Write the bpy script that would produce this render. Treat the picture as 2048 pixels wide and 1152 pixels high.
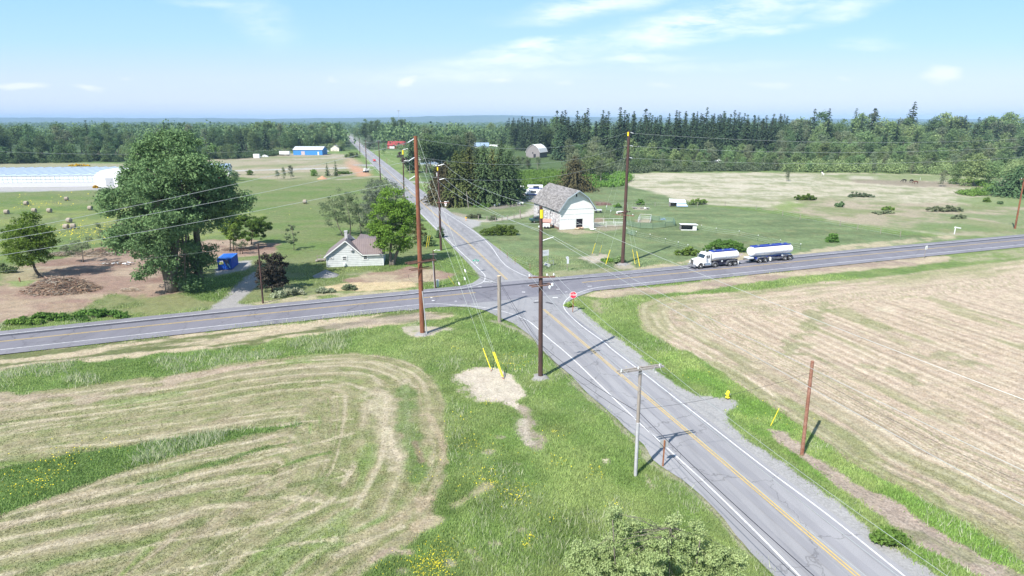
import bpy, bmesh, math, random
import numpy as np
from mathutils import Vector, Matrix
rnd = random.Random(7); nr = np.random.RandomState(11)
scene = bpy.context.scene
COL = scene.collection
for o in list(bpy.data.objects): bpy.data.objects.remove(o)

# ------------------------------------------------------------ camera, sky, sun, exposure
F, CX, CY, HOR, H = 1200., 1024., 576., 240., 28.0
PITCH = math.atan((CY-HOR)/F)
cam = bpy.data.cameras.new('camera'); camo = bpy.data.objects.new('camera', cam); COL.objects.link(camo)
cam.sensor_width = 36.; cam.lens = F/2048*36.; cam.clip_start = .3; cam.clip_end = 60000
camo.location = (0, 0, H); camo.rotation_euler = (math.pi/2-PITCH, 0, 0)
scene.camera = camo
scene.render.resolution_x = 1024; scene.render.resolution_y = 576
SUN_EL = math.radians(48.5); SUN_AZ = math.radians(218.5)      # the sun stands behind and to the left of the camera
sun = bpy.data.lights.new('sun', 'SUN'); suno = bpy.data.objects.new('sun', sun); COL.objects.link(suno)
sun.energy = 4.2; sun.angle = math.radians(.5); sun.color = (1., .955, .88)
suno.rotation_euler = (math.pi/2-SUN_EL, 0, -SUN_AZ+math.pi)
scene.view_settings.view_transform = 'Standard'; scene.view_settings.look = 'None'
scene.view_settings.exposure = 1.0; scene.view_settings.gamma = 1
world = bpy.data.worlds.new('World'); scene.world = world; world.use_nodes = True
wn, wl = world.node_tree.nodes, world.node_tree.links
wn.clear()
def wnode(t, **k):
    n = wn.new(t)
    for a, b in k.items(): setattr(n, a, b)
    return n
sky = wnode('ShaderNodeTexSky', sky_type='NISHITA', sun_disc=False)
sky.sun_elevation = SUN_EL; sky.sun_rotation = SUN_AZ; sky.air_density = .95; sky.dust_density = .6; sky.ozone_density = 1.4
tc = wnode('ShaderNodeTexCoord')
sep = wnode('ShaderNodeSeparateXYZ'); wl.new(tc.outputs['Generated'], sep.inputs[0])
def wmath(op, a, b=None, c=None):
    n = wnode('ShaderNodeMath', operation=op)
    for i, v in enumerate((a, b, c)):
        if v is None: continue
        if isinstance(v, (int, float)): n.inputs[i].default_value = v
        else: wl.new(v, n.inputs[i])
    return n.outputs[0]
def wramp(v, stops):
    r = wnode('ShaderNodeValToRGB'); e = r.color_ramp.elements
    while len(e) < len(stops): e.new(.5)
    for i, (p, c) in enumerate(stops):
        e[i].position = p; e[i].color = (c, c, c, 1) if isinstance(c, (int, float)) else (*c, 1)
    wl.new(v, r.inputs[0]); return r.outputs[0]
# sky directions as azimuth and elevation tangents
yc = wmath('MAXIMUM', sep.outputs[1], .05)
az = wmath('DIVIDE', sep.outputs[0], yc); el = wmath('DIVIDE', sep.outputs[2], yc)
cb = wnode('ShaderNodeCombineXYZ'); wl.new(az, cb.inputs[0]); wl.new(el, cb.inputs[1])
def wnoise(scale, sx, sy, rot, detail=6, rough=.55, dist=0., off=(0, 0, 0), col=False):
    m = wnode('ShaderNodeMapping'); m.inputs['Scale'].default_value = (sx, sy, 1); m.inputs['Rotation'].default_value = (0, 0, rot)
    m.inputs['Location'].default_value = off
    wl.new(cb.outputs[0], m.inputs[0])
    n = wnode('ShaderNodeTexNoise'); n.inputs['Scale'].default_value = scale; n.inputs['Detail'].default_value = detail
    n.inputs['Roughness'].default_value = rough; n.inputs['Distortion'].default_value = dist
    wl.new(m.outputs[0], n.inputs[0]); return n.outputs[1 if col else 0]
def wmix(f, a, b):
    n = wnode('ShaderNodeMix', data_type='RGBA')
    if isinstance(f, (int, float)): n.inputs[0].default_value = f
    else: wl.new(f, n.inputs[0])
    for i, v in ((6, a), (7, b)):
        if isinstance(v, tuple): n.inputs[i].default_value = (*v, 1)
        else: wl.new(v, n.inputs[i])
    return n.outputs[2]
def wsky(px, py):
    """azimuth and elevation tangents of a place in the sky"""
    v = py-CY; y = F*math.cos(PITCH)-v*math.sin(PITCH); return (px-CX)/y, (-F*math.sin(PITCH)-v*math.cos(PITCH))/y
# the wisps are bent by a coarse and a fine noise
wv = wnode('ShaderNodeVectorMath', operation='MULTIPLY_ADD'); wl.new(wnoise(7, 1, 3, .2, 4, .6, col=True), wv.inputs[0])
wv.inputs[1].default_value = (.10, .035, 0); wl.new(cb.outputs[0], wv.inputs[2])
def wisp(px, py, lx, ly, slope, amt, soft=1.):
    a, e = wsky(px, py); m = wnode('ShaderNodeMapping', vector_type='TEXTURE'); m.inputs['Location'].default_value = (a+.05, e+.0175, 0)
    m.inputs['Rotation'].default_value = (0, 0, math.atan(slope)); m.inputs['Scale'].default_value = (lx/1200., ly/1200., 1); wl.new(wv.outputs[0], m.inputs[0])
    l = wnode('ShaderNodeVectorMath', operation='LENGTH'); wl.new(m.outputs[0], l.inputs[0])
    r = wnode('ShaderNodeMapRange', interpolation_type='SMOOTHSTEP'); r.inputs[1].default_value = 1.; r.inputs[2].default_value = 0.; r.inputs[3].default_value = 0; r.inputs[4].default_value = amt
    wl.new(l.outputs[1], r.inputs[0]); return r.outputs[0]
lst = [(1400, 40, 330, 42, .22, .9), (1340, 75, 190, 26, .18, .8), (1180, 15, 230, 26, .10, .75), (1060, 98, 260, 22, .17, .85), (1050, 122, 300, 22, .06, .55), (1260, 115, 170, 14, .03, .6), (1480, 62, 200, 18, .12, .6),
       (1700, 10, 150, 30, .2, .55), (520, 40, 120, 55, -.5, .28), (420, 5, 110, 14, -.1, .35), (930, 150, 330, 26, .02, .35), (1380, 132, 260, 14, 0, .25), (1740, 85, 100, 18, -.05, .3), (1600, 5, 260, 22, .1, .5)]
tot = None
for w_ in lst:
    k_ = wisp(*w_); tot = k_ if tot is None else wmath('MAXIMUM', tot, k_)
fib = wramp(wnoise(26, .35, 1.7, .18, 7, .68, .3), [(.34, .12), (.60, 1.)])
cir = wmath('MULTIPLY', tot, fib)
band = wramp(el, [(0., .0), (.01, .9), (.055, .55), (.085, .1), (.11, 0.)])
bands = wmath('MULTIPLY', band, wramp(wnoise(9, .5, 6, 0, 5, .6), [(.35, .1), (.7, .8)]))
cum = None
for px_, py_, a_, b_, s_ in ((815, 163, 26, 13, 1.), (30, 174, 85, 11, .9), (182, 171, 48, 9, .7), (1001, 164, 32, 11, .6), (1880, 142, 62, 20, .95), (1310, 172, 60, 10, .35), (1540, 172, 50, 10, .4), (655, 160, 22, 8, .35), (255, 152, 20, 7, .3), (1130, 165, 30, 10, .35), (1690, 160, 30, 9, .3)):
    k_ = wisp(px_, py_, a_, b_, .0, s_); cum = k_ if cum is None else wmath('MAXIMUM', cum, k_)
cum = wmath('MULTIPLY', wramp(cum, [(.08, 0), (.75, 1.)]), .62)
graded = wramp(el, [(0., (.400, .465, .600)), (.03, (.430, .495, .615)), (.065, (.405, .490, .620)), (.12, (.295, .475, .640)), (.20, (.225, .430, .625)), (.6, (.20, .33, .50)), (1., (.17, .28, .43))])
half = wnode('ShaderNodeVectorMath', operation='SCALE'); wl.new(sky.outputs[0], half.inputs[0]); half.inputs['Scale'].default_value = .085
c0 = wmix(.80, half.outputs[0], graded)
c1 = wmix(wmath('MULTIPLY', bands, .35), c0, (.50, .55, .65))
c2 = wmix(wmath('MULTIPLY', cir, .95), c1, (.68, .71, .73))
c3 = wmix(cum, c2, (.61, .63, .66))
sc_ = wnode('ShaderNodeVectorMath', operation='SCALE'); wl.new(c3, sc_.inputs[0]); sc_.inputs['Scale'].default_value = 9.1
bg = wnode('ShaderNodeBackground'); bg.inputs[1].default_value = .1; wl.new(sc_.outputs[0], bg.inputs[0])
out = wnode('ShaderNodeOutputWorld'); wl.new(bg.outputs[0], out.inputs[0])

# ------------------------------------------------------------ helpers
def G(x, y, z=0.):
    """the ground point seen at photograph position x, y"""
    v = y-CY; t = (H-z)/(F*math.sin(PITCH)+v*math.cos(PITCH))
    return Vector(((x-CX)*t, (F*math.cos(PITCH)-v*math.sin(PITCH))*t, z))
def RAY(x, y, dist):
    v = y-CY
    d = Vector((x-CX, F*math.cos(PITCH)-v*math.sin(PITCH), -F*math.sin(PITCH)-v*math.cos(PITCH)))
    return Vector((0, 0, H))+d*(dist/d.y)
def hgt(base, ytop):
    """height of a vertical thing standing at base whose top is seen at row ytop"""
    k = (ytop-CY)/F; Y = base[1]
    # u/d = k ; u=(H-z)c - Y s ; d = Y c + (H-z) s
    c, s = math.cos(PITCH), math.sin(PITCH)
    hz = Y*(k*c+s)/(c-k*s)
    return H-hz
def Z(ox, oy, s, pts): return [(ox+a/s, oy+b/s) for a, b in pts]
def tag(o, label=None, cat=None, group=None, kind=None):
    if label: o['label'] = label
    if cat: o['category'] = cat
    if group: o['group'] = group
    if kind: o['kind'] = kind
    return o
def empty(name, loc=(0, 0, 0), rz=0., label=None, cat=None, group=None):
    o = bpy.data.objects.new(name, None); COL.objects.link(o); o.empty_display_size = .3
    o.location = loc; o.rotation_euler = (0, 0, rz)
    return tag(o, label, cat, group)
def npmesh(name, co, faces, nper, mats, midx=None, smooth=False, parent=None, attrs=None):
    """mesh from arrays: faces flat vertex indices, nper = vertices per face (int)"""
    me = bpy.data.meshes.new(name); co = np.asarray(co, dtype=np.float32); faces = np.asarray(faces, dtype=np.int32).ravel()
    nf = len(faces)//nper
    me.vertices.add(len(co)); me.vertices.foreach_set('co', co.ravel())
    me.loops.add(len(faces)); me.loops.foreach_set('vertex_index', faces)
    me.polygons.add(nf)
    me.polygons.foreach_set('loop_start', np.arange(0, nf*nper, nper, dtype=np.int32))
    try: me.polygons.foreach_set('loop_total', np.full(nf, nper, dtype=np.int32))
    except Exception: pass
    for m in (mats if isinstance(mats, (list, tuple)) else [mats]): me.materials.append(m)
    if midx is not None: me.polygons.foreach_set('material_index', np.asarray(midx, dtype=np.int32))
    me.polygons.foreach_set('use_smooth', np.full(nf, bool(smooth)))
    me.update(calc_edges=True)
    if attrs:
        for an, dom, arr in attrs:
            a = me.color_attributes.new(an, 'FLOAT_COLOR', dom)
            a.data.foreach_set('color', np.asarray(arr, dtype=np.float32).ravel())
    o = bpy.data.objects.new(name, me); COL.objects.link(o)
    if parent is not None: o.parent = parent
    return o
class MB:
    """collects boxes, tubes and prisms into one mesh"""
    def __init__(s): s.v = []; s.f = []; s.m = []; s.cur = 0
    def add(s, vs, fs, mi=None):
        b = len(s.v); s.v += [tuple(v) for v in vs]
        for f in fs: s.f.append([b+i for i in f]); s.m.append(s.cur if mi is None else mi)
        return s
    def box(s, c, d, rz=0., mi=None, M=None, taper=1.):
        x, y, z = d[0]/2, d[1]/2, d[2]/2
        vs = [Vector((a*x*(taper if q > 0 else 1), b*y*(taper if q > 0 else 1), q*z)) for q in (-1, 1) for a, b in ((-1, -1), (1, -1), (1, 1), (-1, 1))]
        R = M if M is not None else Matrix.Rotation(rz, 3, 'Z')
        vs = [R @ v+Vector(c) for v in vs]
        return s.add(vs, [(0, 3, 2, 1), (4, 5, 6, 7), (0, 1, 5, 4), (1, 2, 6, 5), (2, 3, 7, 6), (3, 0, 4, 7)], mi)
    def bar(s, a, b, w, h=None, mi=None):
        a, b = Vector(a), Vector(b); d = b-a; L = d.length
        if L < 1e-6: return s
        h = h or w; q = d.to_track_quat('X', 'Z').to_matrix()
        return s.box((a+b)/2, (L, w, h), mi=mi, M=q)
    def tube(s, pts, rad, n=8, mi=None, caps=True):
        pts = [Vector(p) for p in pts]; rads = rad if isinstance(rad, (list, tuple)) else [rad]*len(pts)
        vs = []; fs = []
        up = None
        for i, p in enumerate(pts):
            d = (pts[min(i+1, len(pts)-1)]-pts[max(i-1, 0)]).normalized()
            if up is None: up = Vector((0, 0, 1)) if abs(d.z) < .9 else Vector((1, 0, 0))
            a = d.cross(up).normalized(); up = a.cross(d).normalized()
            for k in range(n):
                t = 2*math.pi*k/n
                vs.append(p+(a*math.cos(t)+up*math.sin(t))*rads[i])
        for i in range(len(pts)-1):
            for k in range(n):
                fs.append((i*n+k, i*n+(k+1) % n, (i+1)*n+(k+1) % n, (i+1)*n+k))
        if caps: fs.append(tuple(range(n-1, -1, -1))); fs.append(tuple((len(pts)-1)*n+k for k in range(n)))
        return s.add(vs, fs, mi)
    def lathe(s, prof, c=(0, 0, 0), n=16, axis='Z', mi=None):
        """prof: list of (radius, along)"""
        vs = []; fs = []
        for r, z in prof:
            for k in range(n):
                t = 2*math.pi*k/n; p = (r*math.cos(t), r*math.sin(t), z)
                if axis == 'X': p = (p[2], p[0], p[1])
                if axis == 'Y': p = (p[0], p[2], p[1])
                vs.append(Vector(p)+Vector(c))
        for i in range(len(prof)-1):
            for k in range(n): fs.append((i*n+k, i*n+(k+1) % n, (i+1)*n+(k+1) % n, (i+1)*n+k))
        fs.append(tuple(range(n-1, -1, -1))); fs.append(tuple((len(prof)-1)*n+k for k in range(n)))
        return s.add(vs, fs, mi)
    def prism(s, poly, axis, a, b, mi=None):
        """poly in the two other axes, extruded along axis from a to b"""
        def P(u, v, w): return {'X': (w, u, v), 'Y': (u, w, v), 'Z': (u, v, w)}[axis]
        n = len(poly)
        vs = [P(u, v, a) for u, v in poly]+[P(u, v, b) for u, v in poly]
        fs = [tuple(range(n)), tuple(range(2*n-1, n-1, -1))]+[(k, (k+1) % n+0, (k+1) % n+n, k+n) for k in range(n)]
        return s.add(vs, fs, mi)
    def build(s, name, mats, parent=None, smooth=False, bevel=0.):
        me = bpy.data.meshes.new(name); me.from_pydata([tuple(v) for v in s.v], [], s.f)
        for m in (mats if isinstance(mats, (list, tuple)) else [mats]): me.materials.append(m)
        for p, mi in zip(me.polygons, s.m): p.material_index = mi; p.use_smooth = smooth
        bm = bmesh.new(); bm.from_mesh(me); bmesh.ops.recalc_face_normals(bm, faces=bm.faces)
        if bevel: bmesh.ops.bevel(bm, geom=bm.edges[:], offset=bevel, segments=1, affect='EDGES', clamp_overlap=True)
        bm.to_mesh(me); bm.free()
        o = bpy.data.objects.new(name, me); COL.objects.link(o)
        if parent is not None: o.parent = parent
        return o
def copy_tree(o, parent=None):
    c = o.copy(); COL.objects.link(c); c.parent = parent
    for ch in o.children: copy_tree(ch, c)
    return c

# ------------------------------------------------------------ materials
def mat(name, color=(.5, .5, .5), rough=.8, metal=0., noise=0., nscale=3., color2=None, bump=0., bscale=20., spec=.3, stretch=(1, 1, 1), streak=None, alpha=None):
    m = bpy.data.materials.new(name); m.use_nodes = True; nt = m.node_tree; N, L = nt.nodes, nt.links
    b = N['Principled BSDF']; b.inputs['Roughness'].default_value = rough; b.inputs['Metallic'].default_value = metal
    b.inputs['Specular IOR Level'].default_value = spec
    b.inputs['Base Color'].default_value = (*color, 1)
    t = N.new('ShaderNodeTexCoord'); mp = N.new('ShaderNodeMapping'); mp.inputs['Scale'].default_value = stretch
    L.new(t.outputs['Object'], mp.inputs[0])
    if noise > 0 or color2:
        n = N.new('ShaderNodeTexNoise'); n.inputs['Scale'].default_value = nscale; n.inputs['Detail'].default_value = 6; n.inputs['Roughness'].default_value = .65
        L.new(mp.outputs[0], n.inputs[0])
        r = N.new('ShaderNodeValToRGB'); r.color_ramp.elements[0].position = .32; r.color_ramp.elements[1].position = .68
        c2 = color2 or tuple(c*(1-noise) for c in color)
        r.color_ramp.elements[0].color = (*c2, 1); r.color_ramp.elements[1].color = (*color, 1)
        L.new(n.outputs[0], r.inputs[0]); L.new(r.outputs[0], b.inputs['Base Color'])
    if bump > 0:
        n2 = N.new('ShaderNodeTexNoise'); n2.inputs['Scale'].default_value = bscale; n2.inputs['Detail'].default_value = 4
        L.new(mp.outputs[0], n2.inputs[0]); bp = N.new('ShaderNodeBump'); bp.inputs['Strength'].default_value = bump; bp.inputs['Distance'].default_value = .05
        L.new(n2.outputs[0], bp.inputs['Height']); L.new(bp.outputs[0], b.inputs['Normal'])
    return m
# ------------------------------------------------------------ noise on arrays
def _hash(ix, iy, s):
    h = (ix.astype(np.int64)*374761393+iy.astype(np.int64)*668265263+s*974634777) & 0xffffffff
    h = ((h ^ (h >> 13))*1274126177) & 0xffffffff
    return ((h ^ (h >> 16)) & 0xffff)/65535.
def vnoise(x, y, s=0):
    ix, iy = np.floor(x), np.floor(y); fx, fy = x-ix, y-iy
    fx = fx*fx*(3-2*fx); fy = fy*fy*(3-2*fy)
    a, b, c, d = _hash(ix, iy, s), _hash(ix+1, iy, s), _hash(ix, iy+1, s), _hash(ix+1, iy+1, s)
    return (a*(1-fx)+b*fx)*(1-fy)+(c*(1-fx)+d*fx)*fy
def fbm(x, y, s=0, o=4):
    t = 0.; a = .5; n = 0.
    for k in range(o):
        t = t+a*vnoise(x*2**k+17.3*k, y*2**k-9.1*k, s+k); n += a; a *= .55
    return t/n
def sstep(a, b, x):
    t = np.clip((x-a)/(b-a), 0, 1); return t*t*(3-2*t)
def pline(X, Y, pts):
    """distance to a polyline, and running length along it at the nearest point"""
    best = np.full(X.shape, 1e9); sl = np.zeros(X.shape); run = 0.
    for (ax, ay), (bx, by) in zip(pts[:-1], pts[1:]):
        dx, dy = bx-ax, by-ay; L2 = dx*dx+dy*dy; L = math.sqrt(L2)
        if L < 1e-6: continue
        t = np.clip(((X-ax)*dx+(Y-ay)*dy)/L2, 0, 1)
        d = np.hypot(X-ax-t*dx, Y-ay-t*dy); k = d < best
        best = np.where(k, d, best); sl = np.where(k, run+t*L, sl); run += L
    return best, sl
def inside(X, Y, poly):
    r = np.zeros(X.shape, bool); n = len(poly)
    for i in range(n):
        (x1, y1), (x2, y2) = poly[i], poly[(i+1) % n]
        if y1 == y2: continue
        c = ((y1 > Y) != (y2 > Y)) & (X < (x2-x1)*(Y-y1)/(y2-y1)+x1)
        r ^= c
    return r
def sdf(X, Y, poly):
    d, _ = pline(X, Y, list(poly)+[poly[0]])
    return np.where(inside(X, Y, poly), -d, d)
def smoothline(pts, k=6):
    """Catmull-Rom through the points"""
    P = [np.array(p, float) for p in pts]; out = []
    for i in range(len(P)-1):
        a, b = P[i], P[i+1]; z = P[i-1] if i else 2*a-b; c = P[i+2] if i+2 < len(P) else 2*b-a
        for j in range(k):
            t = j/k; out.append(.5*((2*a)+(b-z)*t+(2*z-5*a+4*b-c)*t*t+(3*a-z-3*b+c)*t**3))
    out.append(P[-1]); return [tuple(p) for p in out]
def GP(pts): return [tuple(G(*p)[:2]) for p in pts]

# ------------------------------------------------------------ ground sheet: polar grid, finer close by
rs = [6.]
while rs[-1] < 15000: rs.append(rs[-1]+min(max(.13, .9*rs[-1]**2/17000.), 450.))
rs = np.array(rs); NA = 900; th = np.linspace(-math.radians(64), math.radians(64), NA)
RR, TT = np.meshgrid(rs, th, indexing='ij'); GX = (RR*np.sin(TT)).ravel(); GY = (RR*np.cos(TT)).ravel(); GR = RR.ravel()
SP = np.minimum(np.maximum(.13, .9*GR**2/17000.), 450.)       # spacing
NV = len(GX)
alb = np.zeros((NV, 4)); alb[:, 3] = 1.
GRASS = np.array((.112, .172, .050)); GRASS2 = np.array((.165, .215, .078))
n0 = fbm(GX/14, GY/14, 3); n1 = fbm(GX/3.1, GY/3.1, 5); n2 = fbm(GX/60, GY/60, 9)
alb[:, :3] = GRASS+(GRASS2-GRASS)*sstep(.35, .65, .5*n0+.5*n1)[:, None]
def blend(mask, col):
    m = mask[:, None]; c = np.asarray(col)
    return m, c
def paint(poly, col, edge=.5, namp=1., nsc=2., a=1., tex=None, seed=0, world_pts=False, mod=None, patch=None):
    """lay a colour over a region with a ragged edge"""
    P = poly if world_pts else GP(poly)
    xs = [p[0] for p in P]; ys = [p[1] for p in P]; m = 4+namp*2
    q = np.where((GX > min(xs)-m) & (GX < max(xs)+m) & (GY > min(ys)-m) & (GY < max(ys)+m))[0]
    if not len(q): return
    X, Y = GX[q], GY[q]
    d = sdf(X, Y, P)+namp*(fbm(X/nsc, Y/nsc, 31+seed)-.5)*2.2
    e = np.maximum(edge, SP[q]*.4)
    k = 1-sstep(-e, e, d)
    if patch is not None:   # (scale, low, high): only patches of it
        k = k*sstep(patch[1], patch[2], fbm(X/patch[0], Y/patch[0]*(patch[3] if len(patch) > 3 else 1), 77+seed))
    k = k*a
    c = np.asarray(col, float)
    if mod is not None: c = mod(X, Y, d, q)
    alb[q, :3] = alb[q, :3]*(1-k[:, None])+c*k[:, None]
    if tex is not None: alb[q, 3] = alb[q, 3]*(1-k)+tex*k
def stroke(pts, w, col, a=.8, rag=.4, nsc=1.5, px=True, seed=0, brk=.0, sm=True):
    """a soft line of colour (windrow, rut, path)"""
    P = GP(pts) if px else pts
    if sm and len(P) > 2: P = smoothline(P)
    xs = [p[0] for p in P]; ys = [p[1] for p in P]; m = w*2+2
    q = np.where((GX > min(xs)-m) & (GX < max(xs)+m) & (GY > min(ys)-m) & (GY < max(ys)+m))[0]
    if not len(q): return
    X, Y = GX[q], GY[q]; d, s = pline(X, Y, P)
    d = d+rag*w*(fbm(X/nsc, Y/nsc, 51+seed)-.5)*3
    e = np.maximum(w*.5, SP[q]*.35)
    k = a*(1-sstep(w*.5-e*.5, w*.5+e*.8, d))
    if brk: k = k*sstep(brk-.2, brk+.1, fbm(s/5., X*0+seed, 13+seed))
    alb[q, :3] = alb[q, :3]*(1-k[:, None])+np.asarray(col)*k[:, None]

TAN = np.array((.33, .275, .19)); PALE = np.array((.43, .375, .275)); PINK = np.array((.33, .262, .205)); OLIVE = np.array((.155, .175, .075))
LUSH = np.array((.100, .170, .040)); DIRT = np.array((.215, .150, .118)); GRAV = np.array((.27, .265, .27)); STRAW = np.array((.42, .355, .25))
DARKG = np.array((.045, .070, .028)); SAND = np.array((.44, .385, .32)); MEAD = np.array((.29, .27, .19)); PADD = np.array((.125, .168, .078))
def q3(c, v, X, Y, sc, s):
    return np.asarray(c)[None, :]*(1+v*(fbm(X/sc, Y/sc, s)-.5)[:, None])
# -- far land first
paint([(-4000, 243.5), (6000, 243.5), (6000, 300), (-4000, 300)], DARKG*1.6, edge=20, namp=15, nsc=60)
# left hay meadow
paint([(-900, 430), (-900, 372), (0, 378), (200, 378), (300, 368), (470, 350), (560, 362), (640, 360), (700, 352), (764, 352), (900, 560), (600, 600), (0, 640), (-900, 700)],
      0, edge=2, namp=3, nsc=8, mod=lambda X, Y, d, q: GRASS*.92+(np.array((.165, .19, .085))-GRASS)*(.7*sstep(.3, .7, fbm(X/22, Y/9, 4))+.3*sstep(.35, .65, fbm(X/4, Y/2.5, 8)))[:, None])
paint([(-200, 430), (100, 395), (420, 400), (520, 430), (420, 480), (100, 500), (-200, 560)], (.20, .235, .07), edge=2, namp=5, nsc=7, a=.6, patch=(9, .5, .66))
# rough land beyond it
paint([(250, 338), (450, 308), (560, 306), (690, 308), (745, 345), (700, 352), (640, 360), (560, 362), (470, 352), (300, 368)], 0, edge=2, namp=4, nsc=9,
      mod=lambda X, Y, d, q: np.array((.19, .205, .105))+(np.array((.29, .255, .185))-np.array((.19, .205, .105)))*sstep(.35, .65, fbm(X/30, Y/18, 14))[:, None])
paint([(-900, 336), (-900, 322), (0, 324), (280, 328), (480, 320), (470, 336), (280, 338)], MEAD*.95, edge=2, namp=3, a=.8)
stroke([(452, 342), (520, 340.5), (600, 338), (640, 337), (700, 336), (735, 338)], 4.5, GRAV*1.5, a=.9, rag=.2)
paint([(-600, 392), (-600, 372), (0, 374), (240, 372), (300, 366), (300, 376), (200, 380), (0, 384)], GRAV*1.15, edge=.6, namp=1, nsc=4, tex=.4)
stroke([(560, 321), (640, 317), (705, 310)], 6, (.36, .33, .29), a=.7)
paint([(697, 322), (722, 336), (735, 350), (722, 352), (700, 337), (694, 326)], (.36, .22, .145), edge=.8, namp=1.2, nsc=4)
paint(Z(640, 220, 6.4, [(340, 620), (430, 620), (540, 690), (470, 700), (340, 700)]), (.34, .25, .18), edge=.8, namp=1.5)
paint(Z(640, 220, 6.4, [(380, 730), (520, 740), (650, 830), (600, 850), (500, 850), (440, 780)]), (.40, .23, .15), edge=.8, namp=1.5)
stroke(Z(640, 220, 6.4, [(80, 880), (300, 885), (500, 870), (640, 855), (770, 850)]), 3.2, (.33, .30, .24), a=.85)
stroke(Z(640, 220, 6.4, [(540, 705), (600, 700), (670, 715)]), 8, GRAV*1.05, a=1)
# -- right side: paddock, pale meadow, rough meadow
paint([(870, 350), (1000, 380), (1150, 330), (1250, 350), (1400, 410), (1500, 420), (1640, 440), (1800, 470), (1960, 475), (1400, 535), (1230, 545), (1080, 550), (960, 470), (890, 430), (850, 395)], 0,
      edge=1.5, namp=2, mod=lambda X, Y, d, q: PADD*(1+.8*(fbm(X/9, Y/4, 6)-.5)+.35*(fbm(X/1.5, Y/1.5, 7)-.5))[:, None]+np.array((.03, .015, .01))*sstep(.5, .75, fbm(X/4, Y/4, 16))[:, None])
paint([(1225, 352), (1300, 346), (1500, 345), (1700, 346), (2060, 350), (2500, 372), (2500, 480), (2060, 468), (1900, 472), (1760, 455), (1640, 432), (1560, 415), (1480, 412), (1400, 410), (1340, 395), (1260, 372)], 0,
      edge=2, namp=4, nsc=8, mod=lambda X, Y, d, q: np.array((.20, .215, .115))+(np.array((.40, .36, .28))-np.array((.20, .215, .115)))*sstep(.30, .66, .6*fbm(X/26, Y/9, 24)+.4*fbm(X/5, Y/2.5, 29))[:, None])
paint([(1240, 356), (1300, 349), (1480, 348), (1620, 352), (1640, 366), (1600, 385), (1500, 400), (1430, 405), (1340, 388), (1260, 368)], (.43, .395, .32), edge=4, namp=9, nsc=14, a=.6, patch=(9, .34, .62, 2.))
paint([(1230, 352), (1700, 346), (2060, 352), (2060, 420), (1500, 412), (1300, 385)], (.17, .20, .095), edge=4, namp=8, nsc=12, a=.55, patch=(7, .55, .68, 2.2))
paint([(1540, 418), (1640, 395), (1800, 405), (2060, 410), (2300, 430), (2100, 470), (1900, 470), (1700, 448)], 0, edge=3, namp=5, nsc=7, a=.85,
      mod=lambda X, Y, d, q: np.array((.165, .19, .085))+(np.array((.30, .255, .19))-np.array((.165, .19, .085)))*sstep(.38, .62, fbm(X/13, Y/6, 44))[:, None])
paint([(1780, 440), (1850, 425), (2060, 400), (2300, 400), (2300, 470), (2060, 466), (1900, 472), (1770, 462)], (.125, .185, .07), edge=3, namp=5, a=.7, patch=(9, .4, .6))
paint([(1540, 412), (1580, 402), (1610, 408), (1590, 422), (1560, 425)], (.17, .23, .075), edge=2, namp=3, a=.8)
paint([(1640, 350), (1700, 348), (2060, 352), (2060, 362), (1900, 362), (1700, 362)], (.16, .20, .08), edge=2, namp=2, a=.7)
paint([(1690, 358), (1800, 360), (1900, 364), (1980, 368), (1975, 374), (1850, 374), (1720, 366)], (.22, .185, .14), edge=1.5, namp=2.5, a=.85)
paint([(1700, 352), (1745, 352), (1748, 358), (1700, 358)], (.42, .38, .32), edge=1, namp=2, a=.7)
paint([(1900, 400), (2050, 380), (2300, 390), (2300, 420), (2050, 415), (1950, 412)], (.15, .20, .075), edge=3, namp=4, a=.8)
paint(Z(1180, 380, 6.78, [(50, 150), (270, 170), (280, 200), (90, 215)]), DIRT*.75, edge=.4, namp=.8)
paint(Z(1180, 380, 6.78, [(50, 380), (200, 370), (190, 430), (60, 450)]), DIRT*1.15, edge=.6, namp=1, a=.8)
paint(Z(1180, 380, 6.78, [(60, 480), (440, 470), (440, 530), (200, 560), (60, 530)]), (.24, .205, .155), edge=.8, namp=1, a=.85)
paint(Z(1180, 380, 6.78, [(560, 225), (800, 235), (780, 270), (600, 265)]), (.33, .29, .24), edge=.5, namp=1, a=.8)
paint(Z(1180, 380, 6.78, [(620, 400), (820, 390), (820, 440), (630, 440)]), (.30, .24, .18), edge=.5, namp=1, a=.7)
paint([(1120, 455), (1175, 460), (1200, 464), (1150, 468), (1112, 463)], (.33, .27, .2), edge=.5, namp=1, a=.7)
# farm drive and yard
DR = (.37, .335, .295)
stroke([(948, 441), (975, 441), (1010, 437), (1045, 431), (1070, 424)], 3.4, DR, a=.95, rag=.15)
stroke([(1070, 424), (1085, 408), (1075, 398), (1045, 393), (1015, 396)], 4.5, DR, a=.9, rag=.2)
paint([(1000, 384), (1050, 388), (1082, 386), (1085, 398), (1062, 404), (1010, 400)], DR, edge=.6, namp=1.2, a=.9)
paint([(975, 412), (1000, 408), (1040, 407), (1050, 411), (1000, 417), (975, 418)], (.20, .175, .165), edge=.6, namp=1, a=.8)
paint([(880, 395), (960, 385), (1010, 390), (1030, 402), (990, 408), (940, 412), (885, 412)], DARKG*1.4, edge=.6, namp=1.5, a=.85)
paint(Z(860, 360, 8.47, [(380, 540), (640, 590), (650, 640), (480, 650), (400, 600)]), (.30, .25, .21), edge=.5, namp=1.2, a=.7)
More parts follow.
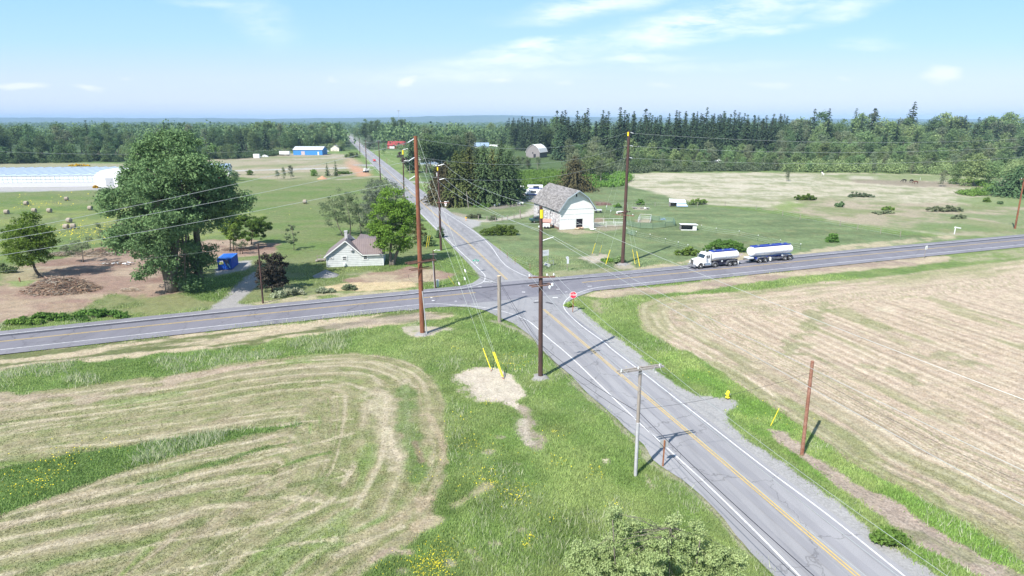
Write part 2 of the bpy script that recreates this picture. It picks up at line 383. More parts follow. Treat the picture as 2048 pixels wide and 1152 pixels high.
# pole and guy patches north-east of the crossing
paint([(1178, 520), (1200, 506), (1216, 510), (1206, 524), (1180, 528)], SAND*.8, edge=.4, namp=1.2, a=.8)
paint([(1160, 517), (1185, 508), (1212, 512), (1205, 520), (1180, 525)], SAND*.85, edge=.4, namp=1.4, a=.8)
paint([(1228, 527), (1262, 524), (1272, 533), (1250, 540), (1225, 534)], SAND*.8, edge=.4, namp=1.2, a=.8, tex=.5)
# -- left yard
paint(Z(0, 400, 3.2, [(-500, 560), (0, 540), (100, 430), (260, 400), (430, 370), (560, 320), (700, 295), (860, 320), (1050, 320), (1270, 290), (1330, 255), (1600, 245), (1770, 285), (1760, 340), (1600, 365), (1400, 375), (1300, 430), (1180, 500), (1150, 600), (1040, 615), (900, 625), (700, 600), (640, 640), (560, 690), (380, 720), (200, 730), (80, 770), (0, 800), (-500, 900)]),
      0, edge=.6, namp=2.2, nsc=5, mod=lambda X, Y, d, q: DIRT*1.12+(np.array((.285, .225, .165))-DIRT)*sstep(.4, .7, fbm(X/7, Y/5, 61))[:, None]-np.array((.06, .05, .04))*sstep(.55, .8, fbm(X/9, Y/7, 68))[:, None])
paint(Z(0, 400, 3.2, [(0, 430), (150, 420), (260, 440), (240, 510), (0, 560)]), (.26, .235, .14), edge=1, namp=2, a=.8)
paint(Z(0, 400, 3.2, [(60, 520), (230, 515), (240, 545), (80, 550)]), GRASS*1.3, edge=.8, namp=1.2, a=.7)
paint(Z(0, 400, 3.2, [(600, 620), (720, 590), (1000, 625), (1160, 600), (1380, 620), (1340, 700), (900, 740), (700, 700)]), (.185, .19, .09), edge=1, namp=1.6, a=.75, patch=(4, .3, .6))
paint(Z(0, 400, 3.2, [(0, 600), (300, 640), (560, 660), (700, 680), (400, 715), (0, 740)]), (.30, .235, .165), edge=1, namp=2, a=.6, patch=(5, .35, .6))
paint(Z(0, 400, 3.2, [(1150, 520), (1300, 500), (1500, 470), (1560, 480), (1480, 570), (1420, 650), (1300, 640), (1160, 590)]), GRASS*.95, edge=.6, namp=1, a=.95)
GR2 = np.array((.275, .265, .26))
paint(Z(0, 400, 3.2, [(1320, 705), (1400, 650), (1440, 610), (1500, 550), (1560, 500), (1620, 455), (1660, 465), (1655, 540), (1600, 585), (1545, 625), (1530, 660), (1640, 672), (1700, 678), (1690, 700), (1300, 725)]), GR2, edge=.25, namp=.5, tex=.35)
paint(Z(0, 400, 3.2, [(1480, 395), (1610, 385), (1600, 420), (1560, 450), (1380, 480), (1380, 440)]), GR2*1.08, edge=.2, namp=.4, tex=.35)
paint(Z(600, 420, 3.2, [(280, 440), (480, 400), (640, 380), (700, 360), (860, 385), (1000, 410), (960, 430), (860, 455), (600, 470), (330, 475)]), 0, edge=.5, namp=1.2, nsc=3,
      mod=lambda X, Y, d, q: DIRT*1.1+(np.array((.30, .25, .175))-DIRT)*sstep(.35, .7, fbm(X/4, Y/3, 63))[:, None])
paint(Z(600, 420, 3.2, [(130, 490), (300, 465), (500, 458), (740, 452), (760, 490), (560, 510), (360, 520), (180, 505)]), (.45, .36, .225), edge=.4, namp=.9, a=.92)
paint(Z(600, 420, 3.2, [(-330, 600), (-100, 560), (0, 545), (300, 530), (600, 510), (760, 505), (760, 530), (300, 565), (0, 590), (-330, 625)]), STRAW*.9, edge=.4, namp=.8, a=.75, patch=(2.5, .25, .5))
stroke(Z(630, 360, 5.76, [(420, 1085), (520, 1075), (600, 1060)]), 1.2, (.3, .27, .2), a=.5)
# -- highway verges
paint([(-500, 775), (0, 706), (200, 690), (400, 664), (640, 640), (830, 621), (905, 623), (905, 632), (840, 642), (780, 650), (720, 655), (640, 666), (572, 674), (508, 688), (400, 699), (300, 709), (180, 722), (90, 728), (0, 742), (-500, 830)],
      0, edge=.35, namp=1.1, nsc=2.2, mod=lambda X, Y, d, q: STRAW*.93+(OLIVE*.8-STRAW*.93)*sstep(.47, .62, fbm((X*.94+Y*.34)/7, (Y*.94-X*.34)/1.4, 71))[:, None])
paint([(640, 652), (700, 642), (780, 630), (860, 624), (880, 634), (820, 640), (740, 650), (690, 660)], (.27, .22, .18), edge=.5, namp=1, a=.7)
paint([(800, 655), (822, 648), (860, 652), (905, 652), (920, 657), (880, 663), (858, 672), (836, 674), (812, 664)], SAND*.85, edge=.3, namp=.8, a=.9, patch=(1.5, .2, .45), tex=.6)
paint([(1150, 592), (1200, 578), (1300, 574), (1500, 550), (1700, 527), (1840, 513), (1895, 512), (1900, 522), (1800, 534), (1700, 543), (1575, 555), (1481, 568), (1387, 582), (1294, 589), (1210, 596)],
      0, edge=.4, namp=.9, nsc=2.5, mod=lambda X, Y, d, q: STRAW*.9+(PINK*.95-STRAW)*sstep(.3, .7, fbm(X/6, Y/3, 73))[:, None])
paint([(1260, 540), (1280, 533), (1365, 523), (1400, 515), (1480, 505), (1575, 508), (1700, 488), (1800, 479), (1905, 470), (1910, 476), (1800, 489), (1700, 499), (1575, 512), (1400, 532), (1270, 546)], STRAW*.9, edge=.4, namp=1, a=.85, patch=(5, .28, .5))
paint([(1060, 548), (1100, 543), (1200, 536), (1260, 534), (1300, 536), (1240, 545), (1110, 553)], (.26, .24, .15), edge=.4, namp=.8, a=.7, patch=(2.5, .3, .55))
paint([(1905, 516), (1970, 505), (2060, 495), (2060, 512), (1980, 520), (1915, 524)], (.32, .285, .2), edge=.5, namp=1, a=.6, patch=(2.5, .3, .55))
# -- west field with its mown rounds
FW = [(-1500, 900), (-500, 810), (0, 745+46), (60, 783), (130, 775), (200, 766), (270, 757), (330, 750), (400, 739), (450, 728), (520, 719), (600, 711), (700, 706), (760, 711), (810, 722), (850, 740), (872, 762), (884, 800), (893, 850), (898, 900), (892, 950), (870, 1010), (850, 1052), (810, 1085), (760, 1118), (700, 1160), (600, 1260), (500, 1400)]
FWe = smoothline(GP(FW[:-1]), 4)+[tuple(G(*FW[-1])[:2])]
def fieldW(X, Y, d, q):
    dd, s = pline(X, Y, FWe)
    u = X*.939+Y*.343; v = -X*.343+Y*.939
    k = sstep(9, 15, dd); dd = dd*(1-k)+(74.5-v+.0*u)*k; s = s*(1-k)+(u+200)*k
    fade = np.abs(2*k-1)**2.2*(1-.35*sstep(-14, -4, X)); dd = dd+.5*(fbm(X/6, Y/6, 81)-.5)
    st = .5+(fbm(s/26, dd/.55, 83, 3)-.5)*fade; st2 = fbm(s/9, dd/2.2, 85, 3); row = .5+.5*np.cos(dd*2*math.pi/2.1+2.2*fbm(s/40, dd/9, 86))
    base = OLIVE*1.12+(np.array((.235, .225, .125))-OLIVE*1.12)*sstep(.3, .7, fbm(X/1.4, Y/1.1, 84))[:, None]
    c = base+(TAN*.95-base)*(sstep(.40, .62, st)*.48)[:, None]
    c = c+(PINK*.93-c)*(sstep(.54, .72, st2)*.36)[:, None]
    c = c+(PALE*.98-c)*(fade*sstep(.78, .98, row)*sstep(.30, .54, fbm(s/9, dd/2.2, 87))*.66)[:, None]; c = c+(OLIVE*1.1-c)*(fade*sstep(.3, .0, row)*sstep(.3, .6, fbm(s/14, dd/3, 82))*.45)[:, None]
    c = c+(LUSH*1.35-c)*(sstep(.70, .80, 1-st2)*.45)[:, None]
    return c
def closed(P): return P+[tuple(G(500, 1500)[:2]), tuple(G(-3500, 1500)[:2])]
paint(closed(FWe), 0, edge=.35, namp=.6, nsc=2, world_pts=True, mod=fieldW)
A = lambda p: Z(0, 700, 2.549, p)
C4 = lambda p: Z(400, 560, 4.645, p)
B = lambda p: Z(700, 700, 2.549, p)
LG = np.array((.105, .165, .048))
paint(A([(-700, 820), (-400, 690), (0, 600), (200, 560), (400, 520), (700, 478), (1000, 428), (1250, 398), (1530, 374), (1450, 400), (1250, 432), (1050, 490), (850, 545), (700, 590), (550, 640), (350, 710), (180, 770), (0, 832), (-400, 990)]), LG, edge=.2, namp=.35, nsc=1.2)
paint(A([(-100, 215), (0, 210), (300, 230), (500, 215), (700, 180), (900, 150), (900, 190), (600, 240), (300, 290), (0, 300), (-300, 320)]), PINK*.97, edge=.4, namp=.9, a=.75, patch=(2.2, .3, .55, 2))
paint(A([(800, 160), (860, 130), (1100, 95), (1350, 55), (1350, 65), (1100, 118), (900, 170)]), PINK*1.05, edge=.2, namp=.4, a=.8)
for p, w in ((([(0, 298), (120, 300), (300, 272), (500, 235), (700, 215), (900, 190)]), .5), (([(100, 335), (200, 325), (480, 290), (700, 262), (900, 232)]), .35),
             (([(0, 376), (200, 355), (360, 336)]), .4), (([(0, 418), (120, 400), (300, 372), (560, 335), (800, 300), (1000, 275), (1300, 245)]), .45),
             (([(200, 445), (400, 425), (600, 410), (800, 380), (1000, 365), (1300, 330), (1700, 290)]), .35), (([(0, 525), (250, 490), (500, 480), (700, 455), (900, 435)]), .5),
             (([(1100, 408), (1350, 388), (1550, 362), (1800, 350)]), .3), (([(400, 712), (620, 640), (860, 575), (1050, 520), (1260, 470), (1400, 430)]), .38),
             (([(-100, 945), (0, 910), (150, 855), (350, 790), (550, 720), (700, 680)]), .45), (([(540, 780), (760, 710), (960, 650), (1150, 595), (1380, 530), (1600, 475), (1800, 420)]), .4),
             (([(60, 985), (200, 940), (430, 870), (600, 830)]), .55), (([(800, 750), (1000, 690), (1250, 640)]), .7), (([(1100, 720), (1250, 690), (1400, 640), (1550, 590), (1670, 560)]), .45),
             (([(0, 1060), (200, 1010), (400, 960), (640, 910), (850, 860), (1050, 800), (1250, 790)]), .6), (([(1280, 900), (1450, 860), (1640, 800), (1850, 735)]), .5),
             (([(300, 1100), (560, 1050), (800, 985), (1100, 930), (1400, 870)]), .45), (([(700, 1152), (900, 1120), (1150, 1070), (1400, 1000), (1700, 960)]), .5), (([(1700, 1050), (1850, 980), (2039, 900)]), .7),
             (([(0, 850), (180, 800), (330, 755)]), .3), (([(1350, 740), (1560, 760), (1640, 770)]), .6), (([(1650, 665), (1780, 630), (1740, 600)]), .35)):
    stroke(A(p), w*.62, PALE*.98, a=.62, rag=.7, seed=int(w*100), brk=.38)
for p, w in (([(850, 735), (1100, 710), (1400, 690), (1700, 710), (1900, 760), (2044, 830), (2120, 900)], .5), ([(1000, 790), (1250, 765), (1450, 755), (1620, 765), (1800, 830), (1900, 890), (1960, 960), (2010, 1000)], .6),
             ([(1330, 850), (1450, 860), (1560, 875), (1620, 900), (1660, 930)], .6), ([(1150, 970), (1290, 985)], .5), ([(1330, 965), (1430, 975), (1520, 1015), (1630, 1045)], .7), ([(1260, 1080), (1440, 1080)], .6), ([(1880, 900), (1920, 980), (1930, 1030)], .4)):
    stroke(C4(p), w*.75, PALE*.95, a=.6, rag=.7, seed=3)
paint(B([(130, 180), (230, 230), (240, 330), (260, 480), (285, 590), (270, 650), (160, 560), (120, 380), (60, 250)]), PALE*.9, edge=.5, namp=1.1, a=.72, patch=(1.4, .2, .5))
stroke(B([(200, 400), (220, 480), (245, 540), (270, 590)]), .35, PALE, a=.8)
stroke(B([(290, 200), (280, 300), (300, 420), (330, 520), (340, 640)]), 1.5, LG*1.05, a=.75, rag=.5)
stroke(B([(360, 330), (400, 330), (430, 390), (470, 470), (485, 570)]), .5, TAN, a=.75)
stroke(B([(330, 470), (350, 510), (370, 560)]), .6, DIRT*.95, a=.7)
paint(B([(320, 745), (430, 730), (412, 790), (330, 840)]), TAN*1.1, edge=.15, namp=.3, a=.85)
stroke(B([(350, 900), (400, 880), (440, 860)]), .8, TAN*1.1, a=.8)
stroke(B([(0, 960), (150, 900), (260, 830)]), .8, TAN, a=.7); stroke(B([(120, 1060), (200, 1020), (300, 1030)]), .7, PINK, a=.8)
stroke(B([(520, 790), (580, 760), (700, 690)]), .8, TAN, a=.6)
stroke(A([(700, 680), (860, 640), (1000, 600), (1150, 560), (1330, 500), (1500, 470)]), .45, LG*.95, a=.85, rag=.4)
stroke(A([(1440, 590), (1550, 550), (1680, 520)]), .4, LG, a=.8)
for p, w in (([(850, 925), (960, 882), (1000, 878)], .8), ([(510, 1010), (620, 1020), (800, 940)], .9), ([(180, 1140), (300, 1080), (440, 1050)], 1.0), ([(1650, 690), (1720, 720)], .9), ([(1480, 690), (1700, 640)], .5), ([(1080, 770), (1200, 760), (1400, 745)], .5)):
    stroke(A(p), w, OLIVE*.72+LG*.3, a=.7, rag=.5)
# -- east field
FE = [(3200, 345), (2600, 440), (2300, 487), (2048, 518), (1904, 535), (1802, 549), (1731, 556), (1637, 564), (1544, 576), (1450, 584), (1356, 591), (1303, 599), (1281, 608), (1274, 622), (1279, 642), (1294, 662), (1340, 690), (1387, 715), (1419, 737), (1465, 762), (1500, 787), (1556, 824), (1614, 861), (1655, 890), (1697, 923), (1759, 957), (1821, 985), (1862, 1015), (1925, 1043), (1987, 1081), (2048, 1130), (2130, 1200), (2300, 1330)]
FEe = smoothline(GP(FE), 4)
def fieldE(X, Y, d, q):
    dd, s = pline(X, Y, FEe)
    u = X*-.27+Y*.963; v = X*.963+Y*.27
    k = sstep(7, 13, dd); dd = dd*(1-k)+(v-31+.0006*(u-60)**2)*k; s = s*(1-k)+(300-u)*k
    dd = dd+.6*(fbm(X/9, Y/9, 91)-.5)
    st = fbm(s/30, dd/.6, 93, 3); st2 = fbm(s/14, dd/2.6, 95, 3); rf = .45+.55*sstep(120, 60, np.hypot(X, Y)); row = .5+.5*np.cos(dd*2*math.pi/1.55+5*fbm(s/45, dd/3.2, 96)); rw2 = .5+.5*np.cos(dd*2*math.pi/.78+1.2*fbm(s/30, dd/4, 90))
    P2 = np.array((.412, .332, .252))
    c = P2*(.9+.2*fbm(X/.9, Y/.9, 97))[:, None]
    c = c+(np.array((.275, .222, .165))-c)*(sstep(.50, .66, st)*.6)[:, None]
    c = c*(1-.13*sstep(.4, 1, rw2)*sstep(130, 50, np.hypot(X, Y)))[:, None]; c = c+(np.array((.53, .46, .355))-c)*(sstep(.60, .97, row)*sstep(.24, .62, fbm(s/13, dd/1.9, 98))*.68*rf)[:, None]; c = c+(np.array((.25, .215, .15))-c)*(sstep(.45, .0, row)*.27*rf)[:, None]
    c = c+(OLIVE*1.25-c)*(sstep(.56, .70, st2)*.5)[:, None]
    edge = sstep(9, 1.5, dd)
    c = c+(OLIVE*1.25-c)*(edge*sstep(.38, .58, fbm(s/6, dd/1.3, 99))*.6)[:, None]
    return c
paint(FEe+[tuple(G(3500, 1500)[:2])], 0, edge=.3, namp=.5, nsc=2, world_pts=True, mod=fieldE)
for p, w, a in (([(1655, 605), (1640, 625), (1615, 655), (1595, 685), (1580, 700)], 1.8, .75), ([(1740, 733), (1790, 742), (1830, 762)], 1.6, .7), ([(1868, 711), (1900, 715), (1940, 722)], 2.2, .7), ([(1730, 635), (1760, 650)], 2, .5), ([(1620, 707), (1640, 716)], 1, .5),
                ([(1370, 600), (1400, 640)], 2, .4), ([(1500, 608), (1540, 625)], 2, .4), ([(1360, 620), (1400, 660)], 1.2, .4), ([(1880, 820), (1920, 835)], 1.5, .5), ([(1700, 545), (1900, 550)], 1, .3)):
    stroke(p, w, (.17, .20, .085), a=a*.7, rag=1.2, nsc=1.2)
paint([(1745, 610), (1790, 612), (1788, 624), (1750, 622)], (.46, .40, .3), edge=.5, namp=1, a=.7)
# green verge between road and east field, its bare strip, gravel shoulder
I3 = lambda p: Z(1200, 700, 2.415, p)
paint(I3([(-60, 0), (160, 0), (420, 0), (600, 115), (860, 295), (1000, 385), (1200, 535), (1500, 685), (1900, 915), (2100, 1060), (2100, 1200), (1700, 1200), (1300, 800), (900, 500), (500, 210), (100, -60)]), 0, edge=.3, namp=.4,
      mod=lambda X, Y, d, q: LUSH*1.1+(np.array((.155, .20, .07))-LUSH)*sstep(.35, .7, fbm(X/2.2, Y/3.5, 101))[:, None])
paint(I3([(820, 385), (900, 398), (1000, 488), (1100, 555), (1250, 645), (1450, 735), (1560, 825), (1700, 915), (1850, 995), (2100, 1110), (2100, 1250), (1850, 1092), (1700, 1015), (1550, 945), (1400, 838), (1250, 728), (1100, 618), (960, 515), (850, 445)]), 0,
      edge=.2, namp=.55, nsc=1.3, mod=lambda X, Y, d, q: np.array((.30, .245, .20))*(.8+.4*fbm(X/.7, Y/.7, 103))[:, None]+(OLIVE-np.array((.3, .245, .2)))*(sstep(.6, .75, fbm(X/2, Y/2, 104))*.5)[:, None])
GS = np.array((.300, .295, .295))
SH = I3([(-150, -70), (60, -80), (180, 10), (300, 120), (370, 170), (470, 217), (600, 228), (655, 240), (672, 270), (622, 290), (622, 340), (700, 420), (800, 480), (900, 550), (1000, 622), (1100, 700), (1200, 770), (1300, 850), (1350, 925), (1430, 950), (1500, 1000), (1640, 1092), (1900, 1300), (1500, 1300), (1100, 850), (400, 300), (0, 0)])
paint(SH, GS, edge=.15, namp=.35, nsc=1., tex=.3)
paint([(1128, 602), (1140, 604), (1156, 614), (1186, 638), (1229, 671), (1262, 699), (1230, 700), (1160, 650), (1120, 615)], GS, edge=.15, namp=.3, tex=.3)
stroke([(1292, 588), (1225, 600), (1215, 615), (1216, 640)], 3, (.15, .2, .075), a=.3)
paint([(1178, 600), (1200, 596), (1215, 612), (1200, 628), (1185, 622)], (.30, .26, .18), edge=.4, namp=.8, a=.6, patch=(1.2, .3, .5))
# north road gravel shoulders, farm entrance
NS = Z(600, 420, 3.2, [(860, -40), (905, -10), (1000, 35), (1080, 55), (1160, 72), (1150, 98), (1085, 120), (1170, 190), (1280, 272), (1400, 372), (1490, 425), (1350, 425), (1100, 200), (950, 70)])
paint(NS, GS*1.02, edge=.2, namp=.4, nsc=1.2, tex=.3)
paint([(845, 400), (880, 414), (896, 427), (885, 428), (860, 412), (840, 398)], GS*.95, edge=.3, namp=.6, tex=.3)
stroke([(700, 268), (727, 299), (763, 329), (791, 352), (845, 396)], 2.6, GS*.95, a=.8, rag=.3)
stroke([(822, 363.5), (845, 364.5), (860, 365)], 5, GS*1.05, a=.9, rag=.2)
stroke([(851, 398), (880, 396), (900, 400)], 3, GS*1., a=.8, rag=.2)
paint([(1022, 521), (1046, 536), (1064, 548), (1050, 548), (1030, 535)], GS, edge=.2, namp=.3, tex=.3)
paint(Z(820, 520, 4.645, [(530, 0), (590, 80), (640, 150), (650, 185), (560, 230), (440, 262), (440, 275), (640, 240), (700, 180), (640, 100), (570, 0)]), GS*.95, edge=.15, namp=.2, tex=.3)
# south-west corner, edge of the road
stroke(B([(1010, 20), (1120, 140), (1190, 215), (1320, 330), (1410, 420), (1490, 500), (1540, 575), (1690, 670), (1850, 815), (2039, 1045)]), .5, (.30, .265, .21), a=.6, rag=.6, nsc=1)
stroke([(1090, 700), (1060, 672), (1020, 652), (985, 641)], .7, (.28, .25, .21), a=.7)
paint(B([(575, 105), (640, 88), (740, 88), (830, 128), (880, 188), (905, 232), (855, 262), (893, 290), (905, 300), (880, 312), (850, 300), (800, 285), (780, 262), (650, 265), (600, 180), (540, 140)]), 0, edge=.12, namp=.5, nsc=1,
      a=.95, mod=lambda X, Y, d, q: SAND*(.82+.36*fbm(X/.35, Y/.35, 111))[:, None], tex=.7)
stroke(B([(880, 300), (905, 360), (925, 420), (950, 460), (975, 505)]), 1.1, (.27, .225, .18), a=.85, rag=.6, nsc=1)
stroke(B([(880, 360), (890, 420), (915, 470)]), .8, SAND*.85, a=.8, rag=.5)
paint(B([(500, 130), (560, 110), (640, 200), (700, 260), (560, 230)]), SAND*.85, edge=.2, namp=.6, a=.7, patch=(.6, .5, .6))
paint(B([(1285, 555), (1315, 548), (1325, 570), (1300, 578)]), SAND, edge=.08, namp=.1)
stroke(B([(1505, 630), (1530, 680), (1535, 700)]), .35, (.33, .29, .22), a=.7)
for p in ((760, 440), (715, 510), (850, 575), (610, 1020), (650, 1060), (510, 1080), (560, 210), (870, 910), (265, 1120), (740, 980), (700, 520)):
    stroke(B([(p[0]-12, p[1]), (p[0]+14, p[1]+4)]), .45, (.30, .25, .2), a=.6, sm=False)
# forest floors
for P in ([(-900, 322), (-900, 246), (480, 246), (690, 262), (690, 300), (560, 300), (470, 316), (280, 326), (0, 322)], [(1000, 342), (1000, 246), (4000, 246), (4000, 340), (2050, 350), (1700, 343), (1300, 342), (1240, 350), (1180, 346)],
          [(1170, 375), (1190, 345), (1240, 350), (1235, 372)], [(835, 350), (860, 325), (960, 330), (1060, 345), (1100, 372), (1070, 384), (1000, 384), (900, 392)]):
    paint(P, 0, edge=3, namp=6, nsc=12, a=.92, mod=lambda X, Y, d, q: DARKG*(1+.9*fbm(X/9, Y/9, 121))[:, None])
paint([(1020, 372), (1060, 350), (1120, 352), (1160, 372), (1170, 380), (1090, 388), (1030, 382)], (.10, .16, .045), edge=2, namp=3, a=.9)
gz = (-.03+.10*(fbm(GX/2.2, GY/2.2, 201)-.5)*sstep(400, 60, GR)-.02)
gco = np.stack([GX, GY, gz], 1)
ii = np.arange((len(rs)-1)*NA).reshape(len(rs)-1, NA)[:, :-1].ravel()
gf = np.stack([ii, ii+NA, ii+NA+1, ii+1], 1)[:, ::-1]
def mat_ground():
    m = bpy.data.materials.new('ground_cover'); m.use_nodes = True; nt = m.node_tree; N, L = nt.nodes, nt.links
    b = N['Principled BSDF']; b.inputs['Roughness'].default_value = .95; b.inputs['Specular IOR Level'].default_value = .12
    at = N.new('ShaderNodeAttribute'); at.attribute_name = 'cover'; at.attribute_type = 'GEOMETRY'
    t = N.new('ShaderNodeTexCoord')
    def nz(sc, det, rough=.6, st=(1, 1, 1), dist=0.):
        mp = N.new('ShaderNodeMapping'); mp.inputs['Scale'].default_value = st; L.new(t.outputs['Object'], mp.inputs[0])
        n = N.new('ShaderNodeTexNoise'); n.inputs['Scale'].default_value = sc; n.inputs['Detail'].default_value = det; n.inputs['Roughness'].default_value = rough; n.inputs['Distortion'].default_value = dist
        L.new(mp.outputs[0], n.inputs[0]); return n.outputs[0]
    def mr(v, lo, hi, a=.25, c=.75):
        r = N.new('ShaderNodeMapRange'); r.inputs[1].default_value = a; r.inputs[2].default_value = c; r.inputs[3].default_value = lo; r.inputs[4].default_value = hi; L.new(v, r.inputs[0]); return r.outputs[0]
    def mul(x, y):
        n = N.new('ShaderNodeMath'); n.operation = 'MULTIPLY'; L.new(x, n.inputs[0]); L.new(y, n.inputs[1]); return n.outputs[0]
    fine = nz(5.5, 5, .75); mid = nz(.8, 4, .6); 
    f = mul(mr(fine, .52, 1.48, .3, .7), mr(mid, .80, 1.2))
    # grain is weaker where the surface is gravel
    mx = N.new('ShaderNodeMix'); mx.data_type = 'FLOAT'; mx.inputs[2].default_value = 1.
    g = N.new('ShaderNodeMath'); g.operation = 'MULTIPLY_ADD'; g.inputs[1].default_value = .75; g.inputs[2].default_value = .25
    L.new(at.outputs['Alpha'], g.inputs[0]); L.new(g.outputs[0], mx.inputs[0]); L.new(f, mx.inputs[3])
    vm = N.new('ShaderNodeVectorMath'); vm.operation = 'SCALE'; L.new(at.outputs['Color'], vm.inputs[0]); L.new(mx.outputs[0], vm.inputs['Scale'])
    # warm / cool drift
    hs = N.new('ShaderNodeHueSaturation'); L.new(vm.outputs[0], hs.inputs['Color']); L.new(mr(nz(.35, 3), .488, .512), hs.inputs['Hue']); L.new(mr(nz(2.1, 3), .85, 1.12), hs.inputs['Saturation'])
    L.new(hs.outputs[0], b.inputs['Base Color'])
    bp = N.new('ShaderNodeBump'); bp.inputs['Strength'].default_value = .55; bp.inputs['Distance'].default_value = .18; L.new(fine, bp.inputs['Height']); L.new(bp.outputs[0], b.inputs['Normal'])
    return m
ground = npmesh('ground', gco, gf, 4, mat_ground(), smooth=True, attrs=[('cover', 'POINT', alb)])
tag(ground, kind='structure')
# ------------------------------------------------------------ roads
def mat_asphalt(name, base, dark, wear=True, axis=0.):
    m = bpy.data.materials.new(name); m.use_nodes = True; nt = m.node_tree; N, L = nt.nodes, nt.links
    b = N['Principled BSDF']; b.inputs['Roughness'].default_value = .88; b.inputs['Specular IOR Level'].default_value = .25
    t = N.new('ShaderNodeTexCoord'); mp = N.new('ShaderNodeMapping'); mp.inputs['Rotation'].default_value = (0, 0, axis); mp.inputs['Scale'].default_value = (1, .05, 1); L.new(t.outputs['Object'], mp.inputs[0])
    n = N.new('ShaderNodeTexNoise'); n.inputs['Scale'].default_value = 1.1; n.inputs['Detail'].default_value = 5; n.inputs['Roughness'].default_value = .6; L.new(mp.outputs[0], n.inputs[0])
    n2 = N.new('ShaderNodeTexNoise'); n2.inputs['Scale'].default_value = 16; n2.inputs['Detail'].default_value = 6; n2.inputs['Roughness'].default_value = .8; L.new(t.outputs['Object'], n2.inputs[0])
    n3 = N.new('ShaderNodeTexNoise'); n3.inputs['Scale'].default_value = .35; n3.inputs['Detail'].default_value = 4; L.new(t.outputs['Object'], n3.inputs[0])
    r = N.new('ShaderNodeValToRGB'); r.color_ramp.elements[0].position = .3; r.color_ramp.elements[1].position = .7
    r.color_ramp.elements[0].color = (*dark, 1); r.color_ramp.elements[1].color = (*base, 1)
    ad = N.new('ShaderNodeMath'); ad.operation = 'ADD'; mu = N.new('ShaderNodeMath'); mu.operation = 'MULTIPLY'; mu.inputs[1].default_value = .5
    L.new(n.outputs[0], ad.inputs[0]); L.new(n3.outputs[0], ad.inputs[1]); L.new(ad.outputs[0], mu.inputs[0]); L.new(mu.outputs[0], r.inputs[0])
    mr = N.new('ShaderNodeMapRange'); mr.inputs[1].default_value = .25; mr.inputs[2].default_value = .75; mr.inputs[3].default_value = .86; mr.inputs[4].default_value = 1.14; L.new(n2.outputs[0], mr.inputs[0])
    # sealed and open cracks, and broad repair patches
    vo = N.new('ShaderNodeTexVoronoi'); vo.feature = 'DISTANCE_TO_EDGE'; vo.inputs['Scale'].default_value = .16
    wn_ = N.new('ShaderNodeTexNoise'); wn_.inputs['Scale'].default_value = .9; wn_.inputs['Detail'].default_value = 5; L.new(t.outputs['Object'], wn_.inputs[0])
    wa = N.new('ShaderNodeVectorMath'); wa.operation = 'MULTIPLY_ADD'; wa.inputs[1].default_value = (2.4, 2.4, 0); L.new(wn_.outputs[1], wa.inputs[0]); L.new(t.outputs['Object'], wa.inputs[2]); L.new(wa.outputs[0], vo.inputs['Vector'])
    cr = N.new('ShaderNodeMapRange'); cr.inputs[1].default_value = .004; cr.inputs[2].default_value = .012; cr.inputs[3].default_value = .72; cr.inputs[4].default_value = 1.; L.new(vo.outputs['Distance'], cr.inputs[0])
    n5 = N.new('ShaderNodeTexNoise'); n5.inputs['Scale'].default_value = .12; n5.inputs['Detail'].default_value = 7; n5.inputs['Roughness'].default_value = .7; L.new(mp.outputs[0], n5.inputs[0])
    m5 = N.new('ShaderNodeMapRange'); m5.inputs[1].default_value = .38; m5.inputs[2].default_value = .62; m5.inputs[3].default_value = .90; m5.inputs[4].default_value = 1.08; L.new(n5.outputs[0], m5.inputs[0])
    c5 = N.new('ShaderNodeMath'); c5.operation = 'MULTIPLY'; L.new(cr.outputs[0], c5.inputs[0]); L.new(m5.outputs[0], c5.inputs[1]); c6 = N.new('ShaderNodeMath'); c6.operation = 'MULTIPLY'; L.new(c5.outputs[0], c6.inputs[0]); L.new(mr.outputs[0], c6.inputs[1])
    vm = N.new('ShaderNodeVectorMath'); vm.operation = 'SCALE'; L.new(r.outputs[0], vm.inputs[0]); L.new(c6.outputs[0], vm.inputs['Scale'])
    L.new(vm.outputs[0], b.inputs['Base Color'])
    bp = N.new('ShaderNodeBump'); bp.inputs['Strength'].default_value = .2; bp.inputs['Distance'].default_value = .02; L.new(n2.outputs[0], bp.inputs['Height']); L.new(bp.outputs[0], b.inputs['Normal'])
    return m
HWA = math.atan2(.3427, .9395); RDA = math.atan2(-.2935, .956)   # headings: highway from the X axis, road from the Y axis
m_hw = mat_asphalt('highway_asphalt', (.205, .200, .225), (.175, .172, .198), axis=math.pi/2-HWA)
m_hwl = mat_asphalt('lane_asphalt', (.185, .180, .205), (.152, .148, .174), axis=math.pi/2-HWA)
m_rd = mat_asphalt('road_asphalt', (.280, .277, .290), (.235, .233, .248), axis=RDA)
m_rdw = mat_asphalt('worn_track', (.250, .247, .264), (.212, .211, .228), axis=RDA)
m_seal = mat('seal_asphalt', (.075, .074, .092), .7, noise=.35, nscale=1.5)
m_tyre = mat('tyre_stain', (.11, .11, .125), .8, noise=.5, nscale=1.)
m_white = mat('white_road_paint', (.72, .72, .73), .6, color2=(.42, .42, .44), nscale=3.4)
m_yel = mat('yellow_road_paint', (.62, .42, .10), .6, color2=(.40, .31, .16), nscale=3.4)
def resample(P, step):
    out = [Vector(P[0])]; 
    for a, b in zip(P[:-1], P[1:]):
        a, b = Vector(a), Vector(b); n = max(1, int((b-a).length/step))
        for k in range(1, n+1): out.append(a+(b-a)*k/n)
    return out
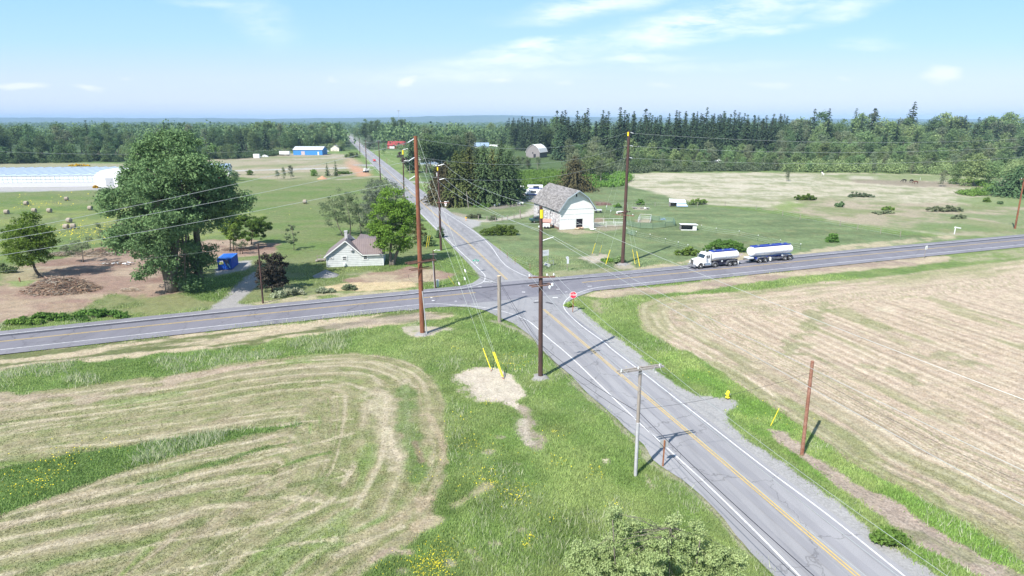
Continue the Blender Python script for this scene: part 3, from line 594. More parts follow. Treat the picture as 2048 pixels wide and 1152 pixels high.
def ribbon(name, P, o1, o2, z, m, step=3., wob=0.):
    """strip along line P between side offsets o1 and o2 (left positive)"""
    P = resample([Vector((p[0], p[1])) for p in P], step); vs = []
    for i, p in enumerate(P):
        d = (P[min(i+1, len(P)-1)]-P[max(i-1, 0)]).normalized(); n = Vector((-d.y, d.x))
        w = wob*(rnd.random()-.5)
        for o in (o1, o2): q = p+n*(o+w*(1 if o == o1 else -1)); vs.append((q.x, q.y, z))
    k = np.arange(len(P)-1)*2
    fs = np.stack([k, k+1, k+3, k+2], 1)
    return vs, fs
def strips(name, lst, m, z):
    V = []; Fc = []
    for P, o1, o2 in lst:
        vs, fs = ribbon('', P, o1, o2, z, m); Fc.append(fs+len(V)); V += vs
    o = npmesh(name, V, np.concatenate(Fc), 4, m); 
    # faces up
    return tag(o, kind='structure')
HC = smoothline(GP([(0, 684), (640, 616.6), (1200, 562), (1520, 531), (1700, 513), (2048, 480)]), 5)
d0 = Vector(HC[0])-Vector(HC[4]); d0.normalize(); d1 = (Vector(HC[-1])-Vector(HC[-6])).normalized()
HC = [tuple(Vector(HC[0])+d0*120)]+HC+[tuple(Vector(HC[-1])+d1*k) for k in (60, 260, 600)]
SC = GP([(1100, 630), (1713, 1152)])
ds = (Vector(SC[1])-Vector(SC[0])).normalized()
NC = [(-.95+.9, 105.7), (-346, 1289), (-346-.292*500, 1789)]
RC = [tuple(Vector(SC[1])+ds*25), tuple(SC[1]), tuple(SC[0]), (1.2, 99.), NC[0], NC[1], NC[2]]
def poly_sheet(name, pts, z, m):
    me = bpy.data.meshes.new(name); bm = bmesh.new()
    f = bm.faces.new([bm.verts.new((p[0], p[1], z)) for p in pts]); bmesh.ops.triangulate(bm, faces=[f]); bmesh.ops.recalc_face_normals(bm, faces=bm.faces)
    for f in bm.faces:
        if f.normal.z < 0: f.normal_flip()
    bm.to_mesh(me); bm.free(); me.materials.append(m); o = bpy.data.objects.new(name, me); COL.objects.link(o)
    return tag(o, kind='structure')
# road: left edge follows the ragged edge seen, right side runs under the gravel
D = lambda p: Z(820, 520, 4.645, p)
LE = B([(1005, 25), (1130, 135), (1200, 212), (1330, 322), (1420, 412), (1500, 488), (1545, 562), (1690, 662), (1850, 802), (2039, 1032)])
W_SR = I3([(60, 0), (230, 130), (460, 310), (780, 560), (1100, 800), (1465, 1092)])
W_SL = I3([(0, 180), (180, 345), (460, 600), (700, 830), (960, 1092)])
def rag_edge(P, amp, step=.8):
    P = resample([Vector(p) for p in P], step)
    return [(p.x+amp*(rnd.random()-.5), p.y+amp*(rnd.random()-.5)) for p in P]
le = rag_edge(smoothline(GP(LE), 3), .12)
re = [tuple(Vector(p)+Vector((.5, .12))) for p in GP(W_SR)]
southroad = [tuple(G(1030, 612)[:2])]+[tuple(G(1075, 690)[:2])]+le+[tuple(Vector(le[-1])+ds*20), tuple(Vector(re[-1])+ds*20)]+re[::-1]+[tuple(G(1200, 682)[:2]), tuple(G(1118, 615)[:2])]
cross = GP(D([(0, 280), (250, 272), (450, 250), (580, 215), (655, 165), (650, 120), (580, 20), (560, 0), (840, -20), (905, 20), (1010, 85), (1120, 138), (1240, 160), (1400, 160)]))+GP([(1200, 560), (1200, 580)])+\
    GP(D([(1700, 290), (1560, 340), (1480, 380), (1462, 440), (1520, 520), (1640, 610), (1850, 770)]))+GP([(1120, 730)])+GP(D([(1230, 800), (1100, 690), (960, 590), (840, 540), (700, 470), (560, 440), (380, 432), (180, 445), (0, 470)]))+GP([(760, 620)])
o = poly_sheet('road', southroad, .040, m_rd)
o = poly_sheet('road_crossing', cross, .044, m_rd)
strips('road_north', [(RC[3:], 4.9, -4.7)], m_rd, .048)
strips('highway', [(HC, 5.0, -5.55)], m_hw, .052)
hw_w = HC[:HC.index(HC[0])+1]
strips('highway_lanes', [(HC, 3.2, .15), (HC, -.15, -3.5)], m_hwl, .056)
strips('highway_seal', [(HC, 3.02, 2.25)], m_seal, .060)
TR = [tuple(p) for p in RC]
strips('wheel_tracks', [(TR[:3], o_-.35, o_+.35) for o_ in (-2.6, -1.0, 1.0, 2.6)]+[(TR[4:6], o_-.4, o_+.4) for o_ in (-2.7, -1.1, 1.1, 2.7)], m_rdw, .0445 if 0 else .064)
def white(lst, w=.14, z=.068, name='white_line', m=None):
    V = []; Fc = []
    for P in lst:
        vs, fs = ribbon('', P, w/2, -w/2, z, None, step=2.); Fc.append(fs+len(V)); V += vs
    return tag(npmesh(name, V, np.concatenate(Fc), 4, m or m_white), kind='structure')
hA = [p for p in HC]
def side(P, o):
    out = []
    for i, p in enumerate(P):
        d = (Vector(P[min(i+1, len(P)-1)])-Vector(P[max(i-1, 0)])).normalized(); out.append((p[0]-d.y*o, p[1]+d.x*o))
    return out
X1 = G(840, 588)[0]; X2 = G(1262, 543)[0]
wfarW = [p for p in side(HC, 3.25) if p[0] < -33]; wfarE = [p for p in side(HC, 3.3) if p[0] > 70]
wnearW = [p for p in side(HC, -3.6) if p[0] < -33]; wnearE = [p for p in side(HC, -3.75) if p[0] > 45]
def SL(p): return smoothline(p, 5)
w1 = SL(wfarW[-1:]+GP([(640, 605.3), (760, 594)])+GP(D([(0, 318), (100, 302), (300, 287), (450, 272), (560, 250), (640, 226), (685, 200), (697, 165), (680, 125), (550, 0)])))
nl = [tuple(G(x, y)[:2]) for x, y in ((887, 472), (827, 412), (759, 347))]
w2 = SL(wnearW[-1:]+GP([(640, 630.8)])+GP(D([(0, 425), (150, 412), (250, 410), (350, 415), (500, 428), (650, 440), (800, 465), (950, 507), (1090, 565), (1190, 645), (1300, 742), (1500, 912)]))+GP(W_SL[1:]))
w3 = SL((GP(W_SR)[::-1])+GP(D([(1800, 765), (1600, 620), (1480, 512), (1435, 455), (1428, 415), (1455, 370), (1530, 320), (1700, 267), (1900, 238), (2044, 228)]))+[wnearE[0]])
w4 = SL([tuple(G(*p)[:2]) for p in ((840, 394), (952, 466))]+GP(D([(840, 0), (900, 60), (1000, 118), (1100, 158), (1220, 176), (1350, 178), (1500, 172), (1700, 158), (2044, 128)]))+[wfarE[0]])
faroff = [tuple(Vector(NC[1])+Vector((-3.9, -1)))]; 
white([wfarW, w1, [w1[-1]]+nl+faroff, wnearW, w2, [w2[-1], tuple(Vector(w2[-1])+ds*20)], [tuple(Vector(w3[0])+ds*20), w3[0]], w3, wnearE, w4, wfarE, [w4[0], tuple(G(759, 325)[:2]), (NC[1][0]+3.9, NC[1][1])]])
yW = [p for p in HC if p[0] < G(930, 588)[0]]+[tuple(G(951, 585.7)[:2])]; yE = [tuple(G(1164, 565.6)[:2])]+[p for p in HC if p[0] > 14.5]
yS = [tuple(G(1087, 619)[:2]), SC[1], RC[0]]; yN = [tuple(G(1013.8, 559.8)[:2]), tuple(G(931, 481)[:2]), tuple(G(890, 447)[:2]), (-346, 1289)]
white([side(P, o_) for P in (yW, yE, yS, yN) for o_ in (-.13, .13)], w=.11, name='yellow_line', m=m_yel)
# dark stains and cracks by the stop line, small white pavement marks
st = []
for p, w in ((D([(1150, 400), (1200, 395)]), .5), (D([(1265, 395), (1325, 410)]), .5)): st.append((GP(p), w/2, -w/2))
strips('road_stain', st, m_tyre, .072)
mk = []
for a, b, w in (((190, 352), (208, 355), .3), ((205, 378), (225, 382), .35), ((1040, 300), (1070, 302), .35), ((1325, 352), (1372, 352), .5), ((1360, 275), (1390, 275), .25), ((680, 205), (770, 202), .3), ((630, 252), (665, 252), .25), ((415, 386), (435, 386), .25), ((1440, 300), (1460, 300), .2), ((1160, 385), (1190, 383), .25), ((1095, 238), (1110, 240), .3), ((1650, 248), (1690, 246), .2)):
    mk.append((GP(D([a, b])), w/2, -w/2))
strips('pavement_mark', mk, m_white, .0715)
# ------------------------------------------------------------ foliage
def mat_leaf(name, c1, c2, trans=.28, hue=.0):
    m = bpy.data.materials.new(name); m.use_nodes = True; nt = m.node_tree; N, L = nt.nodes, nt.links; N.clear()
    o = N.new('ShaderNodeOutputMaterial'); d = N.new('ShaderNodeBsdfDiffuse'); t = N.new('ShaderNodeBsdfTranslucent'); mx = N.new('ShaderNodeMixShader')
    at = N.new('ShaderNodeAttribute'); at.attribute_name = 'leaf'; at.attribute_type = 'GEOMETRY'
    oi = N.new('ShaderNodeObjectInfo')
    r = N.new('ShaderNodeMix'); r.data_type = 'RGBA'; r.inputs[6].default_value = (*c1, 1); r.inputs[7].default_value = (*c2, 1)
    sx = N.new('ShaderNodeSeparateColor'); L.new(at.outputs['Color'], sx.inputs[0]); L.new(sx.outputs[0], r.inputs[0])
    hs = N.new('ShaderNodeHueSaturation')
    a = N.new('ShaderNodeMapRange'); a.inputs[3].default_value = .72; a.inputs[4].default_value = 1.3; L.new(oi.outputs['Random'], a.inputs[0]); L.new(a.outputs[0], hs.inputs['Value'])
    b = N.new('ShaderNodeMapRange'); b.inputs[3].default_value = .475; b.inputs[4].default_value = .515
    w = N.new('ShaderNodeMath'); w.operation = 'FRACT'; w2 = N.new('ShaderNodeMath'); w2.operation = 'MULTIPLY'; w2.inputs[1].default_value = 7.31
    L.new(oi.outputs['Random'], w2.inputs[0]); L.new(w2.outputs[0], w.inputs[0]); L.new(w.outputs[0], b.inputs[0]); L.new(b.outputs[0], hs.inputs['Hue'])
    L.new(r.outputs[2], hs.inputs['Color']); L.new(hs.outputs[0], d.inputs[0]); L.new(hs.outputs[0], t.inputs[0])
    mx.inputs[0].default_value = trans; L.new(d.outputs[0], mx.inputs[1]); L.new(t.outputs[0], mx.inputs[2]); L.new(mx.outputs[0], o.inputs[0])
    return m
LM = dict(
    big=mat_leaf('dark_poplar_leaves', (0.087, 0.149, 0.068), (0.177, 0.28, 0.12)),
    maple=mat_leaf('bright_maple_leaves', (0.109, 0.217, 0.036), (0.21, 0.362, 0.065), .35),
    young=mat_leaf('fresh_green_leaves', (0.145, 0.259, 0.056), (0.268, 0.406, 0.097), .35),
    grey=mat_leaf('grey_green_leaves', (0.111, 0.15, 0.078), (0.195, 0.234, 0.13)),
    silver=mat_leaf('silvery_leaves', (.130, .165, .120), (.230, .275, .210)),
    purple=mat_leaf('purple_bronze_leaves', (.042, .038, .032), (.100, .088, .068), .15),
    fir=mat_leaf('fir_needles', (0.03, 0.056, 0.033), (0.068, 0.107, 0.054), .1),
    fir2=mat_leaf('young_fir_needles', (0.049, 0.089, 0.041), (0.106, 0.162, 0.073), .1),
    cedar=mat_leaf('cedar_fronds', (0.071, 0.093, 0.033), (0.151, 0.169, 0.061), .12),
    copper=mat_leaf('coppery_cedar_fronds', (.055, .050, .028), (.105, .092, .048), .12),
    wood=mat_leaf('woodland_leaves', (0.08, 0.136, 0.065), (0.16, 0.243, 0.112)),
    wood2=mat_leaf('light_woodland_leaves', (0.136, 0.209, 0.089), (0.24, 0.329, 0.145)),
    alder=mat_leaf('grey_alder_leaves', (0.125, 0.165, 0.095), (0.223, 0.267, 0.161)),
    bush=mat_leaf('bramble_leaves', (0.088, 0.17, 0.038), (0.178, 0.287, 0.069), .3),
    tall=mat_leaf('tall_grass_blades', (.085, .150, .035), (.170, .235, .080), .3),
    dry=mat_leaf('dry_grass_blades', (.26, .24, .15), (.42, .38, .26), .3),
    rush=mat_leaf('seeding_grass_blades', (0.256, 0.32, 0.176), (0.496, 0.512, 0.368), .3),
    plum=mat_leaf('plum_leaves', (.040, .018, .028), (.085, .04, .05), .15),
    shrub=mat_leaf('pale_willow_leaves', (.150, .225, .080), (.30, .375, .18), .3))
m_bark = mat('grey_bark', (.20, .175, .15), .9, noise=.45, nscale=2.5, bump=.4, stretch=(1, 1, .25))
m_barkd = mat('dark_bark', (.10, .08, .065), .9, noise=.4, nscale=3)
m_barkp = mat('pale_bark', (.33, .30, .26), .9, noise=.4, nscale=3)

def leaves(cen, rad, cnt, size, rs_, up=.35, flat=1., shell=.55, asp=.62, tint=None, mati=0):
    """cnt leaf faces spread over clusters; returns verts, faces, tint"""
    cen = np.asarray(cen, float); rad = np.asarray(rad, float)
    if rad.ndim == 1: rad = np.repeat(rad[:, None], 3, 1)
    w = (rad[:, 0]*rad[:, 1])+1e-6; idx = rs_.choice(len(cen), cnt, p=w/w.sum())
    d = rs_.normal(size=(cnt, 3)); d /= np.linalg.norm(d, axis=1)[:, None]
    r = rs_.random_sample(cnt)**shell
    p = cen[idx]+d*rad[idx]*(r*(1+.35*np.abs(rs_.normal(size=cnt))*(rs_.random_sample(cnt) < .3)))[:, None]
    n = d*.8+rs_.normal(size=(cnt, 3))*.75; n[:, 2] += up; n /= np.linalg.norm(n, axis=1)[:, None]
    t = np.cross(n, rs_.normal(size=(cnt, 3))); t /= np.linalg.norm(t, axis=1)[:, None]; b = np.cross(n, t)
    s = size*(.6+.8*rs_.random_sample(cnt)); a = (t*s[:, None]*.5); c = (b*s[:, None]*.5*asp)
    V = np.stack([p-a, p+c*.9-a*.15, p+a, p-c*.9-a*.15], 1).reshape(-1, 3)
    Fq = np.arange(cnt*4).reshape(-1, 4)
    base = rs_.random_sample(len(cen))*.55
    T = np.clip(base[idx]+rs_.random_sample(cnt)*.5, 0, 1)
    return V, Fq, T
def leafmesh(name, V, Fq, T, m, parent=None, extra=None, mats=None):
    nf = len(Fq)
    tt = np.zeros((nf*4, 4)); tt[:, 0] = np.repeat(T, 4); tt[:, 3] = 1
    return npmesh(name, V, Fq, 4, mats or m, parent=parent, attrs=[('leaf', 'CORNER', tt)])
def subclusters(lobes, per, rs_, rsub, fill=.35):
    """small clumps over the surface of big lobes"""
    C = []; R = []
    for (x, y, z, rx, ry, rz) in lobes:
        n = max(8, int(per*3.2*(rx*rz)))
        d = rs_.normal(size=(n, 3)); d /= np.linalg.norm(d, axis=1)[:, None]
        k = np.where(rs_.random_sample(n) < fill, rs_.random_sample(n)**.5, .82+.25*rs_.random_sample(n))
        C.append(np.array((x, y, z))+d*np.array((rx, ry, rz))*k[:, None]); r = rsub*1.15*(.5+.85*rs_.random_sample(n)); R.append(np.stack([r, r, r*.62], 1))
    return np.concatenate(C), np.concatenate(R)
def limbs(mb, root, fork, tips, r0, rs_, n=6):
    for t in tips:
        t = Vector(t); f = fork+(root-fork)*rs_.random_sample()*.25
        mid = f.lerp(t, .5)+Vector((rs_.normal()*.4, rs_.normal()*.4, (t-f).length*.08))
        mb.tube([f, mid, t], [r0, r0*.6, r0*.18], n=n)
def lobe_tree(name, base, lobes, leaf, cnt, size, trunk, label, cat='tree', per=1.6, rsub=.8, seed=1, bark=None, trunk_r=.3, stems=None, up=.35, group=None, fill=.35, shell=.55, base_z=0., gaps=0):
    """tree placed at its foot; lobes = (px, py, rx_px, rz_px, depth offset in metres) as outlined in the photograph, given real size and depth here"""
    rs_ = np.random.RandomState(seed); b = G(*base); b.z = base_z; Lb = []
    for l in lobes:
        dy = l[4] if len(l) > 4 else 0.; p = RAY(l[0], l[1], b.y+dy); k = (p-Vector((0, 0, H))).dot(Vector((0, math.cos(PITCH), -math.sin(PITCH))))/F
        rx, rz = l[2]*k, l[3]*k; Lb.append((p.x-b.x, p.y-b.y, p.z, rx, rx*.95, rz))
    root = empty(name, b, 0, label, cat, group)
    mb = MB(); st = stems or [[(base[0], base[1]), trunk]]
    for s in st:
        pts = []
        for i, q in enumerate(s):
            p = RAY(q[0], q[1], b.y+(q[2] if len(q) > 2 else 0)); p = Vector((p.x-b.x, p.y-b.y, max(p.z, -.2) if i else -.2)); pts.append(p)
        sm = [Vector(v) for v in smoothline([tuple(p) for p in pts], 4)]
        mb.tube(sm, [trunk_r*(1.25 if i == 0 else 1)*(1-.75*i/len(sm)) for i in range(len(sm))], n=9)
        top = sm[-1]
    tips = [(x+rs_.normal()*rx*.3, y+rs_.normal()*ry*.3, z+rs_.normal()*rz*.3) for (x, y, z, rx, ry, rz) in Lb for _ in range(2)]
    fk = sm[len(sm)//2]; limbs(mb, fk, sm[-1], tips, trunk_r*.26, rs_)
    mb.build('trunk', bark or m_bark, root, smooth=True)
    C, R = subclusters(Lb, per, rs_, rsub, fill)
    if gaps: g_ = vnoise((C[:, 0]+.6*C[:, 1])/gaps, C[:, 2]/gaps*1.3, seed) > .29; C, R = C[g_], R[g_]
    V, Fq, T = leaves(C, R, cnt, size, rs_, up=up, shell=shell)
    V[:, 2] = np.maximum(V[:, 2], .05)
    leafmesh('crown', V, Fq, T, LM[leaf], root)
    return root

# -- the big and middle-sized trees one can tell apart
lobe_tree('poplar_tree', (343, 583), [(345, 302, 55, 38, 0), (300, 335, 48, 40, 2), (395, 322, 50, 42, -1), (258, 395, 50, 42, 0), (330, 385, 70, 60, 3), (415, 385, 52, 48, 1), (245, 455, 32, 30, -1), (285, 470, 52, 44, -2), (360, 465, 60, 52, 0), (430, 420, 38, 34, 2), (470, 402, 22, 16, 0), (385, 520, 30, 42, 5), (330, 520, 34, 20, -3), (405, 500, 22, 30, 4), (290, 300, 22, 18, 0), (372, 565, 22, 16, -1), (288, 547, 17, 13, -2), (318, 372, 48, 50, -5), (345, 425, 50, 44, -5), (372, 345, 40, 38, -4), (448, 365, 18, 20, 0), (225, 432, 16, 16, 0), (330, 275, 20, 14, 0), (378, 288, 22, 18, 1), (430, 330, 20, 20, 0), (212, 405, 12, 12, 0), (262, 352, 22, 20, 0), (488, 395, 14, 12, 1), (240, 485, 18, 14, -1)],
          'big', 100000, .40, (322, 490), 'huge dark green poplar towering over the bare dirt yard left of the blue shed', per=1.9, rsub=1.15, seed=3, trunk_r=.8, fill=.5, gaps=1.9,
          stems=[[(343, 583), (330, 530), (322, 480), (305, 400), (315, 330)], [(395, 548, 5), (396, 500, 5), (392, 440, 4), (400, 350, 2)], [(340, 560), (352, 480), (375, 400)]])
lobe_tree('maple_tree', (84, 555), [(58, 450, 26, 22), (36, 475, 28, 24, 1), (78, 472, 28, 26, -1), (45, 505, 34, 24, 0), (85, 500, 20, 26), (55, 482, 40, 36, 1)], 'maple', 14000, .34, (62, 510),
          'bright green leaning maple at the far left beside the brush heap', per=2.2, rsub=.7, seed=4, trunk_r=.28, bark=m_barkd, stems=[[(84, 555), (70, 538), (62, 505), (58, 470)]])
lobe_tree('maple_tree', (782, 530), [(785, 402, 28, 26), (768, 430, 26, 30, -1), (806, 428, 28, 30, 1), (785, 445, 42, 40, 0), (765, 470, 22, 26, -1), (812, 470, 20, 28, 0), (790, 480, 34, 24), (750, 452, 9, 20)], 'maple', 22000, .36, (785, 470),
          'bright green maple with a forked trunk beside the white house', per=2.4, rsub=.75, seed=5, gaps=1.6, trunk_r=.38, stems=[[(782, 530), (781, 505), (783, 470), (786, 420)], [(785, 524), (794, 505), (805, 480), (808, 440)]])
lobe_tree('bronze_tree', (544, 583), [(543, 538, 28, 30), (536, 558, 22, 20), (553, 556, 20, 20), (545, 522, 18, 14)], 'purple', 7000, .34, (544, 555),
          'round purple bronze tree behind the dark pole by the driveway', per=3, rsub=.5, seed=6, trunk_r=.16, bark=m_barkd)
lobe_tree('ash_tree', (700, 472), [(678, 395, 24, 18), (665, 420, 26, 22, 1), (690, 420, 28, 26, -1), (715, 435, 20, 26, 0), (670, 440, 18, 18), (702, 400, 12, 14), (728, 452, 16, 16)], 'grey', 7500, .30, (690, 430),
          'thin grey green tree growing behind the white house', per=1.5, rsub=.7, seed=7, trunk_r=.16, stems=[[(686, 468), (676, 450), (668, 420)], [(700, 472), (700, 440), (690, 400)], [(722, 470), (720, 445), (715, 420)]])
lobe_tree('willow_tree', (765, 450), [(750, 385, 26, 24), (772, 375, 24, 16, 1), (738, 410, 18, 28), (760, 410, 34, 30, 1), (795, 385, 14, 14, 1), (740, 432, 18, 20)], 'silver', 13000, .30, (760, 410),
          'silvery grey willow between the white house and the road', per=2.4, rsub=.7, seed=8, trunk_r=.25)
lobe_tree('sparse_tree', (807, 420), [(803, 382, 17, 16), (812, 392, 12, 12)], 'grey', 500, .24, (804, 385), 'nearly bare thin tree behind the bright maple by the road', per=1, rsub=.5, seed=18, trunk_r=.1, bark=m_barkp)
lobe_tree('shrub', (835, 488), [(832, 462, 17, 20), (845, 470, 12, 16, 1), (822, 452, 12, 16)], 'cedar', 5000, .26, (834, 470), 'dark rounded shrub beside the maple near the road edge', 'shrub', per=3, rsub=.45, seed=9, trunk_r=.1)
lobe_tree('young_tree', (467, 502), [(463, 430, 12, 20), (460, 455, 17, 22), (470, 470, 14, 12), (474, 445, 9, 16)], 'young', 12000, .30, (465, 460), 'slim yellow green tree behind the blue shed', per=2.6, rsub=.55, seed=10, trunk_r=.13, bark=m_barkd, stems=[[(467, 502), (466, 470), (463, 430)], [(460, 498), (460, 470), (458, 450)]])
lobe_tree('fruit_tree', (502, 488), [(500, 450, 22, 16), (520, 448, 18, 14, -1), (508, 468, 22, 12), (534, 452, 10, 10), (485, 440, 10, 14)], 'bush', 15000, .28, (505, 462), 'spreading light green fruit tree on the edge of the meadow', per=2.6, rsub=.5, seed=11, trunk_r=.13, bark=m_barkd)
lobe_tree('small_tree', (479, 508), [(478, 482, 11, 9), (486, 487, 8, 7)], 'alder', 800, .22, (479, 488), 'small many stemmed tree with thin reddish leaves beside the blue shed', per=1.5, rsub=.4, seed=12, trunk_r=.08, bark=m_barkd, stems=[[(474, 508), (472, 490)], [(480, 508), (480, 488)], [(484, 508), (488, 488)]])
lobe_tree('sapling', (588, 500), [(582, 458, 8, 8), (584, 470, 14, 8), (587, 482, 17, 7)], 'grey', 1600, .24, (582, 455), 'lone thin sapling on the lawn between the shed and the white house', per=2, rsub=.4, seed=13, trunk_r=.07, stems=[[(588, 500), (586, 470), (581, 448)]])
lobe_tree('small_tree', (166, 524), [(150, 492, 22, 13), (172, 485, 14, 12), (140, 500, 14, 8)], 'alder', 2400, .24, (164, 490), 'low spreading grey green tree in front of the brush along the meadow', per=2, rsub=.5, seed=14, trunk_r=.12)
lobe_tree('sapling', (203, 490), [(198, 458, 8, 12), (203, 472, 8, 10)], 'grey', 900, .24, (201, 460), 'thin pale sapling beside the left edge of the poplar', per=2, rsub=.4, seed=15, trunk_r=.06)
lobe_tree('hanging_bush', (398, 545), [(398, 520, 14, 18, 0), (402, 500, 10, 12)], 'cedar', 2600, .28, (397, 520), 'dark ivy covered stump between the poplar and the blue shed', 'stump', per=3, rsub=.4, seed=16, trunk_r=.35)
# the pale willow whose top rises into the bottom of the picture
lobe_tree('willow_bush', (1308, 1290), [(1300, 1110, 95, 60, 0), (1215, 1140, 75, 55, .3), (1400, 1130, 60, 55, .2), (1330, 1080, 45, 30, .2), (1180, 1110, 40, 26, .6), (1450, 1150, 45, 40, 0), (1240, 1052, 20, 36, .4), (1222, 1030, 9, 22, .3), (1345, 1050, 12, 30, .2), (1268, 1062, 14, 30, .5), (1395, 1075, 22, 34, .2), (1150, 1130, 26, 18, .5), (1470, 1120, 20, 26, .1), (1310, 1190, 150, 70, -1.), (1300, 1250, 120, 60, -1.)],
          'shrub', 85000, .12, (1308, 1150), 'pale leafy willow bush rising at the bottom edge of the view', 'shrub', per=9, rsub=.26, seed=17, trunk_r=.07, stems=[[(1308, 1290), (1300, 1200), (1310, 1100)], [(1310, 1290), (1240, 1180), (1225, 1040)], [(1310, 1290), (1380, 1180), (1400, 1080)], [(1306, 1290), (1310, 1150), (1345, 1050)]], shell=.6, fill=.7)

def conifer(name, h, r, leaf, seed, levels=26, per=7, flakes=9, fsz=.8, droop=.35, taper=.9, base=.08, gap=0., bark=None, parts=False, tiprag=.25, spread=.3, lean=0.):
    rs_ = np.random.RandomState(seed); P = []; D = []; S = []
    for i in range(levels):
        t = base+(1-base)*(i+.5*rs_.random_sample())/levels; z = t*h
        R = r*(1-t)**taper*(.75+.5*rs_.random_sample())+.25
        nb = max(3, int(per*(.5+.6*(1-t))))
        a0 = rs_.random_sample()*6.28
        for k in range(nb):
            if rs_.random_sample() < gap: continue
            a = a0+6.283*k/nb+rs_.normal()*.25; L = R*(.7+.5*rs_.random_sample()); nf = max(2, int(flakes*L/r)+1)
            for j in range(nf):
                s = (j+.6)/nf; q = L*s
                P.append((math.cos(a)*q+rs_.normal()*spread*.5, math.sin(a)*q+rs_.normal()*spread*.5, z-droop*q*s*1.1+.15*q+rs_.normal()*.12)); D.append(a+rs_.normal()*.5); S.append(fsz*(1.1-.5*s)*(.6+.6*rs_.random_sample())*(.55+.45*(1-t)+.0))
    P = np.array(P); D = np.array(D); S = np.array(S)
    n = len(P); dirv = np.stack([np.cos(D), np.sin(D), -.35-.3*rs_.random_sample(n)], 1); side = np.stack([-np.sin(D), np.cos(D), rs_.normal(size=n)*.5], 1)
    V = np.stack([P-dirv*S[:, None]*.4, P+side*S[:, None]*.42, P+dirv*S[:, None]*.75, P-side*S[:, None]*.42], 1).reshape(-1, 3)
    Fq = np.arange(n*4).reshape(-1, 4); T = np.clip(rs_.random_sample(n)*.7+.3*(np.hypot(P[:, 0], P[:, 1])/r), 0, 1)
    mb = MB(); mb.tube([(0, 0, -.2), (0, 0, h*.5), (0, 0, h*.985)], [.018*h, .011*h, .002*h+.02], n=6)
    return V, Fq, T, mb
def far_tree(name, V, Fq, T, mb, m, bark):
    """foliage and trunk of a small distant tree as one mesh"""
    nv = len(V); tv = np.array([list(v) for v in mb.v]); tf = [f for f in mb.f if len(f) == 4]
    VV = np.concatenate([V, tv]); FF = np.concatenate([Fq, np.array(tf)+nv]); TT = np.concatenate([T, np.zeros(len(tf))])
    tt = np.zeros((len(FF)*4, 4)); tt[:, 0] = np.repeat(TT, 4); tt[:, 3] = 1
    mi = np.concatenate([np.zeros(len(Fq), int), np.ones(len(tf), int)])
    return npmesh(name, VV, FF, 4, [m, bark], midx=mi, attrs=[('leaf', 'CORNER', tt)])
def near_conifer(name, foot, ytop, wpx, leaf, label, seed, **k):
    b = G(*foot); h = hgt(b, ytop); r = wpx/2/F*math.hypot(b.y, H)*1.85; root = empty(name, b, rnd.random()*6, label, 'tree')
    V, Fq, T, mb = conifer(name, h, r, leaf, seed, **k); leafmesh('crown', V, Fq, T, LM[leaf], root); mb.build('trunk', m_barkd, root); return root
kw = dict(levels=52, per=13, flakes=17, fsz=1.05, droop=.45)
near_conifer('cedar_tree', (893, 410), 322, 44, 'copper', 'rusty brown cedar at the road end of the conifer group by the farmhouse', 21, taper=.55, base=.02, **kw)
near_conifer('cedar_tree', (915, 410), 300, 52, 'cedar', 'broad olive green cedar second from the road beside the farmhouse', 22, taper=.6, base=.02, **kw)
near_conifer('cedar_tree', (940, 406), 292, 44, 'cedar', 'tall olive cedar behind the grey post on the farm lawn', 23, taper=.7, base=.03, **kw)
near_conifer('fir_tree', (970, 408), 287, 50, 'fir2', 'ragged fir in the middle of the conifer group by the farmhouse', 24, taper=.75, base=.06, gap=.15, **kw)
near_conifer('fir_tree', (1003, 406), 280, 58, 'fir2', 'tallest dark fir nearest the parked camper vans', 25, taper=.75, base=.10, gap=.2, **kw)
near_conifer('fir_tree', (985, 398), 296, 46, 'cedar', 'yellowish fir standing behind the dark firs of the farmhouse', 26, taper=.7, base=.06, gap=.1, **kw)
near_conifer('cedar_tree', (880, 404), 330, 34, 'copper', 'low brown cedar closest to the road before the other cedars', 31, taper=.5, base=.02, **kw)
near_conifer('cedar_tree', (928, 402), 300, 52, 'cedar', 'olive cedar standing behind between the two broad olive ones', 32, taper=.6, base=.02, **kw)
near_conifer('fir_tree', (956, 399), 296, 46, 'fir2', 'dark fir behind the grey post left of the ragged fir', 33, taper=.65, base=.05, **kw)
near_conifer('fir_tree', (1018, 399), 300, 46, 'fir2', 'rightmost dark fir of the group beside the pale blue shed', 34, taper=.6, base=.08, **kw)
near_conifer('cedar_tree', (1148, 381), 311, 56, 'copper', 'coppery brown cedar behind the white barn roof', 27, taper=.5, base=.02, **kw)
near_conifer('fir_tree', (2030, 392), 330, 78, 'fir2', 'wide dark fir at the right edge of the rough meadow', 28, taper=.5, base=.02, **kw)
near_conifer('fir_tree', (826, 345), 284, 16, 'fir', 'dark narrow fir left of the grey roofed house', 29, taper=.35, base=.12, **dict(kw, fsz=.9))

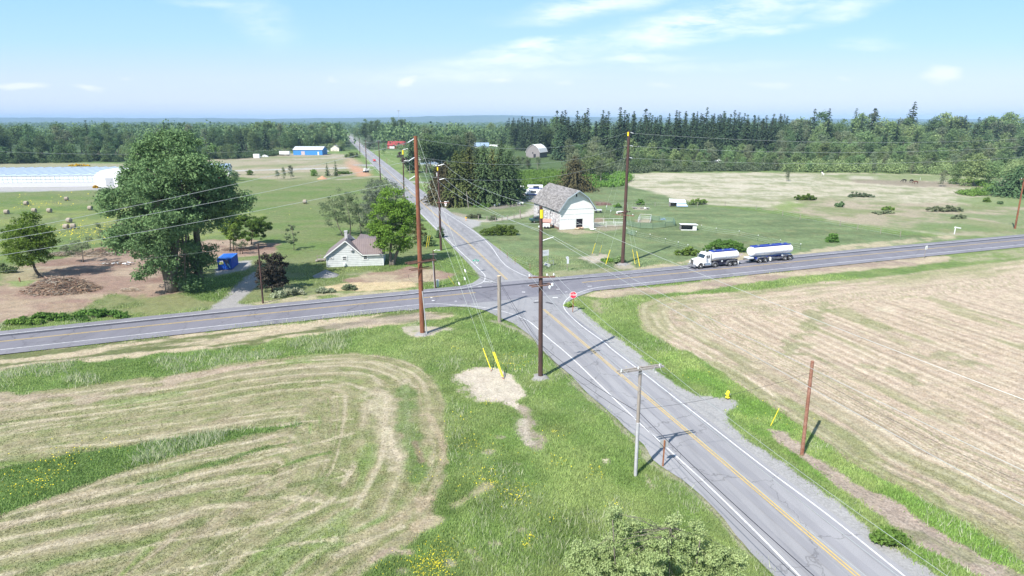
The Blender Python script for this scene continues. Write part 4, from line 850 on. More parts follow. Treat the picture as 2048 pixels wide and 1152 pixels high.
# -- distant trees: a few shapes, copied
def far_round(name, h, w, leaf, seed, cnt=1500, size=.9, base=.2, tall=1.):
    rs_ = np.random.RandomState(seed); L_ = []
    for i in range(9):
        t = base+.12+(.86-base)*rs_.random_sample(); a = rs_.random_sample()*6.28; prof = math.sin(math.pi*min(max((t-base+.12)/(1.12-base), .02), .98))**.7
        q = w*.32*prof*rs_.random_sample(); r = w*.24*(.7+.5*rs_.random_sample())*prof**.5
        L_.append((math.cos(a)*q, math.sin(a)*q, t*h-r*.3, r, r, r*.95))
    L_.append((0, 0, h*.55, w*.3, w*.3, h*.28)); C, R = subclusters(L_, 1.1, rs_, w*.11, .3)
    V, Fq, T = leaves(C, R, cnt, size, rs_, up=.4, asp=.8)
    mb = MB(); mb.tube([(0, 0, -.2), (rs_.normal()*.3, 0, h*.45), (rs_.normal()*.5, rs_.normal()*.5, h*.85)], [.016*h, .010*h, .03], n=6)
    return far_tree(name, V, Fq, T, mb, LM[leaf], m_barkp if leaf == 'alder' else m_bark)
protos = {}
def proto(kind):
    if kind not in protos:
        lst = []
        if kind == 'fir':
            for s in range(5): V, Fq, T, mb = conifer('', 30, 5.8+.8*(s % 3), 'fir', 40+s, levels=26, per=8, flakes=7, fsz=2.2, droop=.4, taper=.72+.1*(s % 2), base=.08, gap=.14); lst.append(far_tree('fir_tree', V, Fq, T, mb, LM['fir'], m_barkd))
        elif kind == 'youngfir':
            for s in range(3): V, Fq, T, mb = conifer('', 16, 3.4, 'fir2', 50+s, levels=20, per=6, flakes=5, fsz=1.5, droop=.35, taper=.8, base=.04); lst.append(far_tree('young_fir', V, Fq, T, mb, LM['fir2'], m_barkd))
        else:
            nm, leaf, h, w, cnt, sz = {'wood': ('woodland_tree', 'wood', 22, 13, 3400, .66), 'wood2': ('light_woodland_tree', 'wood2', 14, 10, 3000, .52), 'alder': ('alder_tree', 'alder', 15, 8.5, 2000, .48), 'cotton': ('cottonwood_tree', 'wood', 30, 15, 4200, .8), 'bushy': ('thicket_bush', 'bush', 5.5, 7, 900, .6), 'plum': ('plum_tree', 'plum', 8, 8, 1100, .6), 'blossom': ('blossom_tree', 'silver', 9, 9, 1100, .6), 'youngwood': ('young_alder', 'wood', 11, 6.5, 1900, .48)}[kind]
            for s in range(4): lst.append(far_round(nm, h, w, leaf, 60+s*7+len(kind), cnt, sz, base=.02 if kind in ('bushy', 'wood2', 'youngwood') else .15))
        protos[kind] = [lst, [False]*len(lst)]
    return protos[kind]
HT = {'fir': 30., 'youngfir': 16., 'wood': 22., 'wood2': 14., 'alder': 15., 'cotton': 30., 'bushy': 5.5, 'plum': 8., 'blossom': 9., 'youngwood': 11.}
def plant(kind, x, y, h, label, group, cat='tree', wide=1.):
    lst, used = proto(kind); i = rnd.randrange(len(lst))
    if used[i]: o = lst[i].copy(); COL.objects.link(o)
    else: o = lst[i]; used[i] = True
    s = h/HT[kind]; w = s*wide*(.95+.35*rnd.random()); o.location = (x, y, 0); o.scale = (w, w, s); o.rotation_euler = (0, 0, rnd.random()*6.28)
    return tag(o, label, cat, group)
def stand(front, depth, spacing, kinds, hfun, label, group, jit=.45, keep=None, y0=0.):
    """rows of trees behind a front line given on the photograph; kinds = weights"""
    P = [Vector(G(*p)[:2]) for p in front]; n = 0; row = 0; d = 0.
    names = list(kinds); wts = [kinds[k] for k in names]
    while d < depth:
        L = resample([tuple(p*((p.length+y0+d)/p.length)) for p in P], spacing)
        for i, p in enumerate(L):
            q = p+Vector((rnd.uniform(-jit, jit), rnd.uniform(-jit, jit)))*spacing
            k = rnd.choices(names, wts)[0]; h = hfun(q.x, q.y, d, k)*(.84+.30*rnd.random())
            if keep and not keep(q.x, q.y): continue
            if h > 0: plant(k, q.x, q.y, h, label(k) if callable(label) else label, group(k) if callable(group) else group); n += 1
        d += spacing*.85; row += 1
    return n
KN = {'fir': 'dark fir', 'youngfir': 'young fir', 'wood': 'dark leafy tree', 'wood2': 'light green tree', 'alder': 'grey green alder', 'cotton': 'tall cottonwood', 'bushy': 'bramble bush', 'youngwood': 'young alder'}
def lb(where): return lambda k: KN[k]+' '+where
def gr(where): return lambda k: KN[k]+'s '+where
# left wood behind the long greenhouse
stand([(-260, 331), (0, 328), (280, 322), (470, 317)], 22, 9.5, {'youngwood': 3, 'wood2': 1, 'youngfir': .3}, lambda x, y, d, k: 11+d*.12, lb('in the low front rows behind the long greenhouse'), gr('in the front of the left wood'))
stand([(-240, 322), (0, 319), (280, 313), (480, 309), (570, 305)], 100, 17.5, {'wood': 4, 'cotton': .9, 'alder': .8, 'wood2': .35, 'fir': .3}, lambda x, y, d, k: (17+d*.085) if k != 'fir' else 22+d*.07, lb('in the tall wood behind the long greenhouse'), gr('in the left wood'))
stand([(520, 305), (600, 299), (655, 294), (690, 290)], 110, 15, {'wood': 3, 'wood2': 2, 'alder': 1}, lambda x, y, d, k: 13+d*.11, lb('in the wood behind the blue warehouse'), gr('behind the blue warehouse'), keep=lambda x, y: x < -.292*y+13)
stand([(560, 291), (620, 284), (655, 279), (683, 275)], 330, 36, {'wood': 3, 'cotton': 1, 'wood2': 1, 'fir': .5}, lambda x, y, d, k: 17+d*.015, lb('left of the far end of the road'), gr('left of the far road'), keep=lambda x, y: x < -.292*y+19)
stand([(634, 299), (660, 295), (684, 290)], 330, 27, {'wood': 3, 'wood2': 1, 'cotton': .6}, lambda x, y, d, k: 15+d*.01, lb('in the wood corner between the cream house and the far road'), gr('beyond the cream house'), keep=lambda x, y: x < -.292*y+18)
stand([(697, 272), (712, 276)], 300, 24, {'wood': 3, 'wood2': 2}, lambda x, y, d, k: 13, lb('right of the far end of the road'), gr('right of the far road'), keep=lambda x, y: x > -.292*y+42)
# fir wood on the right
stand([(1125, 322), (1240, 322), (1400, 318), (1560, 312)], 150, 14.0, {'fir': 6, 'wood': .35}, lambda x, y, d, k: 25+d*.075 if k == 'fir' else 20, lb('in the evergreen wood beyond the pale meadow'), gr('in the evergreen wood'))
stand([(1020, 300), (1060, 304), (1130, 312)], 110, 14, {'fir': 5, 'wood': .6}, lambda x, y, d, k: 24+d*.05, lb('in the evergreen wood behind the white roofed barn'), gr('at the left end of the evergreen wood'))
stand([(1180, 346), (1260, 344), (1420, 341), (1560, 340)], 44, 9.5, {'wood2': 3, 'alder': 2.5, 'youngwood': 1.5, 'youngfir': .25}, lambda x, y, d, k: 7.5+d*.20, lb('in the leafy belt between the pale meadow and the firs'), gr('in the leafy belt before the firs'), keep=lambda x, y: rnd.random() < .88)
stand([(1580, 322), (1700, 320), (1860, 318), (2060, 316), (2200, 316)], 180, 20, {'fir': 1.2, 'wood': 1.7, 'wood2': 2.0, 'alder': 1.3}, lambda x, y, d, k: (17+d*.115)*(1.2 if k == 'fir' else .95), lb('in the mixed wood at the upper right'), gr('in the upper right wood'))
stand([(1560, 343), (1700, 344), (1860, 347), (1990, 354), (2120, 364)], 90, 12.5, {'wood2': 4, 'alder': 2.5, 'youngwood': 1.2, 'wood': .8}, lambda x, y, d, k: 7+d*.11, lb('in the thicket behind the rough meadow'), gr('in the thicket at the right'))
# around the farm and along the road
stand([(1038, 356), (1100, 352), (1140, 356), (1185, 360)], 60, 10, {'alder': 4, 'wood2': 1.8, 'wood': .8}, lambda x, y, d, k: 13+d*.08, lb('behind the farmyard and the white barn'), gr('behind the farmyard'), keep=lambda x, y: not (abs(x-(G(1062, 316).x)) < 14 and y > 300))
stand([(1012, 334), (1035, 338), (1062, 340)], 22, 9, {'wood2': 2, 'alder': 2}, lambda x, y, d, k: 7.5, lb('before the white roofed barn'), gr('before the white roofed barn'))
stand([(870, 345), (900, 340), (925, 335)], 30, 11, {'alder': 2, 'cotton': 2}, lambda x, y, d, k: 22, lb('behind the conifers of the farmhouse'), gr('behind the farmhouse conifers'))
stand([(712, 288), (760, 286), (800, 284)], 60, 17, {'cotton': 4, 'wood': 1}, lambda x, y, d, k: 28 if k == 'cotton' else 22, lb('in the tall clump by the far end of the road'), gr('clump by the far road'), keep=lambda x, y: x > -.292*y+43)
stand([(810, 292), (870, 296), (930, 300), (1010, 302)], 230, 23, {'wood': 1.5, 'wood2': 3, 'alder': .8, 'fir': .4}, lambda x, y, d, k: 11+d*.055, lb('among the distant farmsteads in the middle'), gr('among the distant farmsteads'))
def thicket(name, front, depth, n, h, leaf, label, size=1.1, seed=0, cat='undergrowth', low=.0):
    """brush too dense to tell apart, filling the ground between the trees"""
    rs_ = np.random.RandomState(seed); P = resample([tuple(G(*p)[:2]) for p in front], 2.); C = []; R = []
    for i in range(n):
        p = P[rs_.randint(len(P))]; d = rs_.random_sample()**1.2*depth; q = p*((p.length+d)/p.length); hh = h*(.45+.75*rs_.random_sample())*(.6+.4*min(1, d/8+.3))
        C.append((q.x+rs_.normal()*1.5, q.y+rs_.normal()*1.5, hh*.42)); R.append((hh*.62+.6, hh*.62+.6, hh*.52))
    V, Fq, T = leaves(C, R, n*170, size*.62, rs_, up=.5, asp=.8); V[:, 2] = np.maximum(V[:, 2], .03)
    return tag(leafmesh(name, V, Fq, T, LM[leaf]), label, cat, kind='stuff')
thicket('brush', [(1180, 350), (1260, 346), (1420, 343), (1560, 342)], 70, 420, 4.5, 'alder', 'grey green brush filling the leafy belt beyond the pale meadow', seed=1)
thicket('brush', [(1560, 344), (1700, 345), (1860, 348), (1960, 354), (2120, 366)], 120, 900, 5.5, 'wood2', 'mid green thicket covering the ground behind the rough meadow', seed=2)
thicket('brush', [(1900, 364), (1960, 368), (1990, 382), (1930, 392)], 5, 90, 2.4, 'bush', 'bright green brambles in front of the wide dark fir', .7, seed=3)
thicket('brush', [(-260, 331), (0, 328), (280, 323), (470, 318), (560, 311)], 30, 420, 4., 'wood', 'low dark brush along the foot of the left wood', seed=4)
thicket('brush', [(1020, 378), (1060, 372), (1110, 370), (1170, 376)], 60, 380, 3.2, 'bush', 'green bramble bank behind the farmyard', .8, seed=5)
thicket('brush', [(1165, 372), (1200, 358), (1245, 356), (1240, 372), (1180, 378)], 14, 130, 2.8, 'bush', 'green brambles right of the coppery cedar', .8, seed=6)
thicket('brush', [(820, 345), (850, 338), (880, 350), (900, 360)], 40, 60, 2.2, 'wood2', 'hedge growth around the long blue house', .8, seed=7)
thicket('brush', [(800, 300), (870, 302), (940, 306), (1020, 312)], 120, 420, 5., 'wood2', 'hedges between the distant farmsteads', 1.4, seed=8)
thicket('brush', [(530, 306), (590, 300), (655, 296), (688, 292)], 30, 120, 4, 'wood2', 'light brush behind the blue warehouse', 1.2, seed=9)
for px, py, k, h, lab in ((812, 335, 'plum', 7, 'dark plum tree on the verge left of the grey roofed house'), (740, 298, 'blossom', 13, 'pale blossoming tree beside the far road'), (1349, 318, 'plum', 8, 'round purple plum tree in the leafy belt'), (1400, 312, 'plum', 8, 'spreading purple plum tree right of the round one'), (1064, 312, 'plum', 7, 'small purple tree against the white roofed barn'),
                          (768, 307, 'wood2', 9, 'small round tree left of the red barn'), (850, 318, 'wood2', 11, 'light green tree behind the grey roofed house'), (872, 322, 'youngwood', 10, 'slim green tree right of the grey roofed house'), (800, 318, 'plum', 5, 'low plum tree near the red barn'),
                          (683, 302, 'wood2', 12, 'light green tree beside the small cream house'), (1573, 362, 'alder', 5, 'small lone tree in the pale meadow'), (1885, 373, 'alder', 7, 'thin lone tree beyond the grazing horses'), (1360, 330, 'youngfir', 13, 'single pointed yew among the leafy belt'),
                          (1945, 372, 'wood2', 14, 'bright green tree at the right end of the rough meadow'), (1975, 372, 'wood2', 13, 'second bright green tree left of the wide dark fir'), (1912, 368, 'wood2', 10, 'smaller bright green tree left of the pair by the wide dark fir'),
                          (655, 352, 'youngfir', 7, 'small dense evergreen in the rough land beyond the meadow'), (672, 352, 'youngfir', 8, 'larger dense evergreen nearest the orange soil'), (628, 352, 'bushy', 4, 'low bush left of the two small evergreens'), (568, 359, 'alder', 6, 'pale thin tree in the rough land'), (582, 357, 'alder', 6.5, 'pale thin tree right of its twin in the rough land'), (555, 358, 'alder', 5, 'short pale tree left of the two thin ones'), (500, 350, 'bushy', 3, 'round bush beyond the poplar'), (470, 362, 'wood2', 6, 'bush at the right foot of the poplar crown')):
    b = G(px, py); o_ = plant(k, b.x, b.y, h, lab, None)
    if 'group' in o_: del o_['group']
# far woodland beyond the single trees, as one mass
for k_, (l_, u_) in protos.items():
    for o_, f_ in zip(l_, u_):
        if not f_: bpy.data.objects.remove(o_)
def far_woods():
    rs_ = np.random.RandomState(5); C = []; R = []
    for i in range(5200):
        y = 620+rs_.random_sample()**1.5*4200; x = rs_.uniform(-1.15, 1.15)*y
        if abs(x+.292*y-31) < 14+.003*y and y < 1500: continue
        if x > .02*y and y < 700: continue
        dens = fbm(np.array([x/260]), np.array([y/420]), 300)[0]
        if dens < .40 and y < 2600: continue
        h = 14+9*rs_.random_sample()+ (4 if dens > .6 else 0)
        if y > 1500: h *= .85
        for k in range(4): C.append((x+rs_.normal()*5, y+rs_.normal()*6, h*(.35+.5*rs_.random_sample()))); R.append((5.5, 5.5, h*.24))
    V, Fq, T = leaves(C, R, 300000, 2.5, rs_, up=.5, asp=.9)
    o = leafmesh('distant_woodland', V, Fq, T, LM['wood'])
    return tag(o, 'far dark woodland stretching to the blue hills', 'woodland', kind='stuff')
far_woods()
# hills along the horizon
def hills():
    xs = np.linspace(-15000, 15000, 500); V = []; 
    D0 = 7600.
    for j in range(9):
        t = j/8
        for x in xs:
            az = x/D0
            top = 50+46*math.exp(-((az+.02)/.22)**2)+14*math.exp(-((az+.75)/.12)**2)+26*(fbm(np.array([az*7]), np.array([1.]), 310)[0]-.5)*2+5*(fbm(np.array([az*60]), np.array([2.]), 311)[0]-.5)*2
            z = -4+(top+4)*math.sin(t*math.pi/2)**.9 if j < 8 else top
            V.append((x, D0+t*1500+300*math.sin(x/2100.), z*(1+.0*t)+(0 if j == 0 else 6*(fbm(np.array([x/300.]), np.array([j*3.1]), 312)[0]-.5))))
    k = np.arange(8*500).reshape(8, 500)[:, :-1].ravel(); Fc = np.stack([k, k+1, k+501, k+500], 1)
    return tag(npmesh('hills', V, Fc, 4, mat('far_hill_forest', (.075, .10, .05), 1, noise=.5, nscale=.004, color2=(.035, .055, .03)), smooth=True), kind='structure')
hills()
# ------------------------------------------------------------ poles and wires
m_red = mat('reddish_pole_wood', (.30, .115, .058), .85, color2=(.13, .052, .036), nscale=1.6, bump=.4, stretch=(2, 2, .35))
m_dark = mat('dark_creosote_wood', (.115, .062, .050), .85, color2=(.045, .030, .030), nscale=1.6, bump=.3, stretch=(2, 2, .3))
m_grey = mat('weathered_grey_wood', (.36, .32, .29), .9, color2=(.22, .19, .17), nscale=1.5, bump=.4, stretch=(3, 3, .3))
m_rust = mat('rust_mottled_wood', (.34, .20, .15), .9, color2=(.20, .07, .04), nscale=2.6, bump=.5)
m_arm = mat('crossarm_wood', (.24, .13, .09), .85, color2=(.13, .07, .055), nscale=2)
m_armg = mat('grey_crossarm_wood', (.37, .34, .32), .85, color2=(.25, .22, .2), nscale=2)
m_alu = mat('galvanised_steel', (.52, .54, .56), .45, metal=.5)
m_pvc = mat('grey_conduit', (.40, .41, .44), .5)
m_white_m = mat('white_conduit', (.50, .50, .54), .45, noise=.25, nscale=2)
m_ylw = mat('yellow_plastic', (.78, .62, .03), .5)
m_ins = mat('pale_insulator', (.66, .70, .72), .35)
m_wire = mat('aluminium_wire', (.48, .51, .50), .4, metal=.35)
m_guy = mat('steel_guy_wire', (.55, .62, .55), .5, metal=.3)
m_cable = mat('black_cable', (.03, .03, .04), .6)
m_grav = mat('loose_grey_gravel', (.33, .32, .32), .95, color2=(.18, .175, .175), nscale=9, bump=.8, bscale=9)
class Pole:
    def __init__(s, name, base, top, r, m, label, rt=None, group=None, n=14):
        s.b = G(*base); s.h = hgt(s.b, top[1]); t = RAY(top[0], top[1], s.b.y); s.t = Vector((t.x-s.b.x, 0, s.h))
        s.root = empty(name, s.b, 0, label, 'pole', group); mb = MB(); k = rt or .68
        mb.tube([(0, 0, -.1), s.t*.33, s.t*.66, s.t], [r, r*(1-.33*(1-k)), r*(1-.66*(1-k)), r*k], n=n)
        mb.build('post', m, s.root, smooth=False)
    def at(s, py):
        z = hgt(s.b, py); f = z/s.h; return Vector((s.t.x*f, 0, z))       # local
    def w(s, py, dx=0, dy=0, dz=0): return s.b+s.at(py)+Vector((dx, dy, dz))
    def arm(s, z, a, half, m, off=.28, w=.12, h=.16, shift=0., double=False, tilt=0., ins=(), im=None):
        d = Vector((math.cos(a), math.sin(a), 0)); n = Vector((-d.y, d.x, 0)); c = Vector((s.t.x*z/s.h, 0, z))
        for sg in ((-1, 1) if double else (-1,)):
            mb = MB(); mb.bar(c+n*off*sg-d*(half-shift)-Vector((0, 0, tilt)), c+n*off*sg+d*(half+shift)+Vector((0, 0, tilt)), w, h); mb.build('crossarm', m, s.root)
        for q in ins:
            p = c+d*q+Vector((0, 0, tilt*q/max(half, .1)))-n*off; mb = MB(); mb.lathe([(.02, 0), (.03, .06), (.09, .10), (.06, .16), (.09, .2), (.05, .28), (.02, .3)], (p.x, p.y, p.z+h/2), 8); mb.build('insulator', im or m_ins, s.root)
        return lambda q, up=.38: s.b+c+d*q-n*off+Vector((0, 0, up+tilt*q/max(half, .1)))
    def brace(s, py, d, L=.9, rise=-.25):
        """angled insulator string standing off the pole, returns its outer end in world"""
        p = s.at(py); q = p+Vector(d).normalized()*L+Vector((0, 0, rise)); mb = MB(); mb.tube([p, q], .045, 8)
        for k in range(5): c = p.lerp(q, .25+.15*k); mb.tube([c, c+(q-p).normalized()*.05], .085, 8)
        mb.build('insulator', m_ins, s.root); return s.b+q
    def mound(s, r=1.0, h=.3):
        mb = MB(); n = 14; vs = [(0, 0, h)]; 
        for k in range(n): a = 6.283*k/n; vs.append((math.cos(a)*r*.6, math.sin(a)*r*.6, h*.6))
        for k in range(n): a = 6.283*k/n; q = r*(.65+.65*rnd.random()); vs.append((math.cos(a)*q, math.sin(a)*q, -.05))
        fs = [(0, 1+k, 1+(k+1) % n) for k in range(n)]+[(1+k, 1+n+k, 1+n+(k+1) % n, 1+(k+1) % n) for k in range(n)]
        mb.add(vs, fs); mb.build('gravel_collar', m_grav, s.root)
def wire(name, A, B, sag, label, r=.014, m=None, cat='wire', n=22, group=None):
    A, B = Vector(A), Vector(B); mb = MB(); pts = []
    for i in range(n+1): t = i/n; p = A.lerp(B, t); p.z -= 4*sag*t*(1-t); pts.append(p-A)
    mb.tube(pts, r*.8, n=5); o = mb.build(name, m or m_wire); o.location = A
    return tag(o, label, cat, group)
HD = Vector((.9395, .3427, 0)); RD = Vector((-.2935, .956, 0))
P1 = Pole('utility_pole', (845, 668), (831, 272), .33, m_red, 'tall reddish pole on the grass corner left of the guy wire patch')
P2 = Pole('utility_pole', (1081, 755), (1082, 412), .27, m_dark, 'dark pole with yellow top band beside the road below the stop sign')
P3 = Pole('utility_pole', (1245, 528), (1258, 262), .36, m_dark, 'tall dark pole on the paddock corner left of the tanker truck')
P4 = Pole('pole_stub', (999, 643), (998, 552), .28, m_grey, 'short thick grey pole stub with cut top at the crossing corner', rt=.92)
P5 = Pole('utility_pole', (1271, 950), (1281, 733), .155, m_grey, 'grey pole with one big crossarm and metal lower half beside the road', rt=.8)
P6 = Pole('pole_stub', (1604, 908), (1625, 722), .16, m_rust, 'rust mottled brown pole stub leaning at the edge of the east field', rt=.85)
P7 = Pole('utility_pole', (526, 606), (516, 487), .15, m_dark, 'thin dark pole in front of the bronze tree by the driveway')
P8 = Pole('utility_pole', (871, 576), (866, 500), .13, m_dark, 'slim short pole with a lamp bracket beside the green box')
P9 = Pole('utility_pole', (882, 500), (876, 332), .27, m_dark, 'dark pole with yellow tip on the left verge of the north road')
P10 = Pole('utility_pole', (808, 397), (806, 299), .27, m_dark, 'dark pole beside the north road just above the bright maple')
P11 = Pole('utility_pole', (761, 360), (757, 280), .27, m_dark, 'dark pole left of the north road near the sandy bank')
P12 = Pole('utility_pole', (733, 337), (731, 283), .27, m_dark, 'far dark pole left of the road above the side drive')
P13 = Pole('utility_pole', (720, 311), (719, 276), .27, m_dark, 'distant thin pole left of the road near the cream house')
P14 = Pole('utility_pole', (698, 294), (698, 272), .25, m_dark, 'farthest thin pole left of the road near the vanishing point')
P15 = Pole('utility_pole', (2030, 457), (2049, 355), .22, m_red, 'reddish leaning pole at the right edge of the view')
P16 = Pole('post', (937, 416), (933, 383), .14, m_grey, 'tall bare grey post on the lawn before the conifers')
P17 = Pole('post', (1041, 437), (1040, 419), .2, m_grey, 'short thick grey post beside the farm drive')
P18 = Pole('post', (731, 299), (730, 286), .12, m_grey, 'small pale post right of the far road'); P19 = Pole('post', (749, 310), (748, 293), .12, m_grey, 'pale thin post right of the road near the blossoming tree')
P20 = Pole('post', (820, 361), (819, 331), .12, m_grey, 'pale thin post right of the road above the side lane'); P21 = Pole('post', (774, 328), (773, 315), .1, m_rust, 'small rusty post right of the road before the red barn')
for p in (P1, P2, P3): p.mound(1.05 if p is not P3 else 1.3)
# P1 hardware
pa = math.atan2(.34, .94)
a1 = P1.arm(hgt(P1.b, 523), pa+.30, 2.05, m_arm, off=.38, double=True, shift=.1)
a1b = P1.arm(hgt(P1.b, 537), pa+.25, 1.45, m_arm, off=.36, double=True, w=.1, h=.11)
mb = MB(); q = Vector((.62, -.25, 0)); mb.tube([q, q+Vector((P1.t.x*.33*.0-.0, 0, 6.1))+Vector((-.35, 0, 0))], .075, 8); mb.build('conduit', m_pvc, P1.root)
mb = MB()
for sx in (-1, 1): mb.tube([(sx*1.55+P1.at(550).x, -.3, P1.at(548).z), (sx*1.5+P1.at(550).x, -.3, P1.at(556).z), (sx*.9+P1.at(556).x, -.3, P1.at(562).z-.1), (P1.at(560).x, -.3, P1.at(560).z)], .018, 5)
mb.build('jumper', m_cable, P1.root)
ins = []
for i, py in enumerate((276, 313, 350)):
    l = P1.brace(py, (-.85, -.3, 0), 1.0, -.55); r = P1.at(py)+Vector((.3, -.1, -.1)); ins.append((l, P1.b+r))
for i, (py, pts) in enumerate(((528, 467), (518, 0), (508, 0))): pass
ends = [RAY(-420, 541, 55), RAY(-420, 545, 55), RAY(-420, 572, 55)]
for (l, r), e, wds in zip(ins, ends, ('uppermost', 'middle', 'lowest')): wire('power_line', l, e, .7, wds+' of the three lines from the reddish pole to the left edge', .022, cat='wire')
gA, gB = G(983, 742), G(1006, 757)
def guy(A, B, label, glen=2.4, gr=.075, wr=.011):
    """guy wire with its yellow guard at the foot"""
    A, B = Vector(A), Vector(B); root = empty('guy_wire', B, 0, label, 'guy wire'); d = (A-B).normalized()
    mb = MB(); mb.tube([d*.1, A-B], wr, 5); mb.build('strand', m_guy, root)
    mb = MB(); mb.tube([d*.25, d*(.25+glen)], gr*.72, 7); mb.build('guard', m_ylw, root)
    mb = MB(); mb.tube([(0, 0, -.2), d*.35], .03, 6); mb.lathe([(.05, 0), (.07, .04), (.03, .1)], (0, 0, .0), 6); mb.build('anchor_rod', m_rust, root)
    if (A-B).length > 18:
        c = d*((A-B).length*.42); mb = MB(); mb.tube([c, c+d*.35], .085, 8); mb.build('strain_insulator', m_ins, root)
guy(ins[2][1], gA, 'guy wire to the left yellow guard on the sandy patch', 2.6)
guy(ins[1][1], gB, 'inner guy wire to the right yellow guard on the sandy patch', 3.0); guy(ins[0][1], gB+Vector((.12, -.15, 0)), 'outer guy wire to the right yellow guard on the sandy patch', 3.0)
# P2 hardware: yellow band, three-way crossarms, lamp bracket
mb = MB(); c0, c1 = P2.at(419), P2.at(436); mb.tube([c0+Vector((.06, -.05, 0)), c1+Vector((.06, -.05, 0))], [.2, .2], 10); mb.build('marker_band', m_ylw, P2.root)
zA = hgt(P2.b, 553); zB = hgt(P2.b, 570)
a2 = P2.arm(zA, .16, 1.45, m_arm, off=.3, shift=.05, ins=(-1.3, .62, 1.35))
a2b = P2.arm(zB, .42, 1.25, m_arm, off=.3, double=True, shift=.0, w=.1, h=.11)
for q in ((.95, -.35, -.35), (1.25, -.2, -.1)): mb = MB(); mb.lathe([(.05, 0), (.13, .08), (.13, .3), (.06, .38)], tuple(P2.at(570)+Vector(q)), 8); mb.build('cutout', m_ins, P2.root)
mb = MB(); c = P2.at(481); mb.tube([c+Vector((.2, 0, 0)), c+Vector((1.35, 0, .38))], [.07, .04], 7); mb.build('standoff_arm', m_alu, P2.root); armtip = P2.b+c+Vector((1.35, 0, .42))
mb = MB(); c = P2.at(447); mb.tube([c, c+Vector((-.2, 0, -.4))], .09, 7); mb.build('insulator', m_ins, P2.root)
# P9
mb = MB(); c = P9.at(333); mb.tube([P9.at(341)+Vector((-.06, -.03, 0)), P9.at(334)+Vector((-.06, -.03, 0))], .19, 8); mb.build('marker_band', m_ylw, P9.root)
for py in (329.5, 358): mb = MB(); c = P9.at(py+2); mb.tube([c, c+Vector((1.3, 0, .35))], [.08, .05], 7); mb.build('standoff_arm', m_alu, P9.root)
mb = MB(); c = P9.at(348); mb.tube([c+Vector((-.3, 0, .3)), c+Vector((-.3, 0, -.5))], .1, 7); mb.build('insulator', m_ins, P9.root)
P9.arm(hgt(P9.b, 405), .1, 1.5, m_arm, shift=.7, ins=(.3, 1.9))
t9 = [P9.w(331, 1.3, 0, .35), P9.w(360, 1.3, 0, .35), P9.w(361, -.25)]; t2 = [P2.w(413), armtip, P2.w(459, -.2)]
e2 = [RAY(2330, 905, 24), RAY(2330, 1075, 20), RAY(2330, 1165, 18)]
for a, b, s, wds in zip(t9, t2, (1.2, 1.1, 1.0), ('upper', 'right lower', 'left lower')): wire('power_line', a, b, s, wds+' line between the dark pole by the north road and the roadside pole', .022)
for a, b, wds in zip(t2, e2, ('topmost', 'middle', 'lowest')): wire('power_line', a, b, .35, wds+' of the lines running from the yellow banded pole over the east field', .017)
wire('power_line', P9.w(428, 1.), P2.w(447, -.2), .7, 'low line crossing the farm lawn between the two dark roadside poles', .018)
# P3
mb = MB(); mb.tube([P3.at(272)+Vector((-.12, -.06, 0)), P3.at(264)+Vector((-.12, -.06, 0))], .19, 9); mb.build('marker_band', m_ylw, P3.root)
P3.arm(hgt(P3.b, 430), -.35, 1.9, m_arm, off=.3, tilt=-.05, ins=(-1.5, 1.6)); P3.arm(hgt(P3.b, 424), .9, 1.6, m_arm, off=.3, double=True)
t3 = []
for i, py in enumerate((264, 290, 314)): t3.append(P3.brace(py, (.9, .3, 0), 1.0, -.25))
e3 = [RAY(2250, 262, 150), RAY(2250, 275, 150), RAY(2250, 296, 150)]
for a, b, wds in zip(t3, e3, ('highest', 'middle', 'lowest')): wire('power_line', a, b, 2.2, wds+' of the three lines leaving the paddock corner pole to the right', .022)
for (l, r), py, wds in zip(ins, (265, 291, 315), ('top', 'middle', 'bottom')): wire('power_line', r, P3.w(py, -.2), 2.0, wds+' line spanning from the reddish pole to the paddock corner pole', .018)
guy(P3.w(395), G(1211, 531), 'guy wire left of the paddock corner pole with thick yellow guard', 3.0, .09)
guy(P3.w(395), G(1280, 535), 'guy wire right of the paddock corner pole with thick yellow guard', 3.0, .085)
guy(P3.w(420), G(1277, 532)+Vector((-.5, .6, 0)), 'second slimmer guy wire right of the paddock corner pole', 3.0, .06)
guy(P3.w(266), G(1184, 509), 'long guy wire to the yellow guard on the clod patch', 2.6, .08); guy(P3.w(292), G(1199, 507), 'long guy wire to the slim yellow guard behind the clod patch', 2., .05)
guy(P9.w(350), G(852, 497), 'guy wire with yellow guard left of the north road pole', 2.8, .07); guy(P9.w(380), G(856, 494), 'second guy wire with yellow guard beside the dark shrub', 2.8, .06)
guy(P8.w(510), G(910, 571), 'guy wire with slim yellow guard right of the green box', 2., .05)
# P4, P5, P6
mb = MB(); mb.lathe([(.27, 0), (.27, .06)], (P4.t.x, 0, P4.h-.005), 14); mb.build('cut_top', mat('fresh_cut_wood', (.60, .47, .33), .9), P4.root)
a5 = P5.arm(P5.h-.18, .33, 1.98, m_armg, off=.17, double=True, w=.1, h=.14, shift=.02)
for q in (-1.75, -.3, 1.6): 
    p = a5(q, .0)-P5.b; mb = MB(); mb.lathe([(.02, .05), (.06, .1), (.04, .16), (.06, .2), (.02, .27)], tuple(p), 8); mb.build('insulator', m_ins, P5.root)
mb = MB()
for sg in (-1, 1): mb.bar(P5.at(742)+Vector((0, -.17, -.1)), P5.at(752)+Vector((sg*.7*.94, -.17+sg*.24, .35)), .04)
mb.build('arm_brace', m_alu, P5.root)
mb = MB(); f = P5.t*.0; mb.tube([(-.02, -.10, 0), P5.t*.50+Vector((-.02, -.10, 0))], .13, 9); mb.build('conduit', m_white_m, P5.root)
mb = MB()
